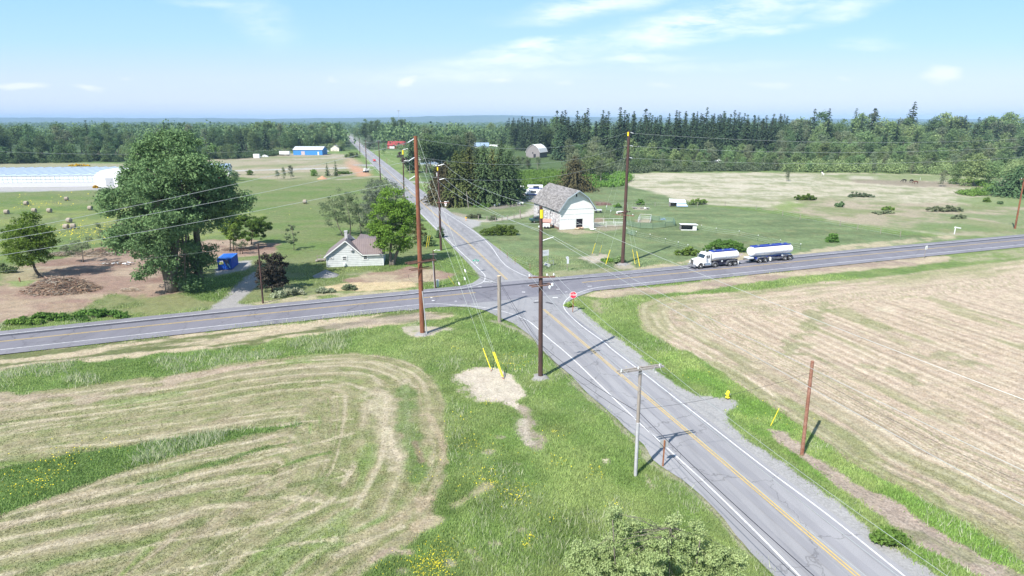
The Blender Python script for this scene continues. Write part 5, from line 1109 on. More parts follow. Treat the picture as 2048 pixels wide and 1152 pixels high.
for k in range(7): c = P5.t*(.16+.11*k)+Vector((.17, -.02, 0)); mb.bar(c, c+Vector((.1, 0, 0)), .03)
mb.build('step_bolt', m_alu, P5.root)
mb = MB()
for sx in (-1, 1):
    for k in range(2):
        o_ = a5(sx*(1.7-.5*k), .2)-P5.b; pts = [o_+Vector((sx*-.0, -.1, 0)), o_+Vector((-.25, -.5, .25-.5*k)), o_+Vector((-.1, -.85, -.25)), o_+Vector((.3, -.6, -.55))]
        mb.tube([Vector(v) for v in smoothline([tuple(p) for p in pts], 4)], .012, 4)
mb.build('jumper', m_wire, P5.root)
t2c = [a2(-1.3), a2(.62), a2(1.35)]; t5 = [a5(-1.75, .3), a5(-.3, .3), a5(1.6, .3)]; e5 = [RAY(1830, 1230, 16.5), RAY(1900, 1230, 16.8), RAY(2010, 1232, 17.2)]
for a, b, wds in zip(t2c, t5, ('left', 'middle', 'right')): wire('power_line', a, b, .5, wds+' line between the crossarms of the roadside dark pole and grey pole', .015)
for a, b, wds in zip(t5, e5, ('left', 'middle', 'right')): wire('power_line', a, b, .3, wds+' line from the grey crossarm pole towards the lower right corner', .013)
c4 = P4.w(566, .25); c2m = P2.w(690, .1); c5 = P5.w(826, .12)
for k, (dz, rr) in enumerate(((0, .028), (-.7, .02))):
    n_ = ('upper', 'lower')[k]
    wire('phone_cable', P8.w(505)+Vector((0, 0, dz*.6)), c4+Vector((0, 0, dz*.5)), .35, n_+' black cable from the slim pole to the grey stub', rr, m_cable, 'cable')
    wire('phone_cable', c4+Vector((0, 0, dz*.5)), c2m+Vector((0, 0, dz)), .3, n_+' black cable from the grey stub to the dark roadside pole', rr, m_cable, 'cable')
    wire('phone_cable', c2m+Vector((0, 0, dz)), c5+Vector((0, 0, dz)), .35, n_+' black cable over the left lane between dark pole and grey pole', rr, m_cable, 'cable')
    wire('phone_cable', c5+Vector((0, 0, dz)), RAY(1700+k*-40, 1215, 22), .25, n_+' black cable from the grey pole over the road to the bottom edge', rr, m_cable, 'cable')
for k, (A, B) in enumerate(((c4, c2m),)):
    pass
wire('phone_cable', P5.w(818, .1), P6.w(745), .45, 'thin dark cable from the grey pole across the road to the rusty stub', .014, m_cable, 'cable')
wire('phone_cable', P6.w(750), RAY(2150, 1010, 34), .4, 'thin dark cable from the rusty stub to the right edge', .014, m_cable, 'cable')
# wires of the left poles
wire('power_line', a1(1.9, .1), P4.w(560), .4, 'line from the reddish pole crossarm to the grey stub', .012, m_cable)
wire('power_line', P7.w(490), P8.w(503), .7, 'thin line between the slim pole and the pole by the driveway', .010, m_cable)
wire('power_line', P7.w(490), RAY(-300, 560, 78), .7, 'thin line from the driveway pole to the left edge', .010, m_wire)
mb = MB(); c = P8.at(502); mb.tube([c, c+Vector((.5, 0, .2)), c+Vector((.9, 0, .15))], .03, 6); mb.build('lamp_bracket', m_alu, P8.root)
mb = MB(); c = c+Vector((1.0, 0, .12)); mb.box(tuple(c), (.5, .22, .12)); mb.build('lamp_head', m_alu, P8.root, bevel=.03)
mb = MB(); mb.tube([(-.16, -.02, 0), P8.t*.72+Vector((-.16, -.02, 0))], .05, 7); mb.build('conduit', m_white_m, P8.root)
P8.arm(hgt(P8.b, 508), 0, .6, m_armg, off=.12, w=.07, h=.08)
chain = [P9, P10, P11, P12, P13, P14]; rows = ((0, 4), (22, 22), (40, 40))
def up(p, f): return p.b+p.t*f
for a, b in zip(chain[:-1], chain[1:]):
    nm = {P9: 'first', P10: 'second', P11: 'third', P12: 'fourth', P13: 'fifth'}[a]
    for f, wd in ((.99, 'upper'), (.86, 'middle'), (.70, 'lower')): wire('power_line', up(a, f), up(b, f), 1.2, f'{wd} line of the {nm} span up the north road', .02)
for p in (P10,):
    mb = MB(); mb.tube([p.at(309), p.at(300)], .3, 8); mb.build('marker_band', m_ylw, p.root)
    for py in (299, 322): mb = MB(); c = p.at(py); mb.tube([c, c+Vector((1.8, 0, .3))], [.08, .05], 7); mb.build('standoff_arm', m_alu, p.root)
for p in (P11, P12): p.arm(p.h*.98, .2, 1.2, m_alu, off=.2)
wire('power_line', P11.w(283), RAY(-250, 288, 255), 5, 'faint far line crossing before the left wood', .03)
P15.arm(P15.h-.4, .35, 2.2, m_red, off=.25, ins=(-1.6,))
# lattice pylon pieces over the woods, mast
def pylon(px, base_y, top_y, w, label, two=True):
    b = G(px, base_y); h = hgt(b, top_y); root = empty('pylon', b, 0, label, 'pylon'); mb = MB()
    for sx in (-1, 1):
        for sy in (-1, 1): mb.bar((sx*w*.28, sy*1.5, 0), (sx*w*(.28 if not two else .20), sy*.5, h*.97), .35)
        for k in range(6): mb.bar((sx*w*.25, -1.2, h*k/6), (-sx*w*.25, -1., h*(k+1)/6), .22) if not two else mb.bar((sx*w*.25-1, -1, h*k/6), (sx*w*.24+1, -1, h*(k+1)/6), .2)
    mb.build('lattice', m_alu, root); mb = MB(); mb.bar((-w*.5, 0, h*.97), (w*.5, 0, h*.97), .7, .5); mb.bar((-w*.42, 0, h*.86), (w*.42, 0, h*.86), .4, .3)
    for k in range(9): x = -w*.45+w*.9*k/8; mb.bar((x, 0, h*.97), (x*.85, 0, h*.86), .22)
    mb.build('crossbeam', m_alu, root)
    return root
pylon(896, 262, 246, 9, 'white lattice pylon above the distant trees in the middle', False)
pylon(1897, 296, 249, 17, 'wide lattice pylon half hidden in the upper right wood')
b = G(799, 262); h = hgt(b, 221); root = empty('water_mast', b, 0, 'lone thin mast with a disc on top above the far trees', 'mast')
mb = MB(); mb.tube([(0, 0, 0), (0, 0, h)], [.8, .45], 8); mb.build('mast', m_alu, root); mb = MB(); mb.lathe([(.3, -1.2), (2.8, -.7), (3.2, 0), (2.4, .8), (.4, 1.1)], (0, 0, h), 14); mb.build('disc', m_pvc, root)
# ------------------------------------------------------------ buildings
def mat_bands(name, c1, c2, period, axis='Z', width=.12, rough=.7, nz=.12, metal=0.):
    """boards or sheets: dark joint every period along an axis"""
    m = bpy.data.materials.new(name); m.use_nodes = True; nt = m.node_tree; N, L = nt.nodes, nt.links; b = N['Principled BSDF']
    b.inputs['Roughness'].default_value = rough; b.inputs['Metallic'].default_value = metal; b.inputs['Specular IOR Level'].default_value = .3
    t = N.new('ShaderNodeTexCoord'); s = N.new('ShaderNodeSeparateXYZ'); L.new(t.outputs['Object'], s.inputs[0])
    d = N.new('ShaderNodeMath'); d.operation = 'DIVIDE'; d.inputs[1].default_value = period; L.new(s.outputs['XYZ'.index(axis)], d.inputs[0])
    f = N.new('ShaderNodeMath'); f.operation = 'FRACT'; L.new(d.outputs[0], f.inputs[0])
    g = N.new('ShaderNodeMath'); g.operation = 'LESS_THAN'; g.inputs[1].default_value = width; L.new(f.outputs[0], g.inputs[0])
    n = N.new('ShaderNodeTexNoise'); n.inputs['Scale'].default_value = 1.3; n.inputs['Detail'].default_value = 6; L.new(t.outputs['Object'], n.inputs[0])
    mr = N.new('ShaderNodeMapRange'); mr.inputs[1].default_value = .3; mr.inputs[2].default_value = .7; mr.inputs[3].default_value = 1-nz; mr.inputs[4].default_value = 1+nz*.4; L.new(n.outputs[0], mr.inputs[0])
    x = N.new('ShaderNodeMix'); x.data_type = 'RGBA'; x.inputs[6].default_value = (*c1, 1); x.inputs[7].default_value = (*c2, 1); L.new(g.outputs[0], x.inputs[0])
    v = N.new('ShaderNodeVectorMath'); v.operation = 'SCALE'; L.new(x.outputs[2], v.inputs[0]); L.new(mr.outputs[0], v.inputs['Scale']); L.new(v.outputs[0], b.inputs['Base Color'])
    return m
m_sid = mat_bands('pale_lap_siding', (.62, .64, .64), (.34, .36, .37), .36, 'Z', .2)
m_brf = mat_bands('brown_metal_roofing', (.205, .165, .165), (.13, .10, .10), .42, 'X', .12, .55)
m_brfy = mat_bands('brown_metal_roofing_front', (.205, .165, .165), (.13, .10, .10), .42, 'Y', .12, .55)
m_glass = mat('dark_window_glass', (.03, .035, .045), .15, spec=.6)
m_trim = mat('white_trim_paint', (.74, .75, .75), .6)
m_wboard = mat_bands('white_board_siding', (.80, .81, .80), (.62, .63, .64), .30, 'X', .1, nz=.08)
m_peel = mat('peeling_white_boards', (.74, .73, .74), .85, color2=(.17, .14, .16), nscale=1.15, stretch=(.7, .7, 1.8), bump=.3)
m_shake = mat('weathered_shake_roof', (.31, .295, .295), .95, color2=(.085, .08, .08), nscale=1.3, stretch=(1, .6, 2.2), bump=.8, bscale=4)
m_grass_r = mat('mossy_roof_edge', (.25, .22, .12), .95)
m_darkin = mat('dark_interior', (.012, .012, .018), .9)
m_found = mat('grey_foundation', (.40, .40, .40), .9)
def frame_of(A, B):
    """origin A, local x towards B on the ground, local y away from the camera side"""
    A, B = Vector(A), Vector(B); d = B-A; return A, math.atan2(d.y, d.x), d.length
def window(root, c, w, h, wall='Y', split=True):
    f = MB(); t = .09
    if wall == 'Y':
        f.box((c[0], c[1]-.035, c[2]+h/2), (w+.24, .07, .12)); f.box((c[0], c[1]-.035, c[2]-h/2), (w+.24, .07, .12)); f.box((c[0]-w/2, c[1]-.035, c[2]), (.12, .07, h-.12)); f.box((c[0]+w/2, c[1]-.035, c[2]), (.12, .07, h-.12))
        if split: f.box((c[0], c[1]-.03, c[2]), (w-.12, .06, .10))
        fr = f.build('window', m_trim, root); g = MB(); g.box((c[0], c[1]-.012, c[2]), (w-.1, .02, h-.1)); g.build('pane', m_glass, fr)
    else:
        f.box((c[0]-.035, c[1], c[2]+h/2), (.07, w+.24, .12)); f.box((c[0]-.035, c[1], c[2]-h/2), (.07, w+.24, .12)); f.box((c[0]-.035, c[1]-w/2, c[2]), (.07, .12, h-.12)); f.box((c[0]-.035, c[1]+w/2, c[2]), (.07, .12, h-.12))
        fr = f.build('window', m_trim, root); g = MB(); g.box((c[0]-.012, c[1], c[2]), (.02, w-.1, h-.1)); g.build('pane', m_glass, fr)
    return fr
def slab(mb, quad, t=.12):
    """roof slab under a quad"""
    q = [Vector(v) for v in quad]; n = (q[1]-q[0]).cross(q[2]-q[0]).normalized(); n = n if n.z > 0 else -n
    lo = [v-n*t for v in q]; k = len(q); mb.add(q+lo, [tuple(range(k)), tuple(range(2*k-1, k-1, -1))]+[(i, (i+1) % k, (i+1) % k+k, i+k) for i in range(k)])
# the white house with brown metal roof
A, rz, L0 = frame_of(G(654, 535), G(767, 531)); hr = empty('house', A, rz, 'small white sided house with brown metal roof and chimney', 'house')
wg = 6.7; he = 2.35; hp = hgt(A, 482)*.985; dep = 7.4; L0 = 11.0; hm_ = 4.75
mb = MB(); mb.prism([(0, 0), (wg, 0), (wg, he+.25), (wg*.58, hp), (0, he)], 'Y', 0, dep)
mb.prism([(.012, 0), (3.9, 0), (7.0, 0), (7.0, 2.5), (3.6, hm_-.05), (.012, 2.6)], 'X', wg-.6, L0)
mb.build('wall', m_sid, hr)
# gable roof (ridge runs back) and main roof (ridge runs sideways)
o_ = .38; ax = wg*.58
mb = MB()
def rline(x): return he+(hp-he)*x/ax if x <= ax else hp-(hp-he-.25)*(x-ax)/(wg-ax)
sl = (hp-he)/ax
slab(mb, [(-o_, -o_, he-o_*sl+.12), (ax, -o_, hp+.12), (ax, dep+.2, hp+.12), (-o_, dep+.2, he-o_*sl+.12)])
sr = (hp-he-.25)/(wg-ax)
slab(mb, [(ax, -o_, hp+.12), (wg+o_*.6, -o_, he+.25-o_*.6*sr+.12), (wg+o_*.6, 2.2, he+.25-o_*.6*sr+.12), (ax, dep+.2, hp+.12)])
mb.build('roof', m_brfy, hr)
mb = MB()
slab(mb, [(wg-.1, -.35, 2.42), (L0+.35, -.35, 2.42), (L0+.35, 3.6, hm_+.12), (ax+.4, 3.6, hm_+.12)])
slab(mb, [(ax+.4, 3.6, hm_+.118), (L0+.35, 3.6, hm_+.118), (L0+.35, 7.4, 2.55), (ax+.4, 7.4, 2.55)])
slab(mb, [(ax+1.6, 5.4, 4.5), (ax+2.2, 8.6, 5.0), (L0-.6, 8.8, 4.2), (L0-.4, 5.4, 4.0)], .1)
mb.build('roof', m_brf, hr)
mb = MB(); mb.box((ax-.1, 2.6, hp+.55), (.55, .55, 1.7)); mb.box((ax-.1, 2.6, hp+1.45), (.68, .68, .14)); mb.build('chimney', mat('pale_chimney_block', (.52, .52, .54), .8, noise=.2), hr)
mb = MB()
for a, b in (((-o_, -o_-.02, he-o_*sl-.02), (ax, -o_-.02, hp)), ((ax, -o_-.02, hp), (wg+o_*.6, -o_-.02, he+.25-o_*.6*sr-.02))): mb.bar(a, b, .05, .2)
mb.box((wg+(L0-wg)/2+.3, -.38, 2.3), (L0-wg+.1, .05, .16)); mb.build('fascia', m_trim, hr)
window(hr, (3.5, -.005, 1.75), .85, .75); window(hr, (1.0, -.005, 1.85), .55, .3, split=False); window(hr, (7.5, -.003, 1.75), .8, .7)
mb = MB(); mb.box((L0-.06, -.03, 1.2), (.14, .06, 2.3)); mb.box((.03, -.03, 1.15), (.12, .06, 2.25)); mb.build('corner_board', m_trim, hr)
mb = MB(); mb.box((3.4, -.22, .55), (.45, .4, .5)); mb.build('meter_box', m_ins, hr, bevel=.03)
mb = MB(); mb.lathe([(.05, 0), (.32, .12), (.34, .14)], (5.0, -.35, 3.35), 10, 'Y'); mb.bar((5.0, -.2, 3.35), (5.3, 0, 3.0), .05); mb.build('satellite_dish', m_pvc, hr)
st_ = empty('deck', G(643, 522), .15, 'small grey wooden steps at the left side of the white house', 'steps'); mb = MB(); mb.box((0, 0, .35), (1.6, 1.2, .12)); mb.box((-.9, -.1, .18), (.5, 1.2, .1)); mb.build('tread', m_grey, st_)
mb = MB()
for x in (-.7, 0, .7): mb.box((x, -.55, .75), (.08, .08, 1.5))
mb.box((0, -.55, 1.2), (1.6, .06, .1)); mb.build('railing', m_grey, st_)
def heap(name, px, wpx, h, m, label, cat='heap', wy=.6, seed=0, rag=.12):
    b = G(*px); r = wpx/2/F*math.hypot(b.y, H); mb = MB(); n = 26; R = random.Random(seed); vs = [(0, 0, h)]; fs = []
    rings = 7
    for i in range(1, rings+1):
        t = i/rings
        for k in range(n):
            a = 6.283*k/n; q = r*t*(1+rag*(R.random()-.5)*2); vs.append((math.cos(a)*q, math.sin(a)*q*wy, h*(1-t)**1.1*(1+rag*(R.random()-.5))-(.05 if i == rings else 0)))
    fs += [(0, 1+k, 1+(k+1) % n) for k in range(n)]
    for i in range(rings-1):
        for k in range(n): fs.append((1+i*n+k, 1+(i+1)*n+k, 1+(i+1)*n+(k+1) % n, 1+i*n+(k+1) % n))
    mb.add(vs, fs); o = mb.build(name, m, smooth=True); o.location = (b.x, b.y, 0); return tag(o, label, cat)
heap('gravel_heap', (652, 551), 52, 1.15, m_grav, 'cone of grey gravel in front of the white house', wy=.8, seed=1, rag=.05)
heap('soil_heap', (645, 358), 22, 1.6, mat('orange_soil', (.46, .26, .17), .95, noise=.2), 'small orange soil heap beyond the meadow', seed=2)
heap('manure_heap', (1208, 409), 32, .8, mat('dark_brown_manure', (.15, .09, .075), .95, noise=.4, bump=.6), 'dark brown heap behind the white barn', seed=3, rag=.3)
# the white gambrel barn
A = G(1119, 459.5); B_ = G(1186.5, 455.5); rz = math.atan2((B_-A).y, (B_-A).x); W = (B_-A).length
Cc = G(1069, 437); Lb = (Cc-A).length; ang = math.atan2((Cc-A).y, (Cc-A).x); 
br = empty('barn', A, rz, 'weathered white gambrel barn with grey shake roof and open doorway', 'barn')
Ld = Lb*math.sin(ang-rz); Ld = max(Ld, 12)
he = hgt(A, 419); hb = he+ (hgt(A, 381)-he)*.62*.92; ha = hgt(G(1153, 457.5), 381)
R_ = [(0, 0), (W, 0), (W, he), (W*.80, hb), (W*.5, ha), (W*.20, hb), (0, he)]
sk = Lb*math.cos(ang-rz)    # the far end stands slightly aside
def P3d(u, v, w): return (u+sk*v/Ld*0, v, w)
mb = MB(); mb.prism([(.02, 0), (W-.02, 0), (W-.02, he-.02), (W*.8, hb-.05), (W*.5, ha-.08), (W*.2, hb-.05), (.02, he-.02)], 'Y', .06, Ld-.06); mb.build('side_wall', m_peel, br)
dx0, dx1, dh = W*.485, W*.675, hgt(G(1150, 457.8), 438)
mb = MB()   # front with a real opening
mb.box((dx0/2, 0, dh/2), (dx0, .1, dh)); mb.box(((dx1+W)/2, 0, dh/2), (W-dx1, .1, dh)); mb.box((W/2, 0, (dh+he)/2), (W, .1, he-dh)); mb.prism([(0, he), (W, he), (W*.8, hb), (W*.5, ha), (W*.2, hb)], 'Y', -.05, .05); mb.build('front_wall', m_wboard, br)
mb = MB(); mb.box((W/2, -.075, he-.02), (W, .04, .14)); mb.box((W*.25, -.075, dh+.06), (W*.5, .05, .12)); mb.box((W/2, -.072, (dh+he)/2), (W*.98, .03, .08)); mb.build('trim_board', mat('grey_white_trim', (.60, .62, .64), .7), br)
mb = MB(); mb.box((dx0*.66, -.12, dh*.48), (dx0*.6, .06, dh*.94)); mb.build('sliding_door', m_wboard, br)
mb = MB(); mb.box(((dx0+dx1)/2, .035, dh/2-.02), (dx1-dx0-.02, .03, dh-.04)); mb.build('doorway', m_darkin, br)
mb = MB(); mb.bar((dx0, -.02, dh*.42), (dx1, -.02, dh*.42), .04, .06); mb.build('gate_bar', m_trim, br)
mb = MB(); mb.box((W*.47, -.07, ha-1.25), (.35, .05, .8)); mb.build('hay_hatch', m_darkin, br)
oh = .7; mb = MB()
def gp(t): return t
for (x0, z0), (x1, z1) in (((-.55, he-.62), (W*.2, hb)), ((W*.2, hb), (W*.5, ha))):
    slab(mb, [(x0, -oh, z0+.14), (x1, -oh-(.5 if x1 > W*.4 else 0), z1+.14), (x1, Ld+.4, z1+.14), (x0, Ld+.4, z0+.14)], .14)
for (x0, z0), (x1, z1) in (((W+.55, he-.62), (W*.8, hb)), ((W*.8, hb), (W*.5, ha))):
    slab(mb, [(x0, -oh, z0+.137), (x1, -oh-(.5 if x1 < W*.6 else 0), z1+.137), (x1, Ld+.4, z1+.137), (x0, Ld+.4, z0+.137)], .14)
mb.build('roof', m_shake, br)
mb = MB()
for a, b in (((-.55, he-.62), (W*.2, hb)), ((W*.2, hb), (W*.5, ha)), ((W+.55, he-.62), (W*.8, hb)), ((W*.8, hb), (W*.5, ha))): mb.bar((a[0], -oh-.03-(0), a[1]), (b[0], -oh-.03-(.5 if abs(b[0]-W*.5) < .1 else 0), b[1]), .05, .26)
mb.build('fascia', mat('blue_grey_fascia', (.34, .40, .46), .7), br)
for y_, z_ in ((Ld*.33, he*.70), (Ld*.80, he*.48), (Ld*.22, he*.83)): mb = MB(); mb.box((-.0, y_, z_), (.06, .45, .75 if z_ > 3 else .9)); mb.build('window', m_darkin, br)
mb = MB(); mb.box((-.02, Ld*.5, .25), (.1, Ld*.96, .5)); mb.build('sill', mat('rotten_red_sill', (.22, .14, .11), .9, noise=.4), br)
# lean shed and trailer by the barn
def gable(name, foot, L, Wd, he, hr_, rz, mw, mr_, label, cat='building', oh=.4, doors=(), wins=(), z=0, overy=.4):
    """gabled building, ridge along local x, standing centred on foot"""
    root = empty(name, foot, rz, label, cat); mb = MB(); mb.prism([(-Wd/2, 0), (Wd/2, 0), (Wd/2, he), (0, hr_), (-Wd/2, he)], 'X', -L/2, L/2); mb.build('wall', mw, root)
    mb = MB(); s = (hr_-he)/(Wd/2)
    for sg in (-1, 1): slab(mb, [(-L/2-oh, sg*(Wd/2+overy), he-overy*s+.1), (L/2+oh, sg*(Wd/2+overy), he-overy*s+.1), (L/2+oh, 0, hr_+.1+.002*sg), (-L/2-oh, 0, hr_+.1+.002*sg)], .1)
    mb.build('roof', mr_, root)
    for (u, w_, h_, m_) in doors: mb = MB(); mb.box((u, -Wd/2-.03, h_/2), (w_, .06, h_)); mb.build('door', m_, root)
    for (u, zc, w_, h_) in wins: window(root, (u, -Wd/2-.002, zc), w_, h_, split=False)
    return root
m_blue = mat_bands('bright_blue_sheeting', (.06, .26, .62), (.05, .22, .55), 1., 'X', .1, .5); m_lroof = mat('pale_grey_roof', (.52, .55, .60), .5); m_redw = mat('red_barn_boards', (.42, .075, .065), .7, noise=.25); m_redr = mat('red_metal_roof', (.33, .06, .06), .5, noise=.15)
m_cream = mat('cream_wall', (.68, .64, .55), .7); m_wht = mat('white_wall', (.76, .77, .78), .65, noise=.06); m_bgry = mat('blue_grey_wall', (.22, .30, .42), .7); m_sh = mat('grey_shingle_roof', (.27, .27, .30), .9, noise=.2); m_bshed = mat('vivid_blue_panels', (.015, .10, .52), .5, color2=(.010, .065, .38), nscale=1.5)
m_mint = mat('pale_mint_wall', (.50, .66, .60), .6); m_tin = mat('grey_weathered_boards', (.28, .26, .27), .85, noise=.3, nscale=3); m_whroof = mat('white_metal_roof', (.85, .86, .88), .4)
def mid(x, y): return G(x, y)
def span(x0, x1, y): return (G(x1, y)-G(x0, y)).length
b0 = mid(616, 310); gable('warehouse', (b0.x, b0.y+7, 0), span(587, 645, 310), 14, hgt(b0, 299.5), hgt((b0.x, b0.y+7), 293), 0, m_blue, m_lroof, 'long bright blue warehouse with pale roof beyond the meadow', doors=((-4, 3, 3, mat('pinkish_door', (.5, .42, .45), .7)), (span(587, 645, 310)*.36, 1.2, 2.6, m_trim)))
b0 = mid(668, 302.5); gable('house', (b0.x+1, b0.y+5, 0), 8.5, 8, 3, 5.6, math.pi/2-.1, m_cream, m_sh, 'small cream house right of the blue warehouse', doors=())
b0 = mid(570, 311); t_ = empty('trailer', b0, 0, 'white box trailer left of the blue warehouse', 'trailer'); mb = MB(); mb.box((0, 0, 2.2), (8.3, 2.5, 2.6)); mb.build('box', m_wht, t_, bevel=.08); mb = MB(); [mb.lathe([(.45, -.15), (.5, 0), (.45, .15)], (x, -1.15, .5), 10, 'Y') for x in (2.2, 3.4)]; mb.box((0, 0, .8), (8, 1.2, .2)); mb.build('chassis', m_cable, t_)
b0 = mid(514, 316); t_ = empty('container', b0, .05, 'small white container at the edge of the far left wood', 'container'); mb = MB(); mb.box((0, 0, 1.5), (4.6, 2.4, 3)); mb.build('box', m_wht, t_, bevel=.05); mb = MB(); [mb.box((-2.2+.4*k, -1.22, 1.5), (.06, .05, 2.7)) for k in range(12)]; mb.build('rib', m_trim, t_)
b0 = mid(529, 314); t_ = empty('covered_boat', b0, .1, 'low white covered heap right of the small white container', 'cover'); mb = MB(); mb.prism([(-3, 0), (3.2, 0), (2.6, .7), (.8, 1.5), (-.4, 1.7), (-2.2, .8)], 'Y', -1.1, 1.1); mb.build('tarpaulin', m_wht, t_, bevel=.15)
b0 = mid(792, 297); gable('barn', (b0.x, b0.y+6, 0), span(774, 808, 297), 12, hgt(b0, 290.5), hgt((b0.x, b0.y+6), 282.5), 0, m_redw, m_redr, 'red barn with dark red roof right of the far road', doors=((3, 2.5, 3.2, m_darkin), (-4, 5, 2.2, m_wht)))
b0 = mid(862, 332); gable('house', (b0.x, b0.y+5, 0), span(842, 888, 332), 9, hgt(b0, 322), hgt((b0.x, b0.y+5), 309), 0, m_bgry, m_sh, 'long low blue house with grey roof and white porch', doors=())
pr = empty('porch', (b0.x, b0.y-.8, 0), 0, 'white porch railing along the front of the long blue house', 'porch'); mb = MB(); Lp = span(842, 888, 332); mb.box((0, 0, 1.25), (Lp, .08, .12)); mb.box((0, 0, .35), (Lp, .1, .5)); [mb.box((-Lp/2+Lp*k/16, 0, .85), (.16, .08, 1.1)) for k in range(17)]; mb.build('railing', m_trim, pr); mb = MB(); [mb.box((-Lp/2+Lp*k/6, .06, 1.4), (.14, .14, 2.8)) for k in range(7)]; mb.build('column', m_trim, pr)
b0 = mid(888, 308); gable('house', (b0.x, b0.y+5, 0), 13, 9, 4.5, 7, .1, m_redw, m_redw, 'rusty red house half hidden behind the tall alders')
b0 = mid(962, 302); gable('house', (b0.x, b0.y+5, 0), 14, 9, 4.2, 7.4, 0, m_wht, m_bgry, 'white house with blue grey roof above the farm conifers'); b0 = mid(985, 301); gable('house', (b0.x, b0.y+6, 0), 11, 8, 3.4, 5, .1, m_wht, m_whroof, 'white outbuilding right of the white house above the conifers')
b0 = mid(994, 268); gable('house', (b0.x, b0.y+6, 0), 26, 10, 5, 8, -.1, m_wht, m_whroof, 'far white buildings among trees left of the evergreen wood'); b0 = mid(1004, 281); gable('shed', (b0.x, b0.y, 0), 8, 6, 3, 4.5, .2, mat('ochre_wall', (.62, .42, .20), .7), m_sh, 'small ochre shed beside the evergreen wood')
b0 = mid(1268, 312); gable('shed', (b0.x, b0.y+6, 0), 13, 9, 6.0, 8.2, 0, m_mint, m_whroof, 'tall pale mint shed with white roof right of the corner pole top')
for i, (x, y, L_, rz_, lab) in enumerate(((1282, 330, 13, .1, 'pale blue mobile home in the leafy belt right of the corner pole'), (1322, 328, 9, -.2, 'white caravan in the leafy belt left of the purple tree'), (1350, 330, 7, .2, 'small white caravan below the round purple tree'), (1383, 327, 11, .1, 'low pink roofed hut between the yew and purple tree'), (1432, 331, 9, 0, 'white hut among the bushes right of the purple trees'))):
    b0 = mid(x, y); gable('cabin', (b0.x, b0.y+2, 0), L_, 3.6, 2.7, 3.4, rz_, (m_bgry if i == 0 else m_wht), (m_whroof if i != 3 else mat('pinkish_roof', (.58, .46, .44), .7)), lab, 'cabin')
# barrel roofed white barn
b0 = G(1043, 314); b1 = G(1058, 316); b2 = G(1078, 314); W2 = 11.5; root = empty('barn', (b1.x+3, b1.y+4, 0), -.45, 'white roofed barn with rounded gambrel gable before the evergreen wood', 'barn')
pts = [(-W2/2, 0), (W2/2, 0), (W2/2, 4.2), (W2*.40, 6.6), (W2*.2, 8.6), (0, 9.6), (-W2*.2, 8.6), (-W2*.40, 6.6), (-W2/2, 4.2)]
mb = MB(); mb.prism(pts, 'Y', 0, 15); mb.build('wall', m_tin, root); mb = MB(); rp = [(W2/2+.5, 3.8), (W2*.42, 6.7), (W2*.21, 8.85), (0, 9.8), (-W2*.21, 8.85), (-W2*.42, 6.7), (-W2/2-.5, 3.8)]
for a, b in zip(rp[:-1], rp[1:]): slab(mb, [(a[0], -.4, a[1]+.1), (b[0], -.4, b[1]+.1), (b[0], 15.4, b[1]+.1), (a[0], 15.4, a[1]+.1)], .1)
mb.build('roof', m_whroof, root); mb = MB(); mb.box((0, -.04, 3.6), (.9, .06, 1.2)); mb.box((1.6, -.04, 1.4), (2, .06, 2.8)); mb.build('door', m_cable, root)
# farmhouse behind the conifers
b0 = mid(972, 403); gable('farmhouse', (b0.x, b0.y+5, 0), 12, 9, 3.6, 6.6, .1, m_wht, mat('purplish_roof', (.30, .22, .24), .85, noise=.2), 'white farmhouse hidden behind the dark conifers', 'house', wins=((-3, 1.9, 1, 1.2), (0, 1.9, 1, 1.2), (3.4, 1.9, 1, 1.2)))
b0 = mid(1009, 400); gable('shed', (b0.x, b0.y+2, 0), 6.4, 4, 2.5, 3.1, .1, mat('pale_blue_wall', (.42, .58, .64), .7), m_sh, 'pale blue shed under the right side of the conifers', doors=((.6, .9, 2, m_darkin),))
# greenhouse range at the left
gl = G(196, 373); gx = G(-420, 379.5); hg = hgt(gl, 350.5); root = empty('greenhouse', gl, math.atan2((gl-gx).y, (gl-gx).x), 'long low white greenhouse range at the far left of the meadow', 'greenhouse'); Lg = (gl-gx).length; dg = 46.
m_gh = mat_bands('white_glazing', (.70, .76, .77), (.50, .58, .60), 1.9, 'X', .2, .4); m_ghr = mat('milky_roof_glass', (.50, .58, .70), .4, color2=(.40, .49, .62), nscale=.4); m_ghl = mat('pale_concrete_wall', (.56, .56, .60), .8, noise=.1)
mb = MB(); mb.box((-Lg/2, 0, hg*.20), (Lg, .3, hg*.40)); mb.box((-Lg/2, dg/2, hg*.2), (Lg-.4, dg-.4, hg*.38)); mb.build('base_wall', m_ghl, root)
mb = MB(); mb.box((-Lg/2, .02, hg*.54), (Lg-.1, .12, hg*.24)); mb.box((-Lg/2, .02, hg*.83), (Lg-.1, .12, hg*.26)); mb.build('side_glazing', m_gh, root)
mb = MB(); mb.box((-Lg/2, -.02, hg*.68), (Lg, .16, .14)); mb.box((-Lg/2, -.05, hg*.98), (Lg, .22, .22)); mb.build('gutter', m_pvc, root)
mb = MB(); nb = int(Lg/4.2); bw = Lg/nb
for k in range(nb):
    x0 = -Lg+k*bw; mb.prism([(x0, hg-.3), (x0+bw, hg-.3), (x0+bw, hg-.02), (x0+bw/2, hg+.52), (x0, hg-.02)], 'Y', -.08, .1); slab(mb, [(x0, 0, hg), (x0+bw/2, 0, hg+.55), (x0+bw/2, dg, hg+.55), (x0, dg, hg)], .05); slab(mb, [(x0+bw/2, 0, hg+.55), (x0+bw, 0, hg), (x0+bw, dg, hg), (x0+bw/2, dg, hg+.55)], .05)
mb.build('roof', m_ghr, root); mb = MB()
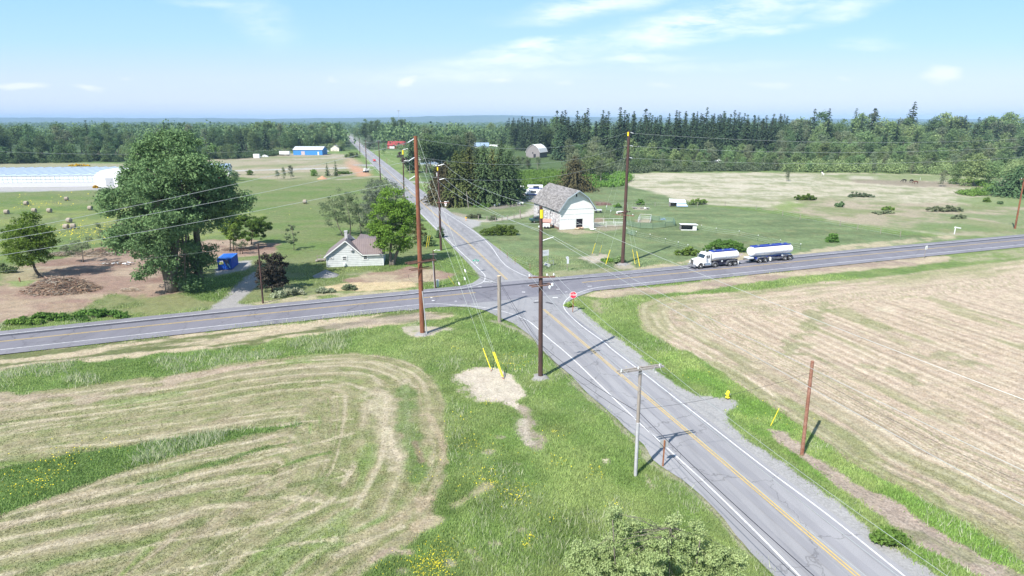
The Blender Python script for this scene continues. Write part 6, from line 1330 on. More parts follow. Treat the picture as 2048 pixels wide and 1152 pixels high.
for k in range(nb): x0 = -Lg+k*bw; mb.bar((x0+bw/2, 0, hg+.60), (x0+bw/2, dg, hg+.60), .22, .1); mb.bar((x0, 0, hg+.1), (x0, dg, hg+.1), .4, .1)
mb.build('roof_bar', m_lroof, root)
mb = MB()
for k in range(nb+1): mb.box((-Lg+k*bw, -.06, hg*.68), (.22, .1, hg*.58))
mb.build('mullion', m_trim, root)
b0 = G(240, 373); root = empty('greenhouse', (b0.x, b0.y, 0), .08, 'white barrel roofed end building of the greenhouse behind the poplar', 'greenhouse')
for k in range(2):
    pts = [(-7+k*14-3, 0), (7+k*14-3, 0), (7+k*14-3, 4)]+[(k*14-3+7*math.cos(a), 4+3.4*math.sin(a)) for a in [math.pi*j/10 for j in range(1, 10)]]+[(-7+k*14-3, 4)]
    mb = MB(); mb.prism(pts, 'Y', 0, 40); mb.build('wall', m_wht, root)
mb = MB(); mb.box((-4, -.05, 2), (3.2, .1, 3.4)); mb.build('door', m_pvc, root); mb = MB(); mb.box((10, -.05, 2), (6, .1, 3.0)); mb.build('panel', m_whroof, root)
b0 = G(432, 352); gable('shed', (b0.x, b0.y+3, 0), 12, 7, 4, 6, .2, m_wht, m_bgry, 'white shed glimpsed through the right side of the poplar'); b0 = G(428, 355); gable('shed', (b0.x+2, b0.y-5, 0), 7, 4, 2.5, 3, .2, m_redw, m_redr, 'small red shed glimpsed through the poplar')
# blue shed by the driveway
A = G(437, 540); B_ = G(463, 539); rz = math.atan2((B_-A).y, (B_-A).x); Wb = (B_-A).length*1.05; root = empty('blue_shed', A, rz, 'bright blue metal shed with torn stickers on the driveway', 'shed'); hb_ = hgt(A, 518.5)
dz_ = 4.6; mb = MB(); mb.box((Wb/2, dz_/2, hb_/2), (Wb, dz_, hb_)); mb.build('panel', m_bshed, root, bevel=.03)
mb = MB(); mb.box((Wb/2, dz_/2, hb_+.05), (Wb+.16, dz_+.16, .1)); [mb.box((Wb*(.17+.165*k), dz_/2, hb_+.13), (.08, dz_, .06)) for k in range(5)]; mb.build('roof', mat('blue_roof_sheet', (.03, .16, .60), .35), root)
mb = MB(); [mb.box((Wb*(k/7), -.03, hb_/2), (.06, .06, hb_*.96)) for k in range(8)]; [mb.box((Wb+.03, dz_*(k/6), hb_/2), (.06, .06, hb_*.96)) for k in range(7)]; mb.build('rib', m_bshed, root)
mb = MB(); mb.box((Wb*.26, -.07, hb_*.62), (.8, .02, .45)); mb.build('sticker', mat('faded_yellow_sticker', (.55, .58, .20), .7), root); mb = MB(); mb.box((Wb*.3, -.07, hb_*.80), (.6, .02, .18)); mb.build('sticker', m_trim, root)
mb = MB()
mb.add([(Wb*.52, -.08, hb_*.95), (Wb*.80, -.08, hb_*.9), (Wb*.86, -.08, hb_*.55), (Wb*.70, -.08, hb_*.35), (Wb*.56, -.08, hb_*.6)], [(0, 1, 2, 3, 4)]); mb.build('tarpaulin', mat('grey_torn_tarpaulin', (.12, .14, .22), .7, noise=.4), root)
mb = MB(); mb.add([(Wb*.70, -.095, hb_*.62), (Wb*.84, -.095, hb_*.45), (Wb*.93, -.095, hb_*.12), (Wb*.82, -.095, hb_*.2), (Wb*.74, -.095, hb_*.42)], [(0, 1, 2, 3, 4)]); mb.build('tarpaulin', mat('light_blue_tarpaulin', (.25, .55, .80), .5), root)
b0 = G(391, 556); root = empty('water_heater', b0, .2, 'small white appliance standing beside the ivy stump', 'appliance'); mb = MB(); mb.box((0, 0, .45), (.6, .6, .9)); mb.build('body', m_wht, root, bevel=.05); mb = MB(); mb.box((0, -.31, .5), (.4, .03, .5)); mb.build('door', m_trim, root)
b0 = G(404, 555); root = empty('standpipe', b0, 0, 'short white standpipe right of the white appliance', 'pipe'); mb = MB(); mb.tube([(0, 0, 0), (0, 0, .7), (.2, 0, .8)], .05, 6); mb.build('pipe', m_wht, root)
b0 = G(875.5, 574); root = empty('cable_box', b0, .2, 'pale green cable box beside the slim pole', 'utility box'); mb = MB(); mb.box((0, 0, .6), (.42, .36, 1.2)); mb.build('cabinet', mat('pale_green_plastic', (.50, .62, .55), .5), root, bevel=.04); mb = MB(); mb.box((0, 0, 1.24), (.5, .44, .1)); mb.build('lid', m_ins, root, bevel=.02)
# paddock shelters
A = G(1362, 460.5); root = empty('field_shelter', A, -.08, 'small open fronted field shelter with white roof in the paddock', 'shelter'); w_, d_, h_ = 4.0, 2.2, 1.45
mb = MB(); mb.box((w_/2, d_, h_/2-.1), (w_, .08, h_-.2)); mb.box((0, d_/2, h_/2-.05), (.08, d_-.1, h_-.1)); mb.box((w_*.98, d_/2, h_/2-.05), (.08, d_-.1, h_-.1)); mb.build('wall', m_tin, root)
mb = MB(); mb.box((w_*.72+.6, .02, h_*.45), (1.0, .08, h_*.85)); mb.box((w_/2, .02, .1), (w_, .1, .2)); mb.build('front_board', m_wht, root); mb = MB(); slab(mb, [(-.2, -.3, h_+.12), (w_+.3, -.3, h_+.05), (w_+.3, d_+.2, h_-.05), (-.2, d_+.2, h_)], .06); mb.build('roof', m_whroof, root)
A = G(1340, 413); root = empty('animal_shelter', A, -.05, 'white roofed lean shelter beside the bush behind the paddock', 'shelter'); mb = MB(); mb.box((2.6, 2.5, .9), (5, .1, 1.8)); mb.box((.1, 1.3, .8), (.1, 2.4, 1.6)); mb.build('wall', m_tin, root)
mb = MB(); slab(mb, [(-.2, -.2, 1.5), (5.2, -.2, 1.3), (5.6, 3.2, 1.9), (.2, 3.4, 2.2)], .07); mb.build('roof', m_whroof, root); mb = MB(); slab(mb, [(2.0, -.9, .2), (5.8, -.9, .2), (5.1, .2, 1.25), (2.2, .2, 1.35)], .06); mb.build('sheet', mat('pale_blue_sheet', (.38, .50, .66), .5), root)
def junk(px, w, lab, m_, seed, cat='scrap'):
    b = G(*px); R = random.Random(seed); mb = MB()
    for k in range(9): mb.box((R.uniform(-w, w), R.uniform(-.6, .6), .12+R.random()*.35), (R.uniform(.4, 1.3), R.uniform(.2, .7), R.uniform(.04, .12)), M=(Matrix.Rotation(R.random()*3, 3, 'Z') @ Matrix.Rotation(R.uniform(-.5, .5), 3, 'X')))
    o = mb.build('scrap_pile', m_); o.location = (b.x, b.y, 0); tag(o, lab, cat)
junk((1275, 417), 1.8, 'pile of grey boards near the round pen', m_tin, 1); junk((1291, 418), 1.0, 'pile of white boards right of the grey boards', m_wht, 2); junk((1240, 426), 1.4, 'white scrap lying left of the corner pole', m_wht, 3); junk((235, 529), 3., 'white rubbish and branches on the dirt under the poplar', m_wht, 4)
junk((1160, 458), .9, 'wooden crates and straw beside the barn doorway', mat('raw_wood', (.50, .36, .26), .9), 5); junk((1184, 459), .7, 'white sacks at the right corner of the barn front', m_wht, 6); junk((1327, 440), .5, 'dark trough on the grass beyond the green pen', m_bgry, 8)
b0 = G(1188, 425); root = empty('cart', b0, .1, 'small grey cart behind the right end of the barn', 'cart'); mb = MB(); mb.box((1.2, 0, .8), (2.4, 1.2, .35)); mb.build('bed', m_lroof, root); mb = MB(); [mb.lathe([(.3, -.05), (.34, 0), (.3, .05)], (x, -.65, .34), 10, 'Y') for x in (.5, 1.9)]; mb.build('wheel', m_cable, root)
b0 = G(1086, 457); root = empty('horse_trailer', b0, -.1, 'little white horse trailer with red top beside the barn wall', 'trailer'); mb = MB(); mb.box((.9, .7, 1.0), (1.9, 1.6, 1.4)); mb.build('body', m_wht, root, bevel=.08); mb = MB(); slab(mb, [(-.2, -.3, 1.75), (2.1, -.3, 1.75), (2.2, 1.6, 2.35), (-.2, 1.6, 2.35)], .08); mb.build('roof', mat('faded_red_roof', (.50, .24, .20), .7), root); mb = MB(); [mb.lathe([(.28, -.08), (.32, 0), (.28, .08)], (x, -.12, .32), 10, 'Y') for x in (.5, 1.3)]; mb.build('wheel', m_cable, root)
# ------------------------------------------------------------ vehicles
m_tw = mat('white_vehicle_paint', (.80, .81, .83), .3, spec=.5); m_tb = mat('deep_blue_paint', (.02, .045, .30), .35, spec=.5); m_chr = mat('polished_metal', (.62, .64, .67), .22, metal=.9); m_tyre2 = mat('black_rubber', (.02, .02, .022), .8)
m_rim = mat('bright_aluminium_rim', (.80, .81, .83), .4, metal=.1); m_chs = mat('dark_chassis', (.03, .03, .055), .6); m_tint = mat('tinted_glass', (.02, .035, .05), .08, spec=.8)
def wheel(root, x, y, r=.52, w=.3, side=1):
    mb = MB(); mb.lathe([(r*.66, -w/2), (r*.92, -w/2), (r, -w*.3), (r, w*.3), (r*.92, w/2), (r*.66, w/2)], (x, y, r), 20, 'Y'); t = mb.build('wheel', m_tyre2, root, smooth=False)
    mb = MB(); s = -side; mb.lathe([(r*.68, 0), (r*.66, .03), (r*.5, -.05), (r*.22, -.04), (r*.2, .06), (r*.06, .08)], (0, 0, 0), 16, 'Y'); 
    for i in range(len(mb.v)): v = mb.v[i]; mb.v[i] = (v[0]+x, y+s*(w/2-.02+v[1]), v[2]+r)
    mb.build('rim', m_rim, t)
def tank(root, x0, x1, zc, ry, rz_, stripe=True):
    """elliptical tank along x"""
    mb = MB(); n = 28; prof = [(x0, .55), (x0+.06, .82), (x0+.22, .97), (x0+.4, 1), (x1-.4, 1), (x1-.22, .97), (x1-.06, .82), (x1, .55)]; vs = []; fs = []
    for x, k in prof:
        for j in range(n): t = 6.2832*j/n; vs.append((x, math.cos(t)*ry*k, zc+math.sin(t)*rz_*k))
    for i in range(len(prof)-1):
        for j in range(n): fs.append((i*n+j, i*n+(j+1) % n, (i+1)*n+(j+1) % n, (i+1)*n+j))
    fs += [tuple(range(n)), tuple((len(prof)-1)*n+j for j in range(n-1, -1, -1))]; mb.add(vs, fs); tk = mb.build('tank', m_tw, root, smooth=False)
    mb = MB(); mb.box(((x0+x1)/2, 0, zc+rz_+.03), (x1-x0-.9, ry*.95, .14)); 
    for sy in (-1, 1): mb.box(((x0+x1)/2, sy*ry*.47, zc+rz_+.1), (x1-x0-.8, .06, .2))
    mb.build('walkway', m_tb, tk)
    mb = MB()
    for k in range(3): x = x0+(x1-x0)*(.2+.3*k); mb.lathe([(.28, 0), (.28, .12), (.16, .2), (.05, .22)], (x, 0, zc+rz_+.1), 12)
    mb.build('hatch', m_chr, tk)
    for k in range(3):
        x = x0+(x1-x0)*(.26+.24*k); mb = MB(); a = [(x, math.cos(6.2832*j/n)*ry*1.006, zc+math.sin(6.2832*j/n)*rz_*1.006) for j in range(n)]; mb.tube(a+[a[0]], .018, 4, caps=False); mb.build('seam_band', m_chr, tk)
    return tk
def logo(root, x, zc, ry, rz_, far=False):
    """faint script line and soft mauve flourish on the near side of a tank"""
    m1 = mat('grey_script_ink', (.38, .38, .50), .5); m2 = mat('mauve_flourish', (.62, .48, .66), .5); mb = MB()
    def pt(u, z): t = (z-zc)/rz_; return (x+u, -(ry*math.sqrt(max(0, 1-t*t))+.012), z)
    for k in range(9):
        u = k*.19; h_ = .13 if k in (0, 6) else .07; mb.tube([pt(u, zc+.28), pt(u+.06, zc+.28+h_), pt(u+.12, zc+.27)], .014, 4)
    mb.build('script', m1, root); mb = MB()
    for k in range(8): u = -2.7+k*.11; z = zc-.05-.05*k+.25*math.sin(k); mb.tube([pt(u, z), pt(u+.35, z+.1)], .03, 4)
    mb.build('flourish', m2, root)
HA = math.atan2(.3427, .9395)
# tanker truck heads left (towards -x of the highway), local +x is its nose
def local_root(name, px, label, cat): b = G(*px); b.z = .056; return empty(name, b, HA+math.pi, label, cat)
T = local_root('tanker_truck', (1471, 528.6), 'white tanker truck with long bonnet and blue walkway stripe on the highway', 'truck')
XL = 10.6   # nose
mb = MB(); mb.box((4.9, 0, .92), (9.8, .9, .28)); mb.box((3.6, 0, .7), (2.2, 1.9, .4)); mb.build('chassis', m_chs, T)
tk = tank(T, .15, 6.7, 2.15, 1.22, .86)
logo(tk, 2.2, 2.15, -1.22, .86)
# cab: local +y is the side nearer the camera because the truck is turned round
mb = MB(); mb.prism([(7.0, 1.0), (8.55, 1.0), (8.55, 1.95), (8.15, 2.75), (7.9, 2.92), (7.0, 2.95)], 'Y', -1.08, 1.08); cab = mb.build('cab', m_tw, T, bevel=.06)
mb = MB(); mb.prism([(8.5, .75), (10.35, .7), (10.55, 1.0), (10.5, 1.62), (10.1, 1.85), (8.5, 2.0)], 'Y', -.72, .72); mb.build('bonnet', m_tw, T, bevel=.1)
for sy in (-1, 1):
    mb = MB(); pts = [(9.35+.78*math.cos(a), .62+.78*math.sin(a)) for a in [math.pi*k/10 for k in range(11)]]; pin = [(9.35+.60*math.cos(a), .62+.60*math.sin(a)) for a in [math.pi*k/10 for k in range(10, -1, -1)]]
    mb.prism(pts+pin, 'Y', sy*.62 if sy > 0 else -1.2, 1.2 if sy > 0 else -.62); mb.build('front_fender', m_tw, T, bevel=.02)
mb = MB(); mb.box((10.56, 0, 1.32), (.08, .85, .85)); mb.build('grille', m_chs, T); mb = MB()
for k in range(6): mb.box((10.61, -.36+.144*k, 1.32), (.03, .05, .8))
mb.box((10.6, 0, 1.78), (.06, .95, .06)); mb.box((10.62, 0, .62), (.18, 2.35, .34)); mb.build('bumper', m_chr, T)
for sy in (-1, 1): mb = MB(); mb.lathe([(.02, 0), (.15, .03), (.14, .1)], (0, 0, 0), 10, 'X'); mb.v = [(v[0]+10.45, v[1]+sy*.82, v[2]+1.15) for v in mb.v]; mb.build('headlight', m_ins, T)
mb = MB(); mb.add([(8.57, -.95, 2.02), (8.57, .95, 2.02), (8.22, .88, 2.68), (8.22, -.88, 2.68)], [(0, 1, 2, 3)]); mb.build('windscreen', m_tint, T)
for sy in (-1, 1):
    mb = MB(); mb.box((7.72, sy*1.09, 2.28), (.78, .03, .6)); mb.build('side_window', m_tint, T)
    mb = MB(); mb.bar((7.72, sy*1.11, 2.0), (7.72, sy*1.11, 2.58), .05); mb.build('window_post', m_tw, T)
    mb = MB(); mb.bar((8.3, sy*1.1, 2.6), (8.35, sy*1.4, 2.55), .04); mb.box((8.35, sy*1.42, 2.25), (.08, .2, .62)); mb.build('mirror', m_chr, T)
    mb = MB(); mb.tube([(6.85, sy*1.0, .9), (6.85, sy*1.0, 3.25)], .075, 8); mb.build('exhaust_stack', m_chr, T)
    mb = MB(); mb.lathe([(.34, 6.9), (.34, 8.3)], (0, sy*.86, .72), 14, 'X'); mb.build('fuel_tank', m_chr, T)
mb = MB(); mb.box((7.9, 0, 3.0), (.3, 1.6, .14)); mb.build('roof_lamp', m_ins, T, bevel=.04)
for x in (9.35, 5.95, 2.55, 1.25):
    for sy in (-1, 1): wheel(T, x, sy*1.04, .56 if x > 7 else .54, .3 if x > 5 else .5, -sy)
for sy in (-1, 1):
    mb = MB(); pts = [(5.95+.66*math.cos(a), .5+.66*math.sin(a)) for a in [math.pi*k/8 for k in range(9)]]; mb.prism(pts+[(5.95+.6*math.cos(a), .5+.6*math.sin(a)) for a in [math.pi*k/8 for k in range(8, -1, -1)]], 'Y', min(sy*.8, sy*1.24), max(sy*.8, sy*1.24)); mb.build('fender', m_chr, T)
    mb = MB(); o1 = [(3.35, .45), (3.1, 1.0), (2.7, 1.2), (1.1, 1.2), (.7, 1.0), (.5, .45)]; i1 = [(.58, .45), (.76, .95), (1.12, 1.13), (2.68, 1.13), (3.04, .95), (3.27, .45)]; mb.prism(o1+i1, 'Y', min(sy*.8, sy*1.28), max(sy*.8, sy*1.28)); mb.build('fender', m_chr, T)
    mb = MB(); mb.box((.35, sy*1.0, .55), (.04, .5, .7)); mb.build('mud_flap', m_trim, T)
    mb = MB(); mb.bar((.5, sy*1.15, 1.35), (6.6, sy*1.15, 1.35), .06, .1); mb.build('side_rail', m_chs, T)
    mb = MB(); mb.box((4.4, sy*1.2, 1.22), (.3, .03, .3), M=Matrix.Rotation(math.pi/4, 3, 'Y')); mb.build('hazard_placard', m_ins, T)
# trailer
R2 = local_root('tank_trailer', (1577, 518.0), 'long white tank trailer with blue frame coupled behind the tanker truck', 'trailer')
mb = MB(); mb.box((4.9, 0, 1.06), (10.2, .8, .24)); mb.box((7.9, 0, .98), (2.9, 2.0, .28)); mb.box((1.5, 0, .98), (2.6, 2.0, .28)); mb.build('frame', m_tb, R2)
mb = MB(); mb.bar((9.2, 0, .85), (11.8, 0, .85), .16); mb.bar((8.6, .7, .85), (11.2, .05, .85), .12); mb.bar((8.6, -.7, .85), (11.2, -.05, .85), .12); mb.build('drawbar', m_chs, R2)
mb = MB(); mb.box((10.4, 0, 1.05), (1.3, 1.5, .3)); mb.build('hose_tray', m_lroof, R2, bevel=.05)
tk = tank(R2, .1, 10.3, 2.3, 1.22, .9); logo(tk, 4.0, 2.3, -1.22, .88)
for x in (8.6, 7.3, 2.2, .9):
    for sy in (-1, 1): wheel(R2, x, sy*1.02, .55, .5, -sy)
for sy in (-1, 1):
    for xc in (7.95, 1.55):
        mb = MB(); o1 = [(xc+1.45, .6), (xc+1.25, 1.1), (xc+.8, 1.22), (xc-.8, 1.22), (xc-1.25, 1.1), (xc-1.45, .6)]; i1 = [(xc-1.36, .6), (xc-1.18, 1.04), (xc-.78, 1.15), (xc+.78, 1.15), (xc+1.18, 1.04), (xc+1.36, .6)]; mb.prism(o1+i1, 'Y', min(sy*.78, sy*1.27), max(sy*.78, sy*1.27)); mb.build('fender', m_chr, R2)
    mb = MB(); mb.bar((5.6, sy*1.05, 1.0), (3.2, sy*1.05, .75), .12); mb.bar((5.4, sy*1.1, .62), (3.4, sy*1.1, .62), .08); mb.build('hose_pipe', m_chr, R2)
    mb = MB(); mb.box((3.3, sy*.9, .72), (1.0, .3, .55)); mb.build('cabinet', m_chs, R2); mb = MB(); mb.box((3.05, sy*1.24, 1.25), (.3, .03, .3), M=Matrix.Rotation(math.pi/4, 3, 'Y')); mb.build('hazard_placard', m_ins, R2)
    mb = MB(); mb.box((5.75, sy*.95, .62), (.05, .5, .7)); mb.build('mud_flap', m_trim, R2)
# -- smaller vehicles
def car(name, foot, rz, L_, W_, Hh, paint, label, cat='car', prof=None, lower=None):
    root = empty(name, foot, rz, label, cat); pr = prof or [(-L_/2, .35), (L_/2, .35), (L_/2, .8), (L_*.42, .95), (L_*.26, 1.0), (L_*.14, Hh), (-L_*.3, Hh), (-L_*.42, 1.0), (-L_/2, .9)]
    mb = MB(); mb.prism(pr, 'Y', -W_/2, W_/2); mb.build('body', paint, root, bevel=.06)
    if lower: mb = MB(); mb.box((0, 0, .55), (L_*.98, W_+.05, .35)); mb.build('lower_panel', lower, root)
    for sy in (-1, 1): mb = MB(); mb.box((-L_*.08, sy*(W_/2+.012), (Hh+1.0)/2), (L_*.36, .02, (Hh-1.0)*.7)); mb.build('side_window', m_tint, root)
    mb = MB(); mb.box((-L_*.08, 0, (Hh+1.0)/2), (L_*.40, W_*.9, (Hh-1.0)*.62)); mb.build('glass', m_tint, root)
    for sx in (-1, 1):
        for sy in (-1, 1): wheel(root, sx*L_*.3, sy*(W_/2-.1), .33, .22, -sy)
    for sy in (-1, 1): mb = MB(); mb.box((L_/2+.01, sy*W_*.35, .68), (.04, .3, .16)); mb.build('headlight', m_ins, root)
    return root
m_redp = mat('red_car_paint', (.45, .04, .035), .3, spec=.5); m_grp = mat('dark_green_paint', (.03, .07, .07), .35, spec=.5); m_bluep = mat('blue_car_paint', (.03, .06, .28), .35, spec=.5)
b = G(746.5, 323); car('red_car', (b.x+.8, b.y, .05), math.atan2(.956, -.2935)+math.pi, 4.6, 1.8, 1.45, m_redp, 'red car driving on the north road in the distance')
b = G(692, 277); car('white_car', (b.x, b.y, .05), math.atan2(.956, -.2935), 5., 2., 1.7, m_tw, 'tiny white car at the far end of the north road')
b = G(1069, 446); car('pickup_truck', (b.x+1.2, b.y+1.5, 0), .25, 5.2, 1.9, 1.75, m_grp, 'dark green pickup parked at the left wall of the white barn', 'pickup', prof=[(-2.6, .5), (2.6, .5), (2.6, 1.0), (1.4, 1.1), (1.0, 1.75), (-.4, 1.75), (-.55, 1.1), (-2.6, 1.1)])
b = G(1064, 391); v = car('camper_van', (b.x, b.y, 0), math.pi+.05, 5.8, 2.1, 2.0, m_tw, 'nearest blue and white camper van parked beyond the barn roof', 'van', prof=[(-2.9, .4), (2.9, .4), (2.95, 1.0), (2.2, 1.15), (1.6, 2.0), (-2.8, 2.0), (-2.9, 1.2)], lower=m_bluep); mb = MB(); mb.box((-.5, 0, 2.2), (3.6, 1.8, .45)); mb.build('roof_box', m_tw, v, bevel=.08)
b = G(1067, 385); v = car('motor_home', (b.x+.5, b.y+1, 0), math.pi, 6.4, 2.3, 2.9, m_tw, 'taller white camper with blue stripe behind the nearest van', 'van', prof=[(-3.2, .4), (3.2, .4), (3.2, 1.1), (2.5, 1.3), (2.3, 2.0), (2.9, 2.2), (2.9, 2.9), (-3.2, 2.9)]); mb = MB(); [mb.box((-.3, sy*1.165, 1.75), (5.2, .03, .4)) for sy in (-1, 1)]; mb.build('stripe', m_bluep, v)
b = G(1042, 384); car('parked_car', (b.x, b.y+1, 0), .4, 4.6, 1.8, 1.5, m_grp, 'dark car parked left of the camper vans')
b = G(1036, 379); v = empty('flatbed', (b.x, b.y+1, 0), .1, 'flat trailer with white load behind the dark parked car', 'trailer'); mb = MB(); mb.box((0, 0, .8), (6, 2.2, .2)); mb.build('deck', m_cable, v); mb = MB(); mb.box((-1.4, 0, 1.2), (1.8, 1.6, .6)); mb.build('load', m_wht, v, bevel=.08); mb = MB(); mb.box((1.6, 0, 1.15), (1.6, 1.6, .5)); mb.build('load', m_wht, v, bevel=.08); mb = MB(); [mb.lathe([(.3, -.1), (.34, 0), (.3, .1)], (x, -1.1, .34), 10, 'Y') for x in (-.5, .5)]; mb.build('wheel', m_cable, v)
b = G(652, 304); car('parked_van', (b.x, b.y, 0), 0, 5.5, 2, 2.1, m_tw, 'white van parked between the blue warehouse and the cream house', 'van'); b = G(730, 345); v = empty('tractor', (b.x+.5, b.y, 0), .8, 'small white digger on the orange soil strip', 'digger')
mb = MB(); mb.box((0, 0, 1.1), (2.4, 1.3, .7)); mb.box((-.3, 0, 1.9), (1.1, 1.1, 1.1)); mb.build('body', m_tw, v, bevel=.08); mb = MB(); [mb.lathe([(.5, -.15), (.6, 0), (.5, .15)], (x, y, .6), 12, 'Y') for x in (-.8, .9) for y in (-.8, .8)]; mb.build('wheel', m_tyre2, v); mb = MB(); mb.tube([(1.2, 0, 1.2), (2.3, 0, 2.4), (3.1, 0, 1.0)], .12, 6); mb.build('boom', m_tw, v)
# ------------------------------------------------------------ signs, hydrant, mailboxes
def text_mesh(s, size, m, parent, loc, rot, name='lettering', ext=.004):
    cu = bpy.data.curves.new(name, 'FONT'); cu.body = s; cu.size = size; cu.align_x = 'CENTER'; cu.align_y = 'CENTER'; cu.extrude = ext; cu.offset = .012*size
    to = bpy.data.objects.new(name, cu); COL.objects.link(to); dg = bpy.context.evaluated_depsgraph_get(); me = bpy.data.meshes.new_from_object(to.evaluated_get(dg)); bpy.data.objects.remove(to); me.materials.clear(); me.materials.append(m)
    o = bpy.data.objects.new(name, me); COL.objects.link(o); o.parent = parent; o.location = loc; o.rotation_euler = rot; return o
m_sred = mat('stop_sign_red', (.60, .03, .06), .45); m_sgreen = mat('street_sign_green', (.03, .36, .24), .5); m_wp = mat('brown_sign_post', (.36, .15, .075), .85, noise=.3)
def sign(name, foot, rz, hpost, label, postm=m_wp, w=.1, cat='sign'):
    b = G(*foot); r = empty(name, b, rz, label, cat); mb = MB(); mb.box((0, 0, hpost/2), (w, w, hpost)); mb.build('post', postm, r); return r
def octa(R): return [(R*math.cos(math.pi/8+math.pi/4*k), R*math.sin(math.pi/8+math.pi/4*k)) for k in range(8)]
r = sign('stop_sign', (1145.5, 624), -.05, 2.9, 'red octagonal stop sign on the gravel corner right of the crossing')
mb = MB(); mb.prism([(x, z+2.7) for x, z in octa(.56)], 'Y', -.085, -.07); pl = mb.build('plate', m_trim, r); mb = MB(); mb.prism([(x, z+2.7) for x, z in octa(.515)], 'Y', -.094, -.086); mb.build('face', m_sred, pl)
text_mesh('STOP', .40, m_trim, pl, (0, -.098, 2.7), (math.pi/2, 0, 0))
r = sign('road_sign', (1325.5, 933), .12, 2.45, 'brown wooden sign post with grey sign back beside the grey crossarm pole'); mb = MB(); mb.prism([(-.36, 1.75), (.36, 1.75), (.36, 2.4), (.27, 2.48), (-.27, 2.48), (-.36, 2.4)], 'Y', .055, .075); mb.build('plate', m_alu, r, bevel=.0)
r = sign('street_name_sign', (952, 545), .0, 2.6, 'green street name sign with small white plate at the northwest corner', m_alu, .08)
mb = MB(); mb.box((0, 0, 2.35), (1.15, .04, .26)); mb.build('name_plate', m_sgreen, r); mb = MB(); mb.box((.0, -.025, 2.35), (.7, .01, .07)); mb.build('lettering', m_trim, r); mb = MB(); mb.box((0, 0, 2.62), (.04, .9, .2)); mb.build('cross_plate', m_sgreen, r); mb = MB(); mb.box((.25, .05, 1.95), (.36, .03, .36), M=Matrix.Rotation(math.pi/4, 3, 'Y')); mb.build('small_plate', m_trim, r)
r = sign('route_sign', (1134, 541), .05, 1.6, 'pale route marker with round shield and tall plate beside the highway', m_grey, .09)
mb = MB(); mb.prism([(.0+.30*math.cos(a), 2.55+.26*math.sin(a)) for a in [6.283*k/14 for k in range(14)]], 'Y', -.06, -.04); mb.build('shield', m_lroof, r); mb = MB(); mb.prism([(.0+.15*math.cos(a), 2.55+.12*math.sin(a)) for a in [6.283*k/12 for k in range(12)]], 'Y', -.066, -.061); mb.build('number_patch', m_pvc, r)
mb = MB(); mb.box((.12, -.05, 1.85), (.42, .02, .95)); mb.build('plate', m_lroof, r)
b = G(1091, 533); r = empty('field_sign', b, .55, 'white two faced board on legs behind the dark pole', 'sign'); mb = MB(); mb.box((-.2, 0, 2.75), (1.9, .08, 1.15)); mb.build('board', m_wht, r); mb = MB(); [mb.box((-.2, -.045, 2.95-.22*k), (1.2-.3*k, .01, .06)) for k in range(2)]; mb.build('lettering', m_pvc, r)
mb = MB(); [mb.tube([(x, .04, 0), (x, .04, 3.2)], .05, 6) for x in (-1.0, .6)]; mb.bar((-1, .04, .9), (2.1, .3, .9), .06); mb.bar((2.1, .3, 0), (2.1, .3, 1.0), .08); mb.bar((.6, .04, 2.2), (2.1, .3, .95), .05); mb.build('frame', m_alu, r)
b = G(1094, 537); r = empty('yard_sign', b, .25, 'small tilted blue and white sign low in the verge beside the dark pole', 'sign'); mb = MB(); mb.box((0, 0, .75), (1.25, .06, .62), M=(Matrix.Rotation(.45, 3, 'Y') @ Matrix.Rotation(.4, 3, 'X'))); mb.build('plate', m_wht, r); mb = MB(); mb.box((-.12, -.06, .80), (.8, .03, .22), M=(Matrix.Rotation(-.3, 3, 'Y') @ Matrix.Rotation(.4, 3, 'X'))); mb.build('blue_panel', m_bluep, r); mb = MB(); mb.tube([(0, .05, 0), (0, .05, .7)], .03, 5); mb.build('stake', m_cable, r)
r = sign('speed_sign', (1848, 517), .35, 2.6, 'white sign on a thin post right of the highway verge', m_grey, .07); mb = MB(); mb.box((.05, -.05, 2.35), (.62, .02, .8)); mb.build('plate', m_trim, r); mb = MB(); mb.box((.05, -.062, 2.45), (.35, .005, .06)); mb.box((.05, -.062, 2.2), (.3, .005, .22)); mb.build('lettering', m_pvc, r)
r = sign('road_sign', (891.5, 417), -.3, 2.0, 'small red and white sign right of the north road before the cedars', m_grey, .07); mb = MB(); mb.box((0, -.05, 1.9), (.85, .02, .9)); mb.build('plate', m_trim, r); mb = MB(); mb.box((0, -.065, 1.9), (.5, .01, .4)); mb.build('red_patch', m_sred, r); mb = MB(); mb.box((0, -.05, 1.05), (.5, .02, .5)); mb.build('lower_plate', m_trim, r)
r = empty('white_signpost', G(1908.5, 468), .2, 'white post with side arm in the verge beyond the highway', 'post'); mb = MB(); mb.box((0, 0, .95), (.22, .12, 1.9)); mb.build('post', m_trim, r); mb = MB(); mb.bar((-.35, 0, 1.75), (1.7, 0, 1.45), .1, .28); mb.build('arm', m_trim, r)
m_hy = mat('hydrant_yellow', (.85, .72, .04), .4, spec=.5); b = G(1455, 797); r = empty('fire_hydrant', b, .3, 'yellow fire hydrant at the end of the gravel pull-off', 'hydrant')
mb = MB(); mb.lathe([(.19, 0), (.19, .1), (.13, .12)], (0, 0, 0), 12); mb.build('base_pipe', m_cable, r); mb = MB(); mb.lathe([(.20, .1), (.23, .13), (.23, .18), (.15, .2), (.15, .62), (.19, .64), (.19, .69), (.17, .72), (.15, .8), (.08, .88), (.04, .90), (.04, .95), (.01, .96)], (0, 0, 0), 16); mb.build('barrel', m_hy, r)
for a in (0, 2.1, 4.2): mb = MB(); d = Vector((math.cos(a), math.sin(a), 0)); mb.tube([d*.1+Vector((0, 0, .47)), d*.26+Vector((0, 0, .47))], .075, 8); mb.build('outlet', m_hy if a else m_trim, r)
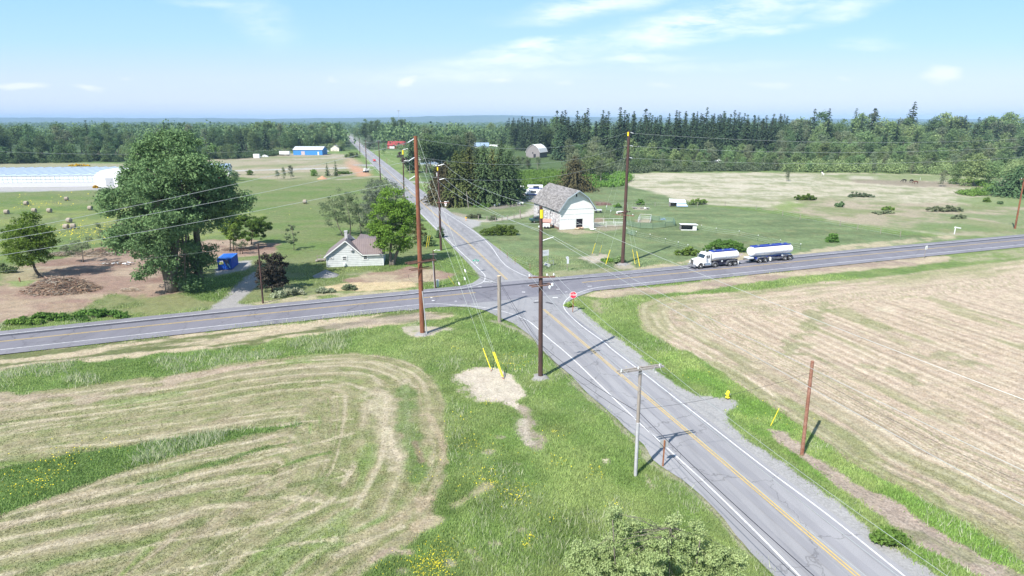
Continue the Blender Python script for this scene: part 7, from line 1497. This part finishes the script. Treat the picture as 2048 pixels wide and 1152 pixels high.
for px, lab in (((932, 441), 'orange marker post at the mouth of the farm drive'),): r = sign('marker_post', px, 0, 1.0, lab, mat('orange_plastic', (.75, .33, .08), .5), .18, 'post'); mb = MB(); mb.box((0, 0, .85), (.5, .12, .2)); mb.build('cap', m_ylw, r)
b = G(40, 563); tag((lambda o: (setattr(o, 'location', b), o)[1])(MB().box((0, 0, .35), (.16, .16, .75)).build('stake', m_rust)), 'short brown stake at the left edge of the dirt yard', 'stake')
for px, lab in (((1188, 784), 'leaning bare rod beside the right yellow guard') ,): pass
for px, py, lab, hh, tx in ((1541, 852, 'slanted yellow marker rod in the verge left of the rusty stub', 1.7, .75), ):
    b = G(px, py); o = MB().tube([(0, 0, 0), (tx, .3, hh)], .03, 6).build('marker_rod', m_ylw); o.location = b; tag(o, lab, 'rod')
# ------------------------------------------------------------ fences
def fence(name, pts, step, h, label, pm, r=.05, wires=3, box=False, capm=None, rails=0, wm=None):
    P = resample([Vector(G(*p)[:2]) for p in pts], step); b = P[0]; root = empty(name, (b.x, b.y, 0), 0, label, 'fence')
    mbp = MB(); mbp.box((0, 0, h/2), (r*2, r*2, h)) if box else mbp.tube([(0, 0, 0), (0, 0, h)], r, 6); p0 = mbp.build('fence_post', pm, root); c0 = None
    if capm: mbc = MB(); mbc.box((0, 0, h+.06), (.16, .16, .14)); c0 = mbc.build('cap', capm, p0)
    for i, p in enumerate(P):
        if i == 0: continue
        q = p0.copy(); COL.objects.link(q); q.parent = root; q.location = (p.x-b.x, p.y-b.y, 0); q.rotation_euler = (rnd.uniform(-.04, .04), rnd.uniform(-.04, .04), rnd.random())
        if c0: c = c0.copy(); COL.objects.link(c); c.parent = q
    if wires:
        mb = MB()
        for k in range(wires): z = h*(.25+.68*k/max(1, wires-1)); mb.tube([(p.x-b.x, p.y-b.y, z) for p in P], .012, 4)
        mb.build('fence_wire', wm or m_wire, root)
    if rails:
        mb = MB()
        for k in range(rails): z = h*(.2+.76*k/max(1, rails-1)); mb.tube([(p.x-b.x, p.y-b.y, z) for p in P], .035, 5)
        mb.build('rail', wm or m_trim, root)
    return root
m_gpost = mat('dark_green_metal_post', (.06, .11, .08), .6)
fence('wire_fence', [(1253, 467), (1272, 474), (1300, 480), (1330, 489), (1356, 496), (1375, 502)], 3.2, 1.35, 'green post wire fence slanting from the corner pole to the hedge by the truck', m_gpost, .035, capm=m_trim)
fence('wire_fence', [(1402, 461), (1432, 467), (1478, 473), (1515, 482), (1560, 492), (1600, 500)], 4.2, 1.35, 'green post wire fence right of the field shelter', m_gpost, .035, capm=m_trim)
fence('wire_fence', [(1200, 410), (1290, 416), (1310, 413), (1340, 413), (1450, 412), (1512, 420), (1565, 431), (1600, 439), (1680, 452), (1715, 459), (1761, 467), (1800, 474)], 8.5, 1.5, 'long weathered post fence between paddock and rough meadow', m_grey, .08)
fence('pipe_corral', [(1187, 456), (1212, 454), (1248, 452.5)], 2.4, 1.5, 'white pipe corral beside the right barn wall', m_trim, .05, wires=0, rails=5)
fence('pipe_corral', [(1187, 448), (1247, 447)], 2.4, 1.5, 'farther white rail behind the pipe corral', m_trim, .05, wires=0, rails=2)
m_gm = mat('green_wire_mesh', (.16, .26, .22), .6)
fence('pen_panel', [(1252, 452), (1280, 457), (1305, 458), (1330, 455), (1350, 452), (1346, 446), (1318, 443), (1300, 441)], 2.4, 1.5, 'dark green round pen in the paddock', m_gpost, .05, wires=0, rails=6, wm=m_gm)
fence('pen_panel', [(1276, 446), (1300, 446), (1302, 439), (1280, 438), (1276, 446)], 2.6, 1.5, 'grey inner pen with white top rail', m_pvc, .05, wires=0, rails=3)
fence('pen_panel', [(1254, 468), (1262, 471), (1270, 472)], 1.8, 1.3, 'short green panel row at the foot of the corner pole', m_gpost, .04, wires=0, rails=5, wm=m_gm)
fence('pen_panel', [(1212, 421), (1228, 422), (1245, 421)], 1.8, 1.2, 'small green panels behind the barn left of the corner pole', m_gpost, .04, wires=0, rails=4, wm=m_gm)
fence('wooden_fence', [(957, 440), (991, 443), (1004, 440.5), (1015, 439), (1028, 436.5), (1041, 434)], 2.6, 1.3, 'grey wooden post fence along the farm drive', m_grey, .12, wires=2)
fence('wire_fence', [(1000, 505), (1030, 528), (1060, 540)], 5, 1.3, 'thin wire fence in the tall grass right of the north road', m_rust, .04)
fence('white_fence', [(655, 303.5), (700, 301)], 6, 1.5, 'dark board fence behind the cream house', m_cable, .1, wires=0, rails=4, wm=m_cable)
fence('white_fence', [(1840, 361), (1880, 361.5), (1890, 364)], 4.5, 1.4, 'pale fence beyond the horses under the thicket', m_trim, .05, wires=2)
# ------------------------------------------------------------ hay bales, brush, stones
m_hay = mat('greyed_hay', (.40, .345, .285), .95, color2=(.25, .21, .175), nscale=2.5, bump=.7, bscale=9)
mb = MB(); mb.lathe([(.62, -.55), (.69, -.46), (.70, 0), (.69, .46), (.62, .55)], (0, 0, .66), 18, 'X'); bale = mb.build('hay_bale', m_hay, smooth=False)
first = True
for px, py, lab, a in ((14, 428, 'hay bale nearest the left edge of the meadow', .2), (53, 410, 'pinkish distant hay bale among yellow flowers', .1), (69, 425, 'left of two hay bales behind the leaning maple', .2), (99.5, 425, 'right of two hay bales behind the leaning maple', .1), (133.5, 401, 'most distant hay bale below the greenhouse', .3),
                       (181, 420, 'lone hay bale left of the poplar crown', .1), (139, 445, 'hay bale just above the pair touching each other', -.1), (133, 458, 'left bale of the pair touching each other', .1), (147, 457, 'right bale of the pair touching each other', .4), (610, 407, 'lone hay bale in the meadow left of the thin ash', .1)):
    o = bale if first else bale.copy()
    if not first: COL.objects.link(o)
    first = False; b = G(px, py); o.location = (b.x, b.y, 0); o.rotation_euler = (0, 0, a); tag(o, lab, 'hay bale', 'round hay bales in the meadow')
def brush(name, px, wx, wy, h, n, cols, label, seed, lmin=.6, lmax=2.4, rad=.035, cat='brush pile'):
    b = G(*px); R = random.Random(seed); mb = MB(); 
    for k in range(n):
        a = R.random()*6.283; q = R.random()**.6; x = math.cos(a)*q*wx; y = math.sin(a)*q*wy; z = h*(1-q*q)*R.random()**.7+.05; L = R.uniform(lmin, lmax); t = R.random()*6.283; up = R.uniform(-.35, .45)
        d = Vector((math.cos(t), math.sin(t), up))*L/2; c = Vector((x, y, max(z, .06))); e0, e1 = c-d, c+d; e0.z = max(e0.z, .02); e1.z = max(e1.z, .02)
        mid_ = c+Vector((R.uniform(-.15, .15), R.uniform(-.15, .15), R.uniform(0, .15))); r_ = rad*R.uniform(.4, 1.4); mb.cur = R.randrange(len(cols)); mb.tube([e0, mid_, e1], [r_, r_*.8, r_*.4], 3, caps=False)
    o = mb.build(name, cols); o.location = (b.x, b.y, 0); return tag(o, label, cat)
m_b1 = mat('brown_twigs', (.36, .235, .17), .95); m_b2 = mat('grey_twigs', (.36, .32, .27), .95); m_b3 = mat('dark_twigs', (.12, .085, .07), .95); m_b4 = mat('tan_twigs', (.42, .32, .22), .95)
brush('brush_pile', (122, 580), 6.0, 3.2, 2.3, 3000, [m_b1, m_b2, m_b3, m_b1, m_b4], 'large heap of brown cut branches under the leaning maple', 1)
brush('brush_pile', (165, 510), 9.5, 1.6, .9, 700, [m_b2, m_b4, m_b3, m_b2], 'long low row of grey branches along the meadow edge', 2)
brush('brush_pile', (216, 506), 4.5, 1.6, 1.0, 600, [m_b1, m_b1, m_b3], 'reddish brush behind the left foot of the poplar', 3)
brush('brush_pile', (262, 581), 1.8, .7, .4, 60, [m_b2, m_b4], 'few pale sticks on the dirt in front of the poplar', 4)
brush('brush_pile', (228, 528), 2.4, .9, .6, 160, [m_b2, m_b1, m_b3], 'small stick heap in the middle of the dirt yard', 5)
brush('brush_pile', (472, 500), 3.2, 1.0, .5, 200, [m_b1, m_b3], 'brown twigs below the slim yellow green tree', 6)
# ------------------------------------------------------------ bushes
def bush(name, px, wpx, hpx, leaf, label, seed, n=None, size=.3, dp=.7, cat='bush', lumps=7, dens=1.):
    b = G(*px); k = math.hypot(b.y*.963, H*.5)/F; wx = wpx/2*k; h = hpx*k*1.06; R = np.random.RandomState(seed); Lb = []
    dp = dp if wpx < 70 else .22
    for i in range(lumps): t = (i+.5)/lumps*2-1; hh = h*(.5+.5*R.random_sample())*(1-.45*abs(t)**2); Lb.append((t*wx*.82, R.normal()*wx*dp*.16, hh*.5, wx*1.7/lumps+.2, max(.5, wx*dp*.35), hh*.52))
    C, Rr = subclusters(Lb, 2.2, R, .34*max(1, h/2.2), .4); cnt = n or int(1100*dens*max(1, wx)*max(.6, h)/ (size/.3)**1.6); V, Fq, T = leaves(C, Rr, cnt, size, R, up=.45); V[:, 2] = np.maximum(V[:, 2], .02)
    root = empty(name, (b.x, b.y, 0), 0, label, cat); leafmesh('foliage', V, Fq, T, LM[leaf], root)
    mb = MB(); [mb.tube([(0, 0, 0), (l[0], l[1], l[2])], [.05, .02], 4) for l in Lb]; mb.build('stem', m_barkd, root); return root
for a in (('bramble_bush', (1000, 470), 84, 24, 'bush', 'long bramble hedge on the paddock side of the farm entrance', 1), ('bramble_bush', (1377, 510), 52, 20, 'bush', 'bramble bush behind the tanker cab', 2), ('bramble_bush', (1450, 503), 92, 28, 'bush', 'wide bramble hedge behind the tanker truck', 3),
          ('bush', (1610, 400), 46, 13, 'bush', 'rounded green bush left of its larger twin in the pale meadow', 4), ('bush', (1722, 394), 56, 12, 'alder', 'long flat bush right of its twin in the pale meadow', 5), ('bush', (1679, 414), 18, 13, 'wood', 'small dark round bush in the rough meadow', 6), ('bush', (1665, 484), 24, 20, 'bush', 'dark green bush beside the highway verge', 7),
          ('bush', (1774, 420), 26, 9, 'bush', 'low bush in the rough meadow above a longer patch', 8), ('bush', (1765, 427), 44, 8, 'alder', 'flat grey green patch of scrub below the low bush', 9), ('bush', (1890, 423), 84, 13, 'alder', 'widest scrub patch in the rough meadow', 10), ('bush', (1918, 437), 26, 9, 'alder', 'small scrub patch nearest the white post with arm', 11),
          ('bush', (1395, 409), 36, 14, 'bush', 'green bush at the right end of the lean shelter', 12), ('bush', (1281, 410), 16, 11, 'bush', 'small bush above the scrap boards', 13), ('bush', (1235, 415), 14, 9, 'bush', 'small bush behind the green panels', 14), ('bush', (1238, 526), 24, 17, 'wood2', 'leafy bush at the left foot of the corner pole', 15), ('bush', (1214, 523), 22, 10, 'bush', 'low bush beside the thick yellow guard', 16),
          ('bush', (1537, 497), 14, 11, 'bush', 'small bush above the tank trailer', 17), ('bush', (856, 492), 26, 22, 'wood2', 'green bush under the dark shrub near the north road', 18), ('bush', (880, 475), 14, 22, 'wood', 'dark bush at the foot of the north road pole', 19), ('tall_weeds', (588, 589), 44, 18, 'rush', 'pale tall weeds beside the road right of the bronze tree', 20), ('tall_weeds', (556, 594), 30, 18, 'rush', 'pale tall weeds below the bronze tree', 21),
          ('tall_weeds', (652, 584), 40, 12, 'rush', 'green weeds at the left end of the straw strip', 22), ('tall_weeds', (700, 579), 26, 14, 'alder', 'weed clump on the straw strip by the highway', 23), ('bush', (1973, 404), 12, 10, 'bush', 'small bush before the brambles', 24), ('bush', (2000, 408), 8, 8, 'wood', 'tiny dark bush left of the reddish pole', 25), ('bush', (14, 545), 40, 20, 'wood2', 'leafy bush at the far left edge', 26),
          ('bush', (115, 640), 150, 16, 'bush', 'nettle bank along the highway left of the poplar', 27), ('bush', (205, 633), 120, 18, 'bush', 'taller nettle bank in front of the dirt yard', 28), ('bush', (50, 648), 90, 12, 'bush', 'thin nettle bank at the left edge of the highway', 29), ('bush', (1180, 616), 1, 1, 'bush', '', 30), ('bush', (1140, 612), 16, 10, 'young', 'small yellow green bush at the foot of the stop sign', 31),
          ('bush', (1776, 1083), 60, 34, 'bush', 'dense green clump on the edge of the gravel shoulder', 32), ('bush', (985, 440), 14, 10, 'alder', 'thin shrub by the wooden fence', 33), ('bush', (948, 436), 30, 10, 'alder', 'dry reddish shrub at the farm entrance', 34), ('bush', (965, 414), 34, 8, 'bush', 'flower bed shrubs before the farmhouse', 35),
          ('bush', (160, 332), 46, 5, 'broom', 'yellow flowering broom at the foot of the left wood', 36), ('bush', (192, 376), 9, 6, 'broom', 'small yellow broom beside the greenhouse corner', 37), ('bush', (688, 348), 34, 8, 'bush', 'yellowish scrub left of the orange soil strip', 38), ('bush', (705, 315), 30, 12, 'wood2', 'green bush at the far road edge below the cream house', 39), ('bush', (900, 620), 1, 1, 'bush', '', 40)):
    if not a[5]: continue
    if a[4] == 'broom' and 'broom' not in LM: LM['broom'] = mat_leaf('yellow_broom_blossom', (.55, .38, .02), (.80, .58, .05), .2)
    far = a[1][1] < 440
    bush(a[0], a[1], a[2], a[3], a[4], a[5], a[6], size=.55 if far else .3, dens=.5 if a[4] == 'rush' else 1.)
for px, lab in (((990, 413), 'first white garden ornament before the conifers'), ((998, 411), 'second white garden ornament before the conifers'), ((1035, 409), 'left of three white pots on the farm lawn'), ((1040, 409), 'middle of three white pots on the farm lawn'), ((1045, 408.5), 'right of three white pots on the farm lawn')):
    b = G(*px); o = MB().lathe([(.25, 0), (.42, .25), (.45, .6), (.3, .75)], (0, 0, 0), 10).build('white_pot', m_wht); o.location = b; tag(o, lab, 'pot', 'white pots on the farm lawn')
# ------------------------------------------------------------ horses
def horse(px, rz, label, m, graze=True):
    b = G(*px); bm = bmesh.new(); lay = None
    V_ = {'hip': (-.6, 0, 1.25), 'back': (0, 0, 1.22), 'wither': (.55, 0, 1.3), 'neck': ((1.0, 0, 1.05) if graze else (.95, 0, 1.65)), 'poll': ((1.35, 0, .62) if graze else (1.2, 0, 2.0)), 'nose': ((1.5, 0, .15) if graze else (1.6, 0, 1.75)), 'tail': (-.9, 0, 1.15), 'tail2': (-1.0, 0, .5)}
    for n_, sx in (('hl', -1), ('fl', 1)):
        for s2, sy in (('a', 1), ('b', -1)):
            x = -.6 if sx < 0 else .5; V_[n_+s2] = (x, .2*sy, .95); V_[n_+s2+'k'] = (x+(-.1 if sx < 0 else .03), .2*sy, .5); V_[n_+s2+'h'] = (x+.02, .2*sy, .04)
    E_ = [('hip', 'back'), ('back', 'wither'), ('wither', 'neck'), ('neck', 'poll'), ('poll', 'nose'), ('hip', 'tail'), ('tail', 'tail2')]
    for n_, r_ in (('hl', 'hip'), ('fl', 'wither')):
        for s2 in 'ab': E_ += [(r_, n_+s2), (n_+s2, n_+s2+'k'), (n_+s2+'k', n_+s2+'h')]
    R_ = dict(hip=.33, back=.36, wither=.31, neck=.17, poll=.13, nose=.08, tail=.08, tail2=.06); keys = list(V_); me = bpy.data.meshes.new('horse'); me.from_pydata([V_[k] for k in keys], [(keys.index(a), keys.index(b_)) for a, b_ in E_], [])
    o = bpy.data.objects.new('horse', me); COL.objects.link(o); md = o.modifiers.new('s', 'SKIN'); sv = me.skin_vertices[0].data
    for i, k in enumerate(keys): r_ = R_.get(k, .13 if len(k) == 3 else .06); sv[i].radius = (r_, r_)
    sv[0].use_root = True; o.modifiers.new('d', 'SUBSURF').levels = 1; o.modifiers['d'].render_levels = 1; me.materials.append(m); o.location = b; o.rotation_euler = (0, 0, rz); return tag(o, label, 'horse')
horse((1831, 368), 2.9, 'brown horse grazing at the far end of the rough meadow', mat('brown_horse_coat', (.12, .05, .03), .7)); horse((1822, 365), .3, 'dark horse grazing left of the brown horse', mat('dark_horse_coat', (.03, .022, .02), .7)); horse((1808, 364.5), 3.0, 'black horse farthest left in the meadow track', mat('black_horse_coat', (.02, .017, .016), .7))
horse((1645.5, 352), 1.7, 'white horse standing at the back of the pale meadow', mat('white_horse_coat', (.75, .73, .70), .7), False)
# ------------------------------------------------------------ grass blades, flowers, stubble as ground cover
def sample_cover(n, y0, y1, seed, fn):
    """random ground points with the colour of the ground sheet there; density falls with distance"""
    rs_ = np.random.RandomState(seed); r = y0*(y1/y0)**rs_.random_sample(n); a = rs_.uniform(-.80, .80, n); X, Y = r*np.sin(a), r*np.cos(a)
    ir = np.clip(np.searchsorted(rs, r), 1, len(rs)-1); ia = np.clip(((a+math.radians(64))/(2*math.radians(64))*(NA-1)).astype(int), 0, NA-1); c = alb[ir*NA+ia]
    k = fn(X, Y, c, rs_); return X[k], Y[k], r[k], c[k]
roadpolys = [southroad, cross]
def off_road(X, Y):
    k = np.ones(X.shape, bool)
    for P in roadpolys: k &= ~inside(X, Y, [tuple(p) for p in P])
    d, _ = pline(X, Y, HC); u = X*0; k &= d > 5.2
    d2, _ = pline(X, Y, RC[3:6]); k &= d2 > 4.4
    return k
def tufts(name, X, Y, r, h, m, T, label, blades=5, spread=.22, seed=0, lean=.35, wmul=1., col=None):
    rs_ = np.random.RandomState(seed); n = len(X); X = np.repeat(X, blades); Y = np.repeat(Y, blades); r = np.repeat(r, blades); hh = np.repeat(h, blades)*(.55+.7*rs_.random_sample(n*blades)); N_ = n*blades
    sp = spread*(.6+r/70); px = X+rs_.normal(size=N_)*sp; py = Y+rs_.normal(size=N_)*sp; a = rs_.random_sample(N_)*6.283; w = (.012+.00045*r)*wmul*(.7+.6*rs_.random_sample(N_)); lx = rs_.normal(size=N_)*lean*hh; ly = rs_.normal(size=N_)*lean*hh
    z0 = np.full(N_, -.06); A_ = np.stack([px-np.cos(a)*w, py-np.sin(a)*w, z0], 1); B_ = np.stack([px+np.cos(a)*w, py+np.sin(a)*w, z0], 1); C_ = np.stack([px+lx, py+ly, hh-.05], 1)
    V = np.stack([A_, B_, C_], 1).reshape(-1, 3); Fq = np.arange(N_*3).reshape(-1, 3); TT = np.clip(np.repeat(T, blades)+rs_.uniform(-.3, .3, N_), 0, 1); tt = np.zeros((N_*3, 4)); tt[:, 0] = np.repeat(TT, 3); tt[:, 3] = 1
    if col is not None: tt[:, :3] = np.repeat(np.repeat(col[:, :3], blades, 0)*(.78+.5*rs_.random_sample(N_))[:, None], 3, 0)
    return tag(npmesh(name, V, Fq, 3, m, attrs=[('leaf', 'CORNER', tt)]), label, 'grass', kind='stuff')
def mat_blade(name, k, trans=.3):
    m = bpy.data.materials.new(name); m.use_nodes = True; nt = m.node_tree; N, L = nt.nodes, nt.links; N.clear(); o = N.new('ShaderNodeOutputMaterial'); d = N.new('ShaderNodeBsdfDiffuse'); t = N.new('ShaderNodeBsdfTranslucent'); mx = N.new('ShaderNodeMixShader')
    at = N.new('ShaderNodeAttribute'); at.attribute_name = 'leaf'; v = N.new('ShaderNodeVectorMath'); v.operation = 'SCALE'; v.inputs['Scale'].default_value = k; L.new(at.outputs['Color'], v.inputs[0]); L.new(v.outputs[0], d.inputs[0]); L.new(v.outputs[0], t.inputs[0])
    mx.inputs[0].default_value = trans; L.new(d.outputs[0], mx.inputs[1]); L.new(t.outputs[0], mx.inputs[2]); L.new(mx.outputs[0], o.inputs[0]); return m
m_straw = mat_blade('cut_straw_blades', 1.12); m_gblade = mat_blade('verge_grass_blades', 2.2, .42)
def is_green(c): return (c[:, 1] > c[:, 0]*1.22) & (c[:, 3] > .8)
def patchy(X, Y, s, k): return fbm(X/s, Y/s, k)
FWp = [tuple(p) for p in closed(FWe)]; FEp = [tuple(p) for p in FEe]+[tuple(G(3500, 1500)[:2])]
def verge(X, Y, c, R): 
    k = is_green(c) & off_road(X, Y) & (R.random_sample(len(X)) < .25+1.1*patchy(X, Y, 3.5, 401))
    inF = inside(X, Y, FWp) | inside(X, Y, FEp); return k & (~inF | (c[:, 0] < .125))
X, Y, r_, c_ = sample_cover(330000, 24, 125, 1, verge)
hh = (.16+.34*patchy(X, Y, 5., 402)**1.5)*(1+.4*(patchy(X, Y, 1.2, 403)-.5))
k_ = (Y < 100) | (X > -60); T_ = sstep(.3, .75, patchy(X, Y, 4, 404)*.6+patchy(X, Y, 1.1, 405)*.4)
tn_ = .85+.35*T_[:, None]; tufts('tall_grass', X, Y, r_, hh*.72, m_gblade, T_, 'tall green grass on the verges and the corner by the poles', 4, seed=1, col=c_[:, :3]*tn_*np.array((1.04, .98, 1.08)))
# pale seeding grass
def rushf(X, Y, c, R): return is_green(c) & off_road(X, Y) & ~inside(X, Y, FEp) & (patchy(X, Y, 6, 411) > .56) & (((Y > 45) & (X < -14) & (Y < 90)) | (R.random_sample(len(X)) < .16))
X, Y, r_, c_ = sample_cover(120000, 26, 110, 2, rushf)
tufts('seeding_grass', X, Y, r_, .35+.4*patchy(X, Y, 2, 412), m_gblade, r_*0, 'pale seeding grass in the verges', 3, seed=2, wmul=.7, col=np.tile(np.array((.235, .245, .165)), (len(X), 1)))
# cut straw lying on fields and verges
def straw(X, Y, c, R): return (c[:, 0] > c[:, 1]*1.04) & (c[:, 0] > .22) & (c[:, 3] > .75) & off_road(X, Y) & (R.random_sample(len(X)) < .9) & (inside(X, Y, FWp) | inside(X, Y, FEp) | (c[:, 0] > .34))
X, Y, r_, c_ = sample_cover(120000, 24, 110, 3, straw)
tufts('cut_straw', X, Y, r_, .03+.12*patchy(X, Y, .8, 421), m_straw, r_*0, 'cut straw lying on the mown fields and verges', 2, seed=3, lean=2.2, wmul=.7, spread=.08, col=c_)
def stub(X, Y, c, R): return (c[:, 1] >= c[:, 0]*.96) & (c[:, 3] > .8) & (inside(X, Y, FWp) | inside(X, Y, FEp))
X, Y, r_, c_ = sample_cover(130000, 24, 110, 4, stub)
tufts('stubble', X, Y, r_, .07+.07*patchy(X, Y, .8, 431), m_straw, r_*0, 'short mown stubble in the fields', 3, seed=4, wmul=.9, spread=.12, col=c_*1.1)
# buttercups
def flowers(name, spots, label, seed, size=.022):
    R = np.random.RandomState(seed); P = []
    for (px, py, rad, n) in spots: n = max(4, int(n*.42)); b = G(px, py); q = R.normal(size=(n, 2))*rad*.72; P += [(b.x+x, b.y+y, .28+.22*R.random_sample()) for x, y in q]
    P = np.array(P); n = len(P); a = R.random_sample(n)*6.28; s = size*(.6+.8*R.random_sample(n))*(.7+np.hypot(P[:, 0], P[:, 1])/60); t = np.stack([np.cos(a), np.sin(a), R.normal(size=n)*.3], 1)*s[:, None]; u = np.stack([-np.sin(a), np.cos(a), R.normal(size=n)*.3], 1)*s[:, None]
    V = np.stack([P-t, P-u, P+t, P+u], 1).reshape(-1, 3); return tag(npmesh(name, V, np.arange(n*4).reshape(-1, 4), 4, mat('buttercup_yellow', (.80, .66, .02), .6)), label, 'flowers', kind='stuff')
spots = [(940, 885, 1., 40), (918, 843, 1.3, 60), (1108, 871, .8, 60), (1116, 929, .6, 55), (1188, 943, .5, 40), (1192, 958, .6, 50), (968, 966, 1.2, 160), (978, 974, .7, 90), (1050, 986, .8, 110), (1040, 1000, 1., 90), (1014, 993, .6, 40), (1025, 1016, .7, 40), (1230, 1017, .6, 60), (1102, 1045, .6, 60), (1058, 1080, .35, 50), (1056, 1098, .35, 45),
         (862, 1132, 1.1, 420), (850, 1148, 1.2, 300), (880, 1100, 1.5, 120), (880, 1135, 1., 150), (760, 1148, .6, 30), (838, 960, 1., 50), (1020, 735, 1.4, 160), (1030, 722, 1.8, 120), (915, 701, .8, 40), (975, 810, .7, 70), (945, 900, 2.5, 120), (1000, 930, 3., 60), (1150, 930, 3, 40), (960, 960, 2, 70),
         (165, 905, 1.6, 90), (120, 912, 1.4, 50), (90, 938, .8, 50), (140, 938, .8, 50), (115, 948, .6, 50), (60, 978, 1.8, 140), (85, 972, 1., 90), (25, 950, 1.5, 40), (15, 985, 1., 40), (235, 895, 1., 30), (512, 705, .8, 30), (1555, 845, 3, 60), (1350, 740, 3, 60)]
flowers('buttercups', spots, 'scattered yellow buttercups in the tall grass', 1)
far_sp = [(x, y, rr*1.1, int(n*.8)) for x, y, rr, n in ((140, 468, 9, 700), (180, 462, 8, 600), (215, 455, 8, 600), (110, 460, 5, 200), (240, 462, 6, 350), (200, 475, 6, 250), (70, 412, 6, 160), (90, 408, 6, 160), (40, 392, 14, 120), (10, 445, 6, 100), (540, 428, 6, 50), (480, 450, 4, 60))]
flowers('meadow_flowers', far_sp, 'yellow flower drift in the hay meadow behind the dirt yard', 2, .026)
# ------------------------------------------------------------ haze
hz = MB(); hz.box((0, 6000, 54), (36000, 16000, 114)); hm = bpy.data.materials.new('haze_air'); hm.use_nodes = True; hn = hm.node_tree.nodes; hl = hm.node_tree.links
for n_ in list(hn):
    if n_.type != 'OUTPUT_MATERIAL': hn.remove(n_)
pv = hn.new('ShaderNodeVolumePrincipled'); pv.inputs['Color'].default_value = (.46, .70, 1, 1); pv.inputs['Density'].default_value = .0001; pv.inputs['Anisotropy'].default_value = -.1
hl.new(pv.outputs[0], [n_ for n_ in hn if n_.type == 'OUTPUT_MATERIAL'][0].inputs['Volume'])
ho = hz.build('haze', hm); tag(ho, kind='stuff')
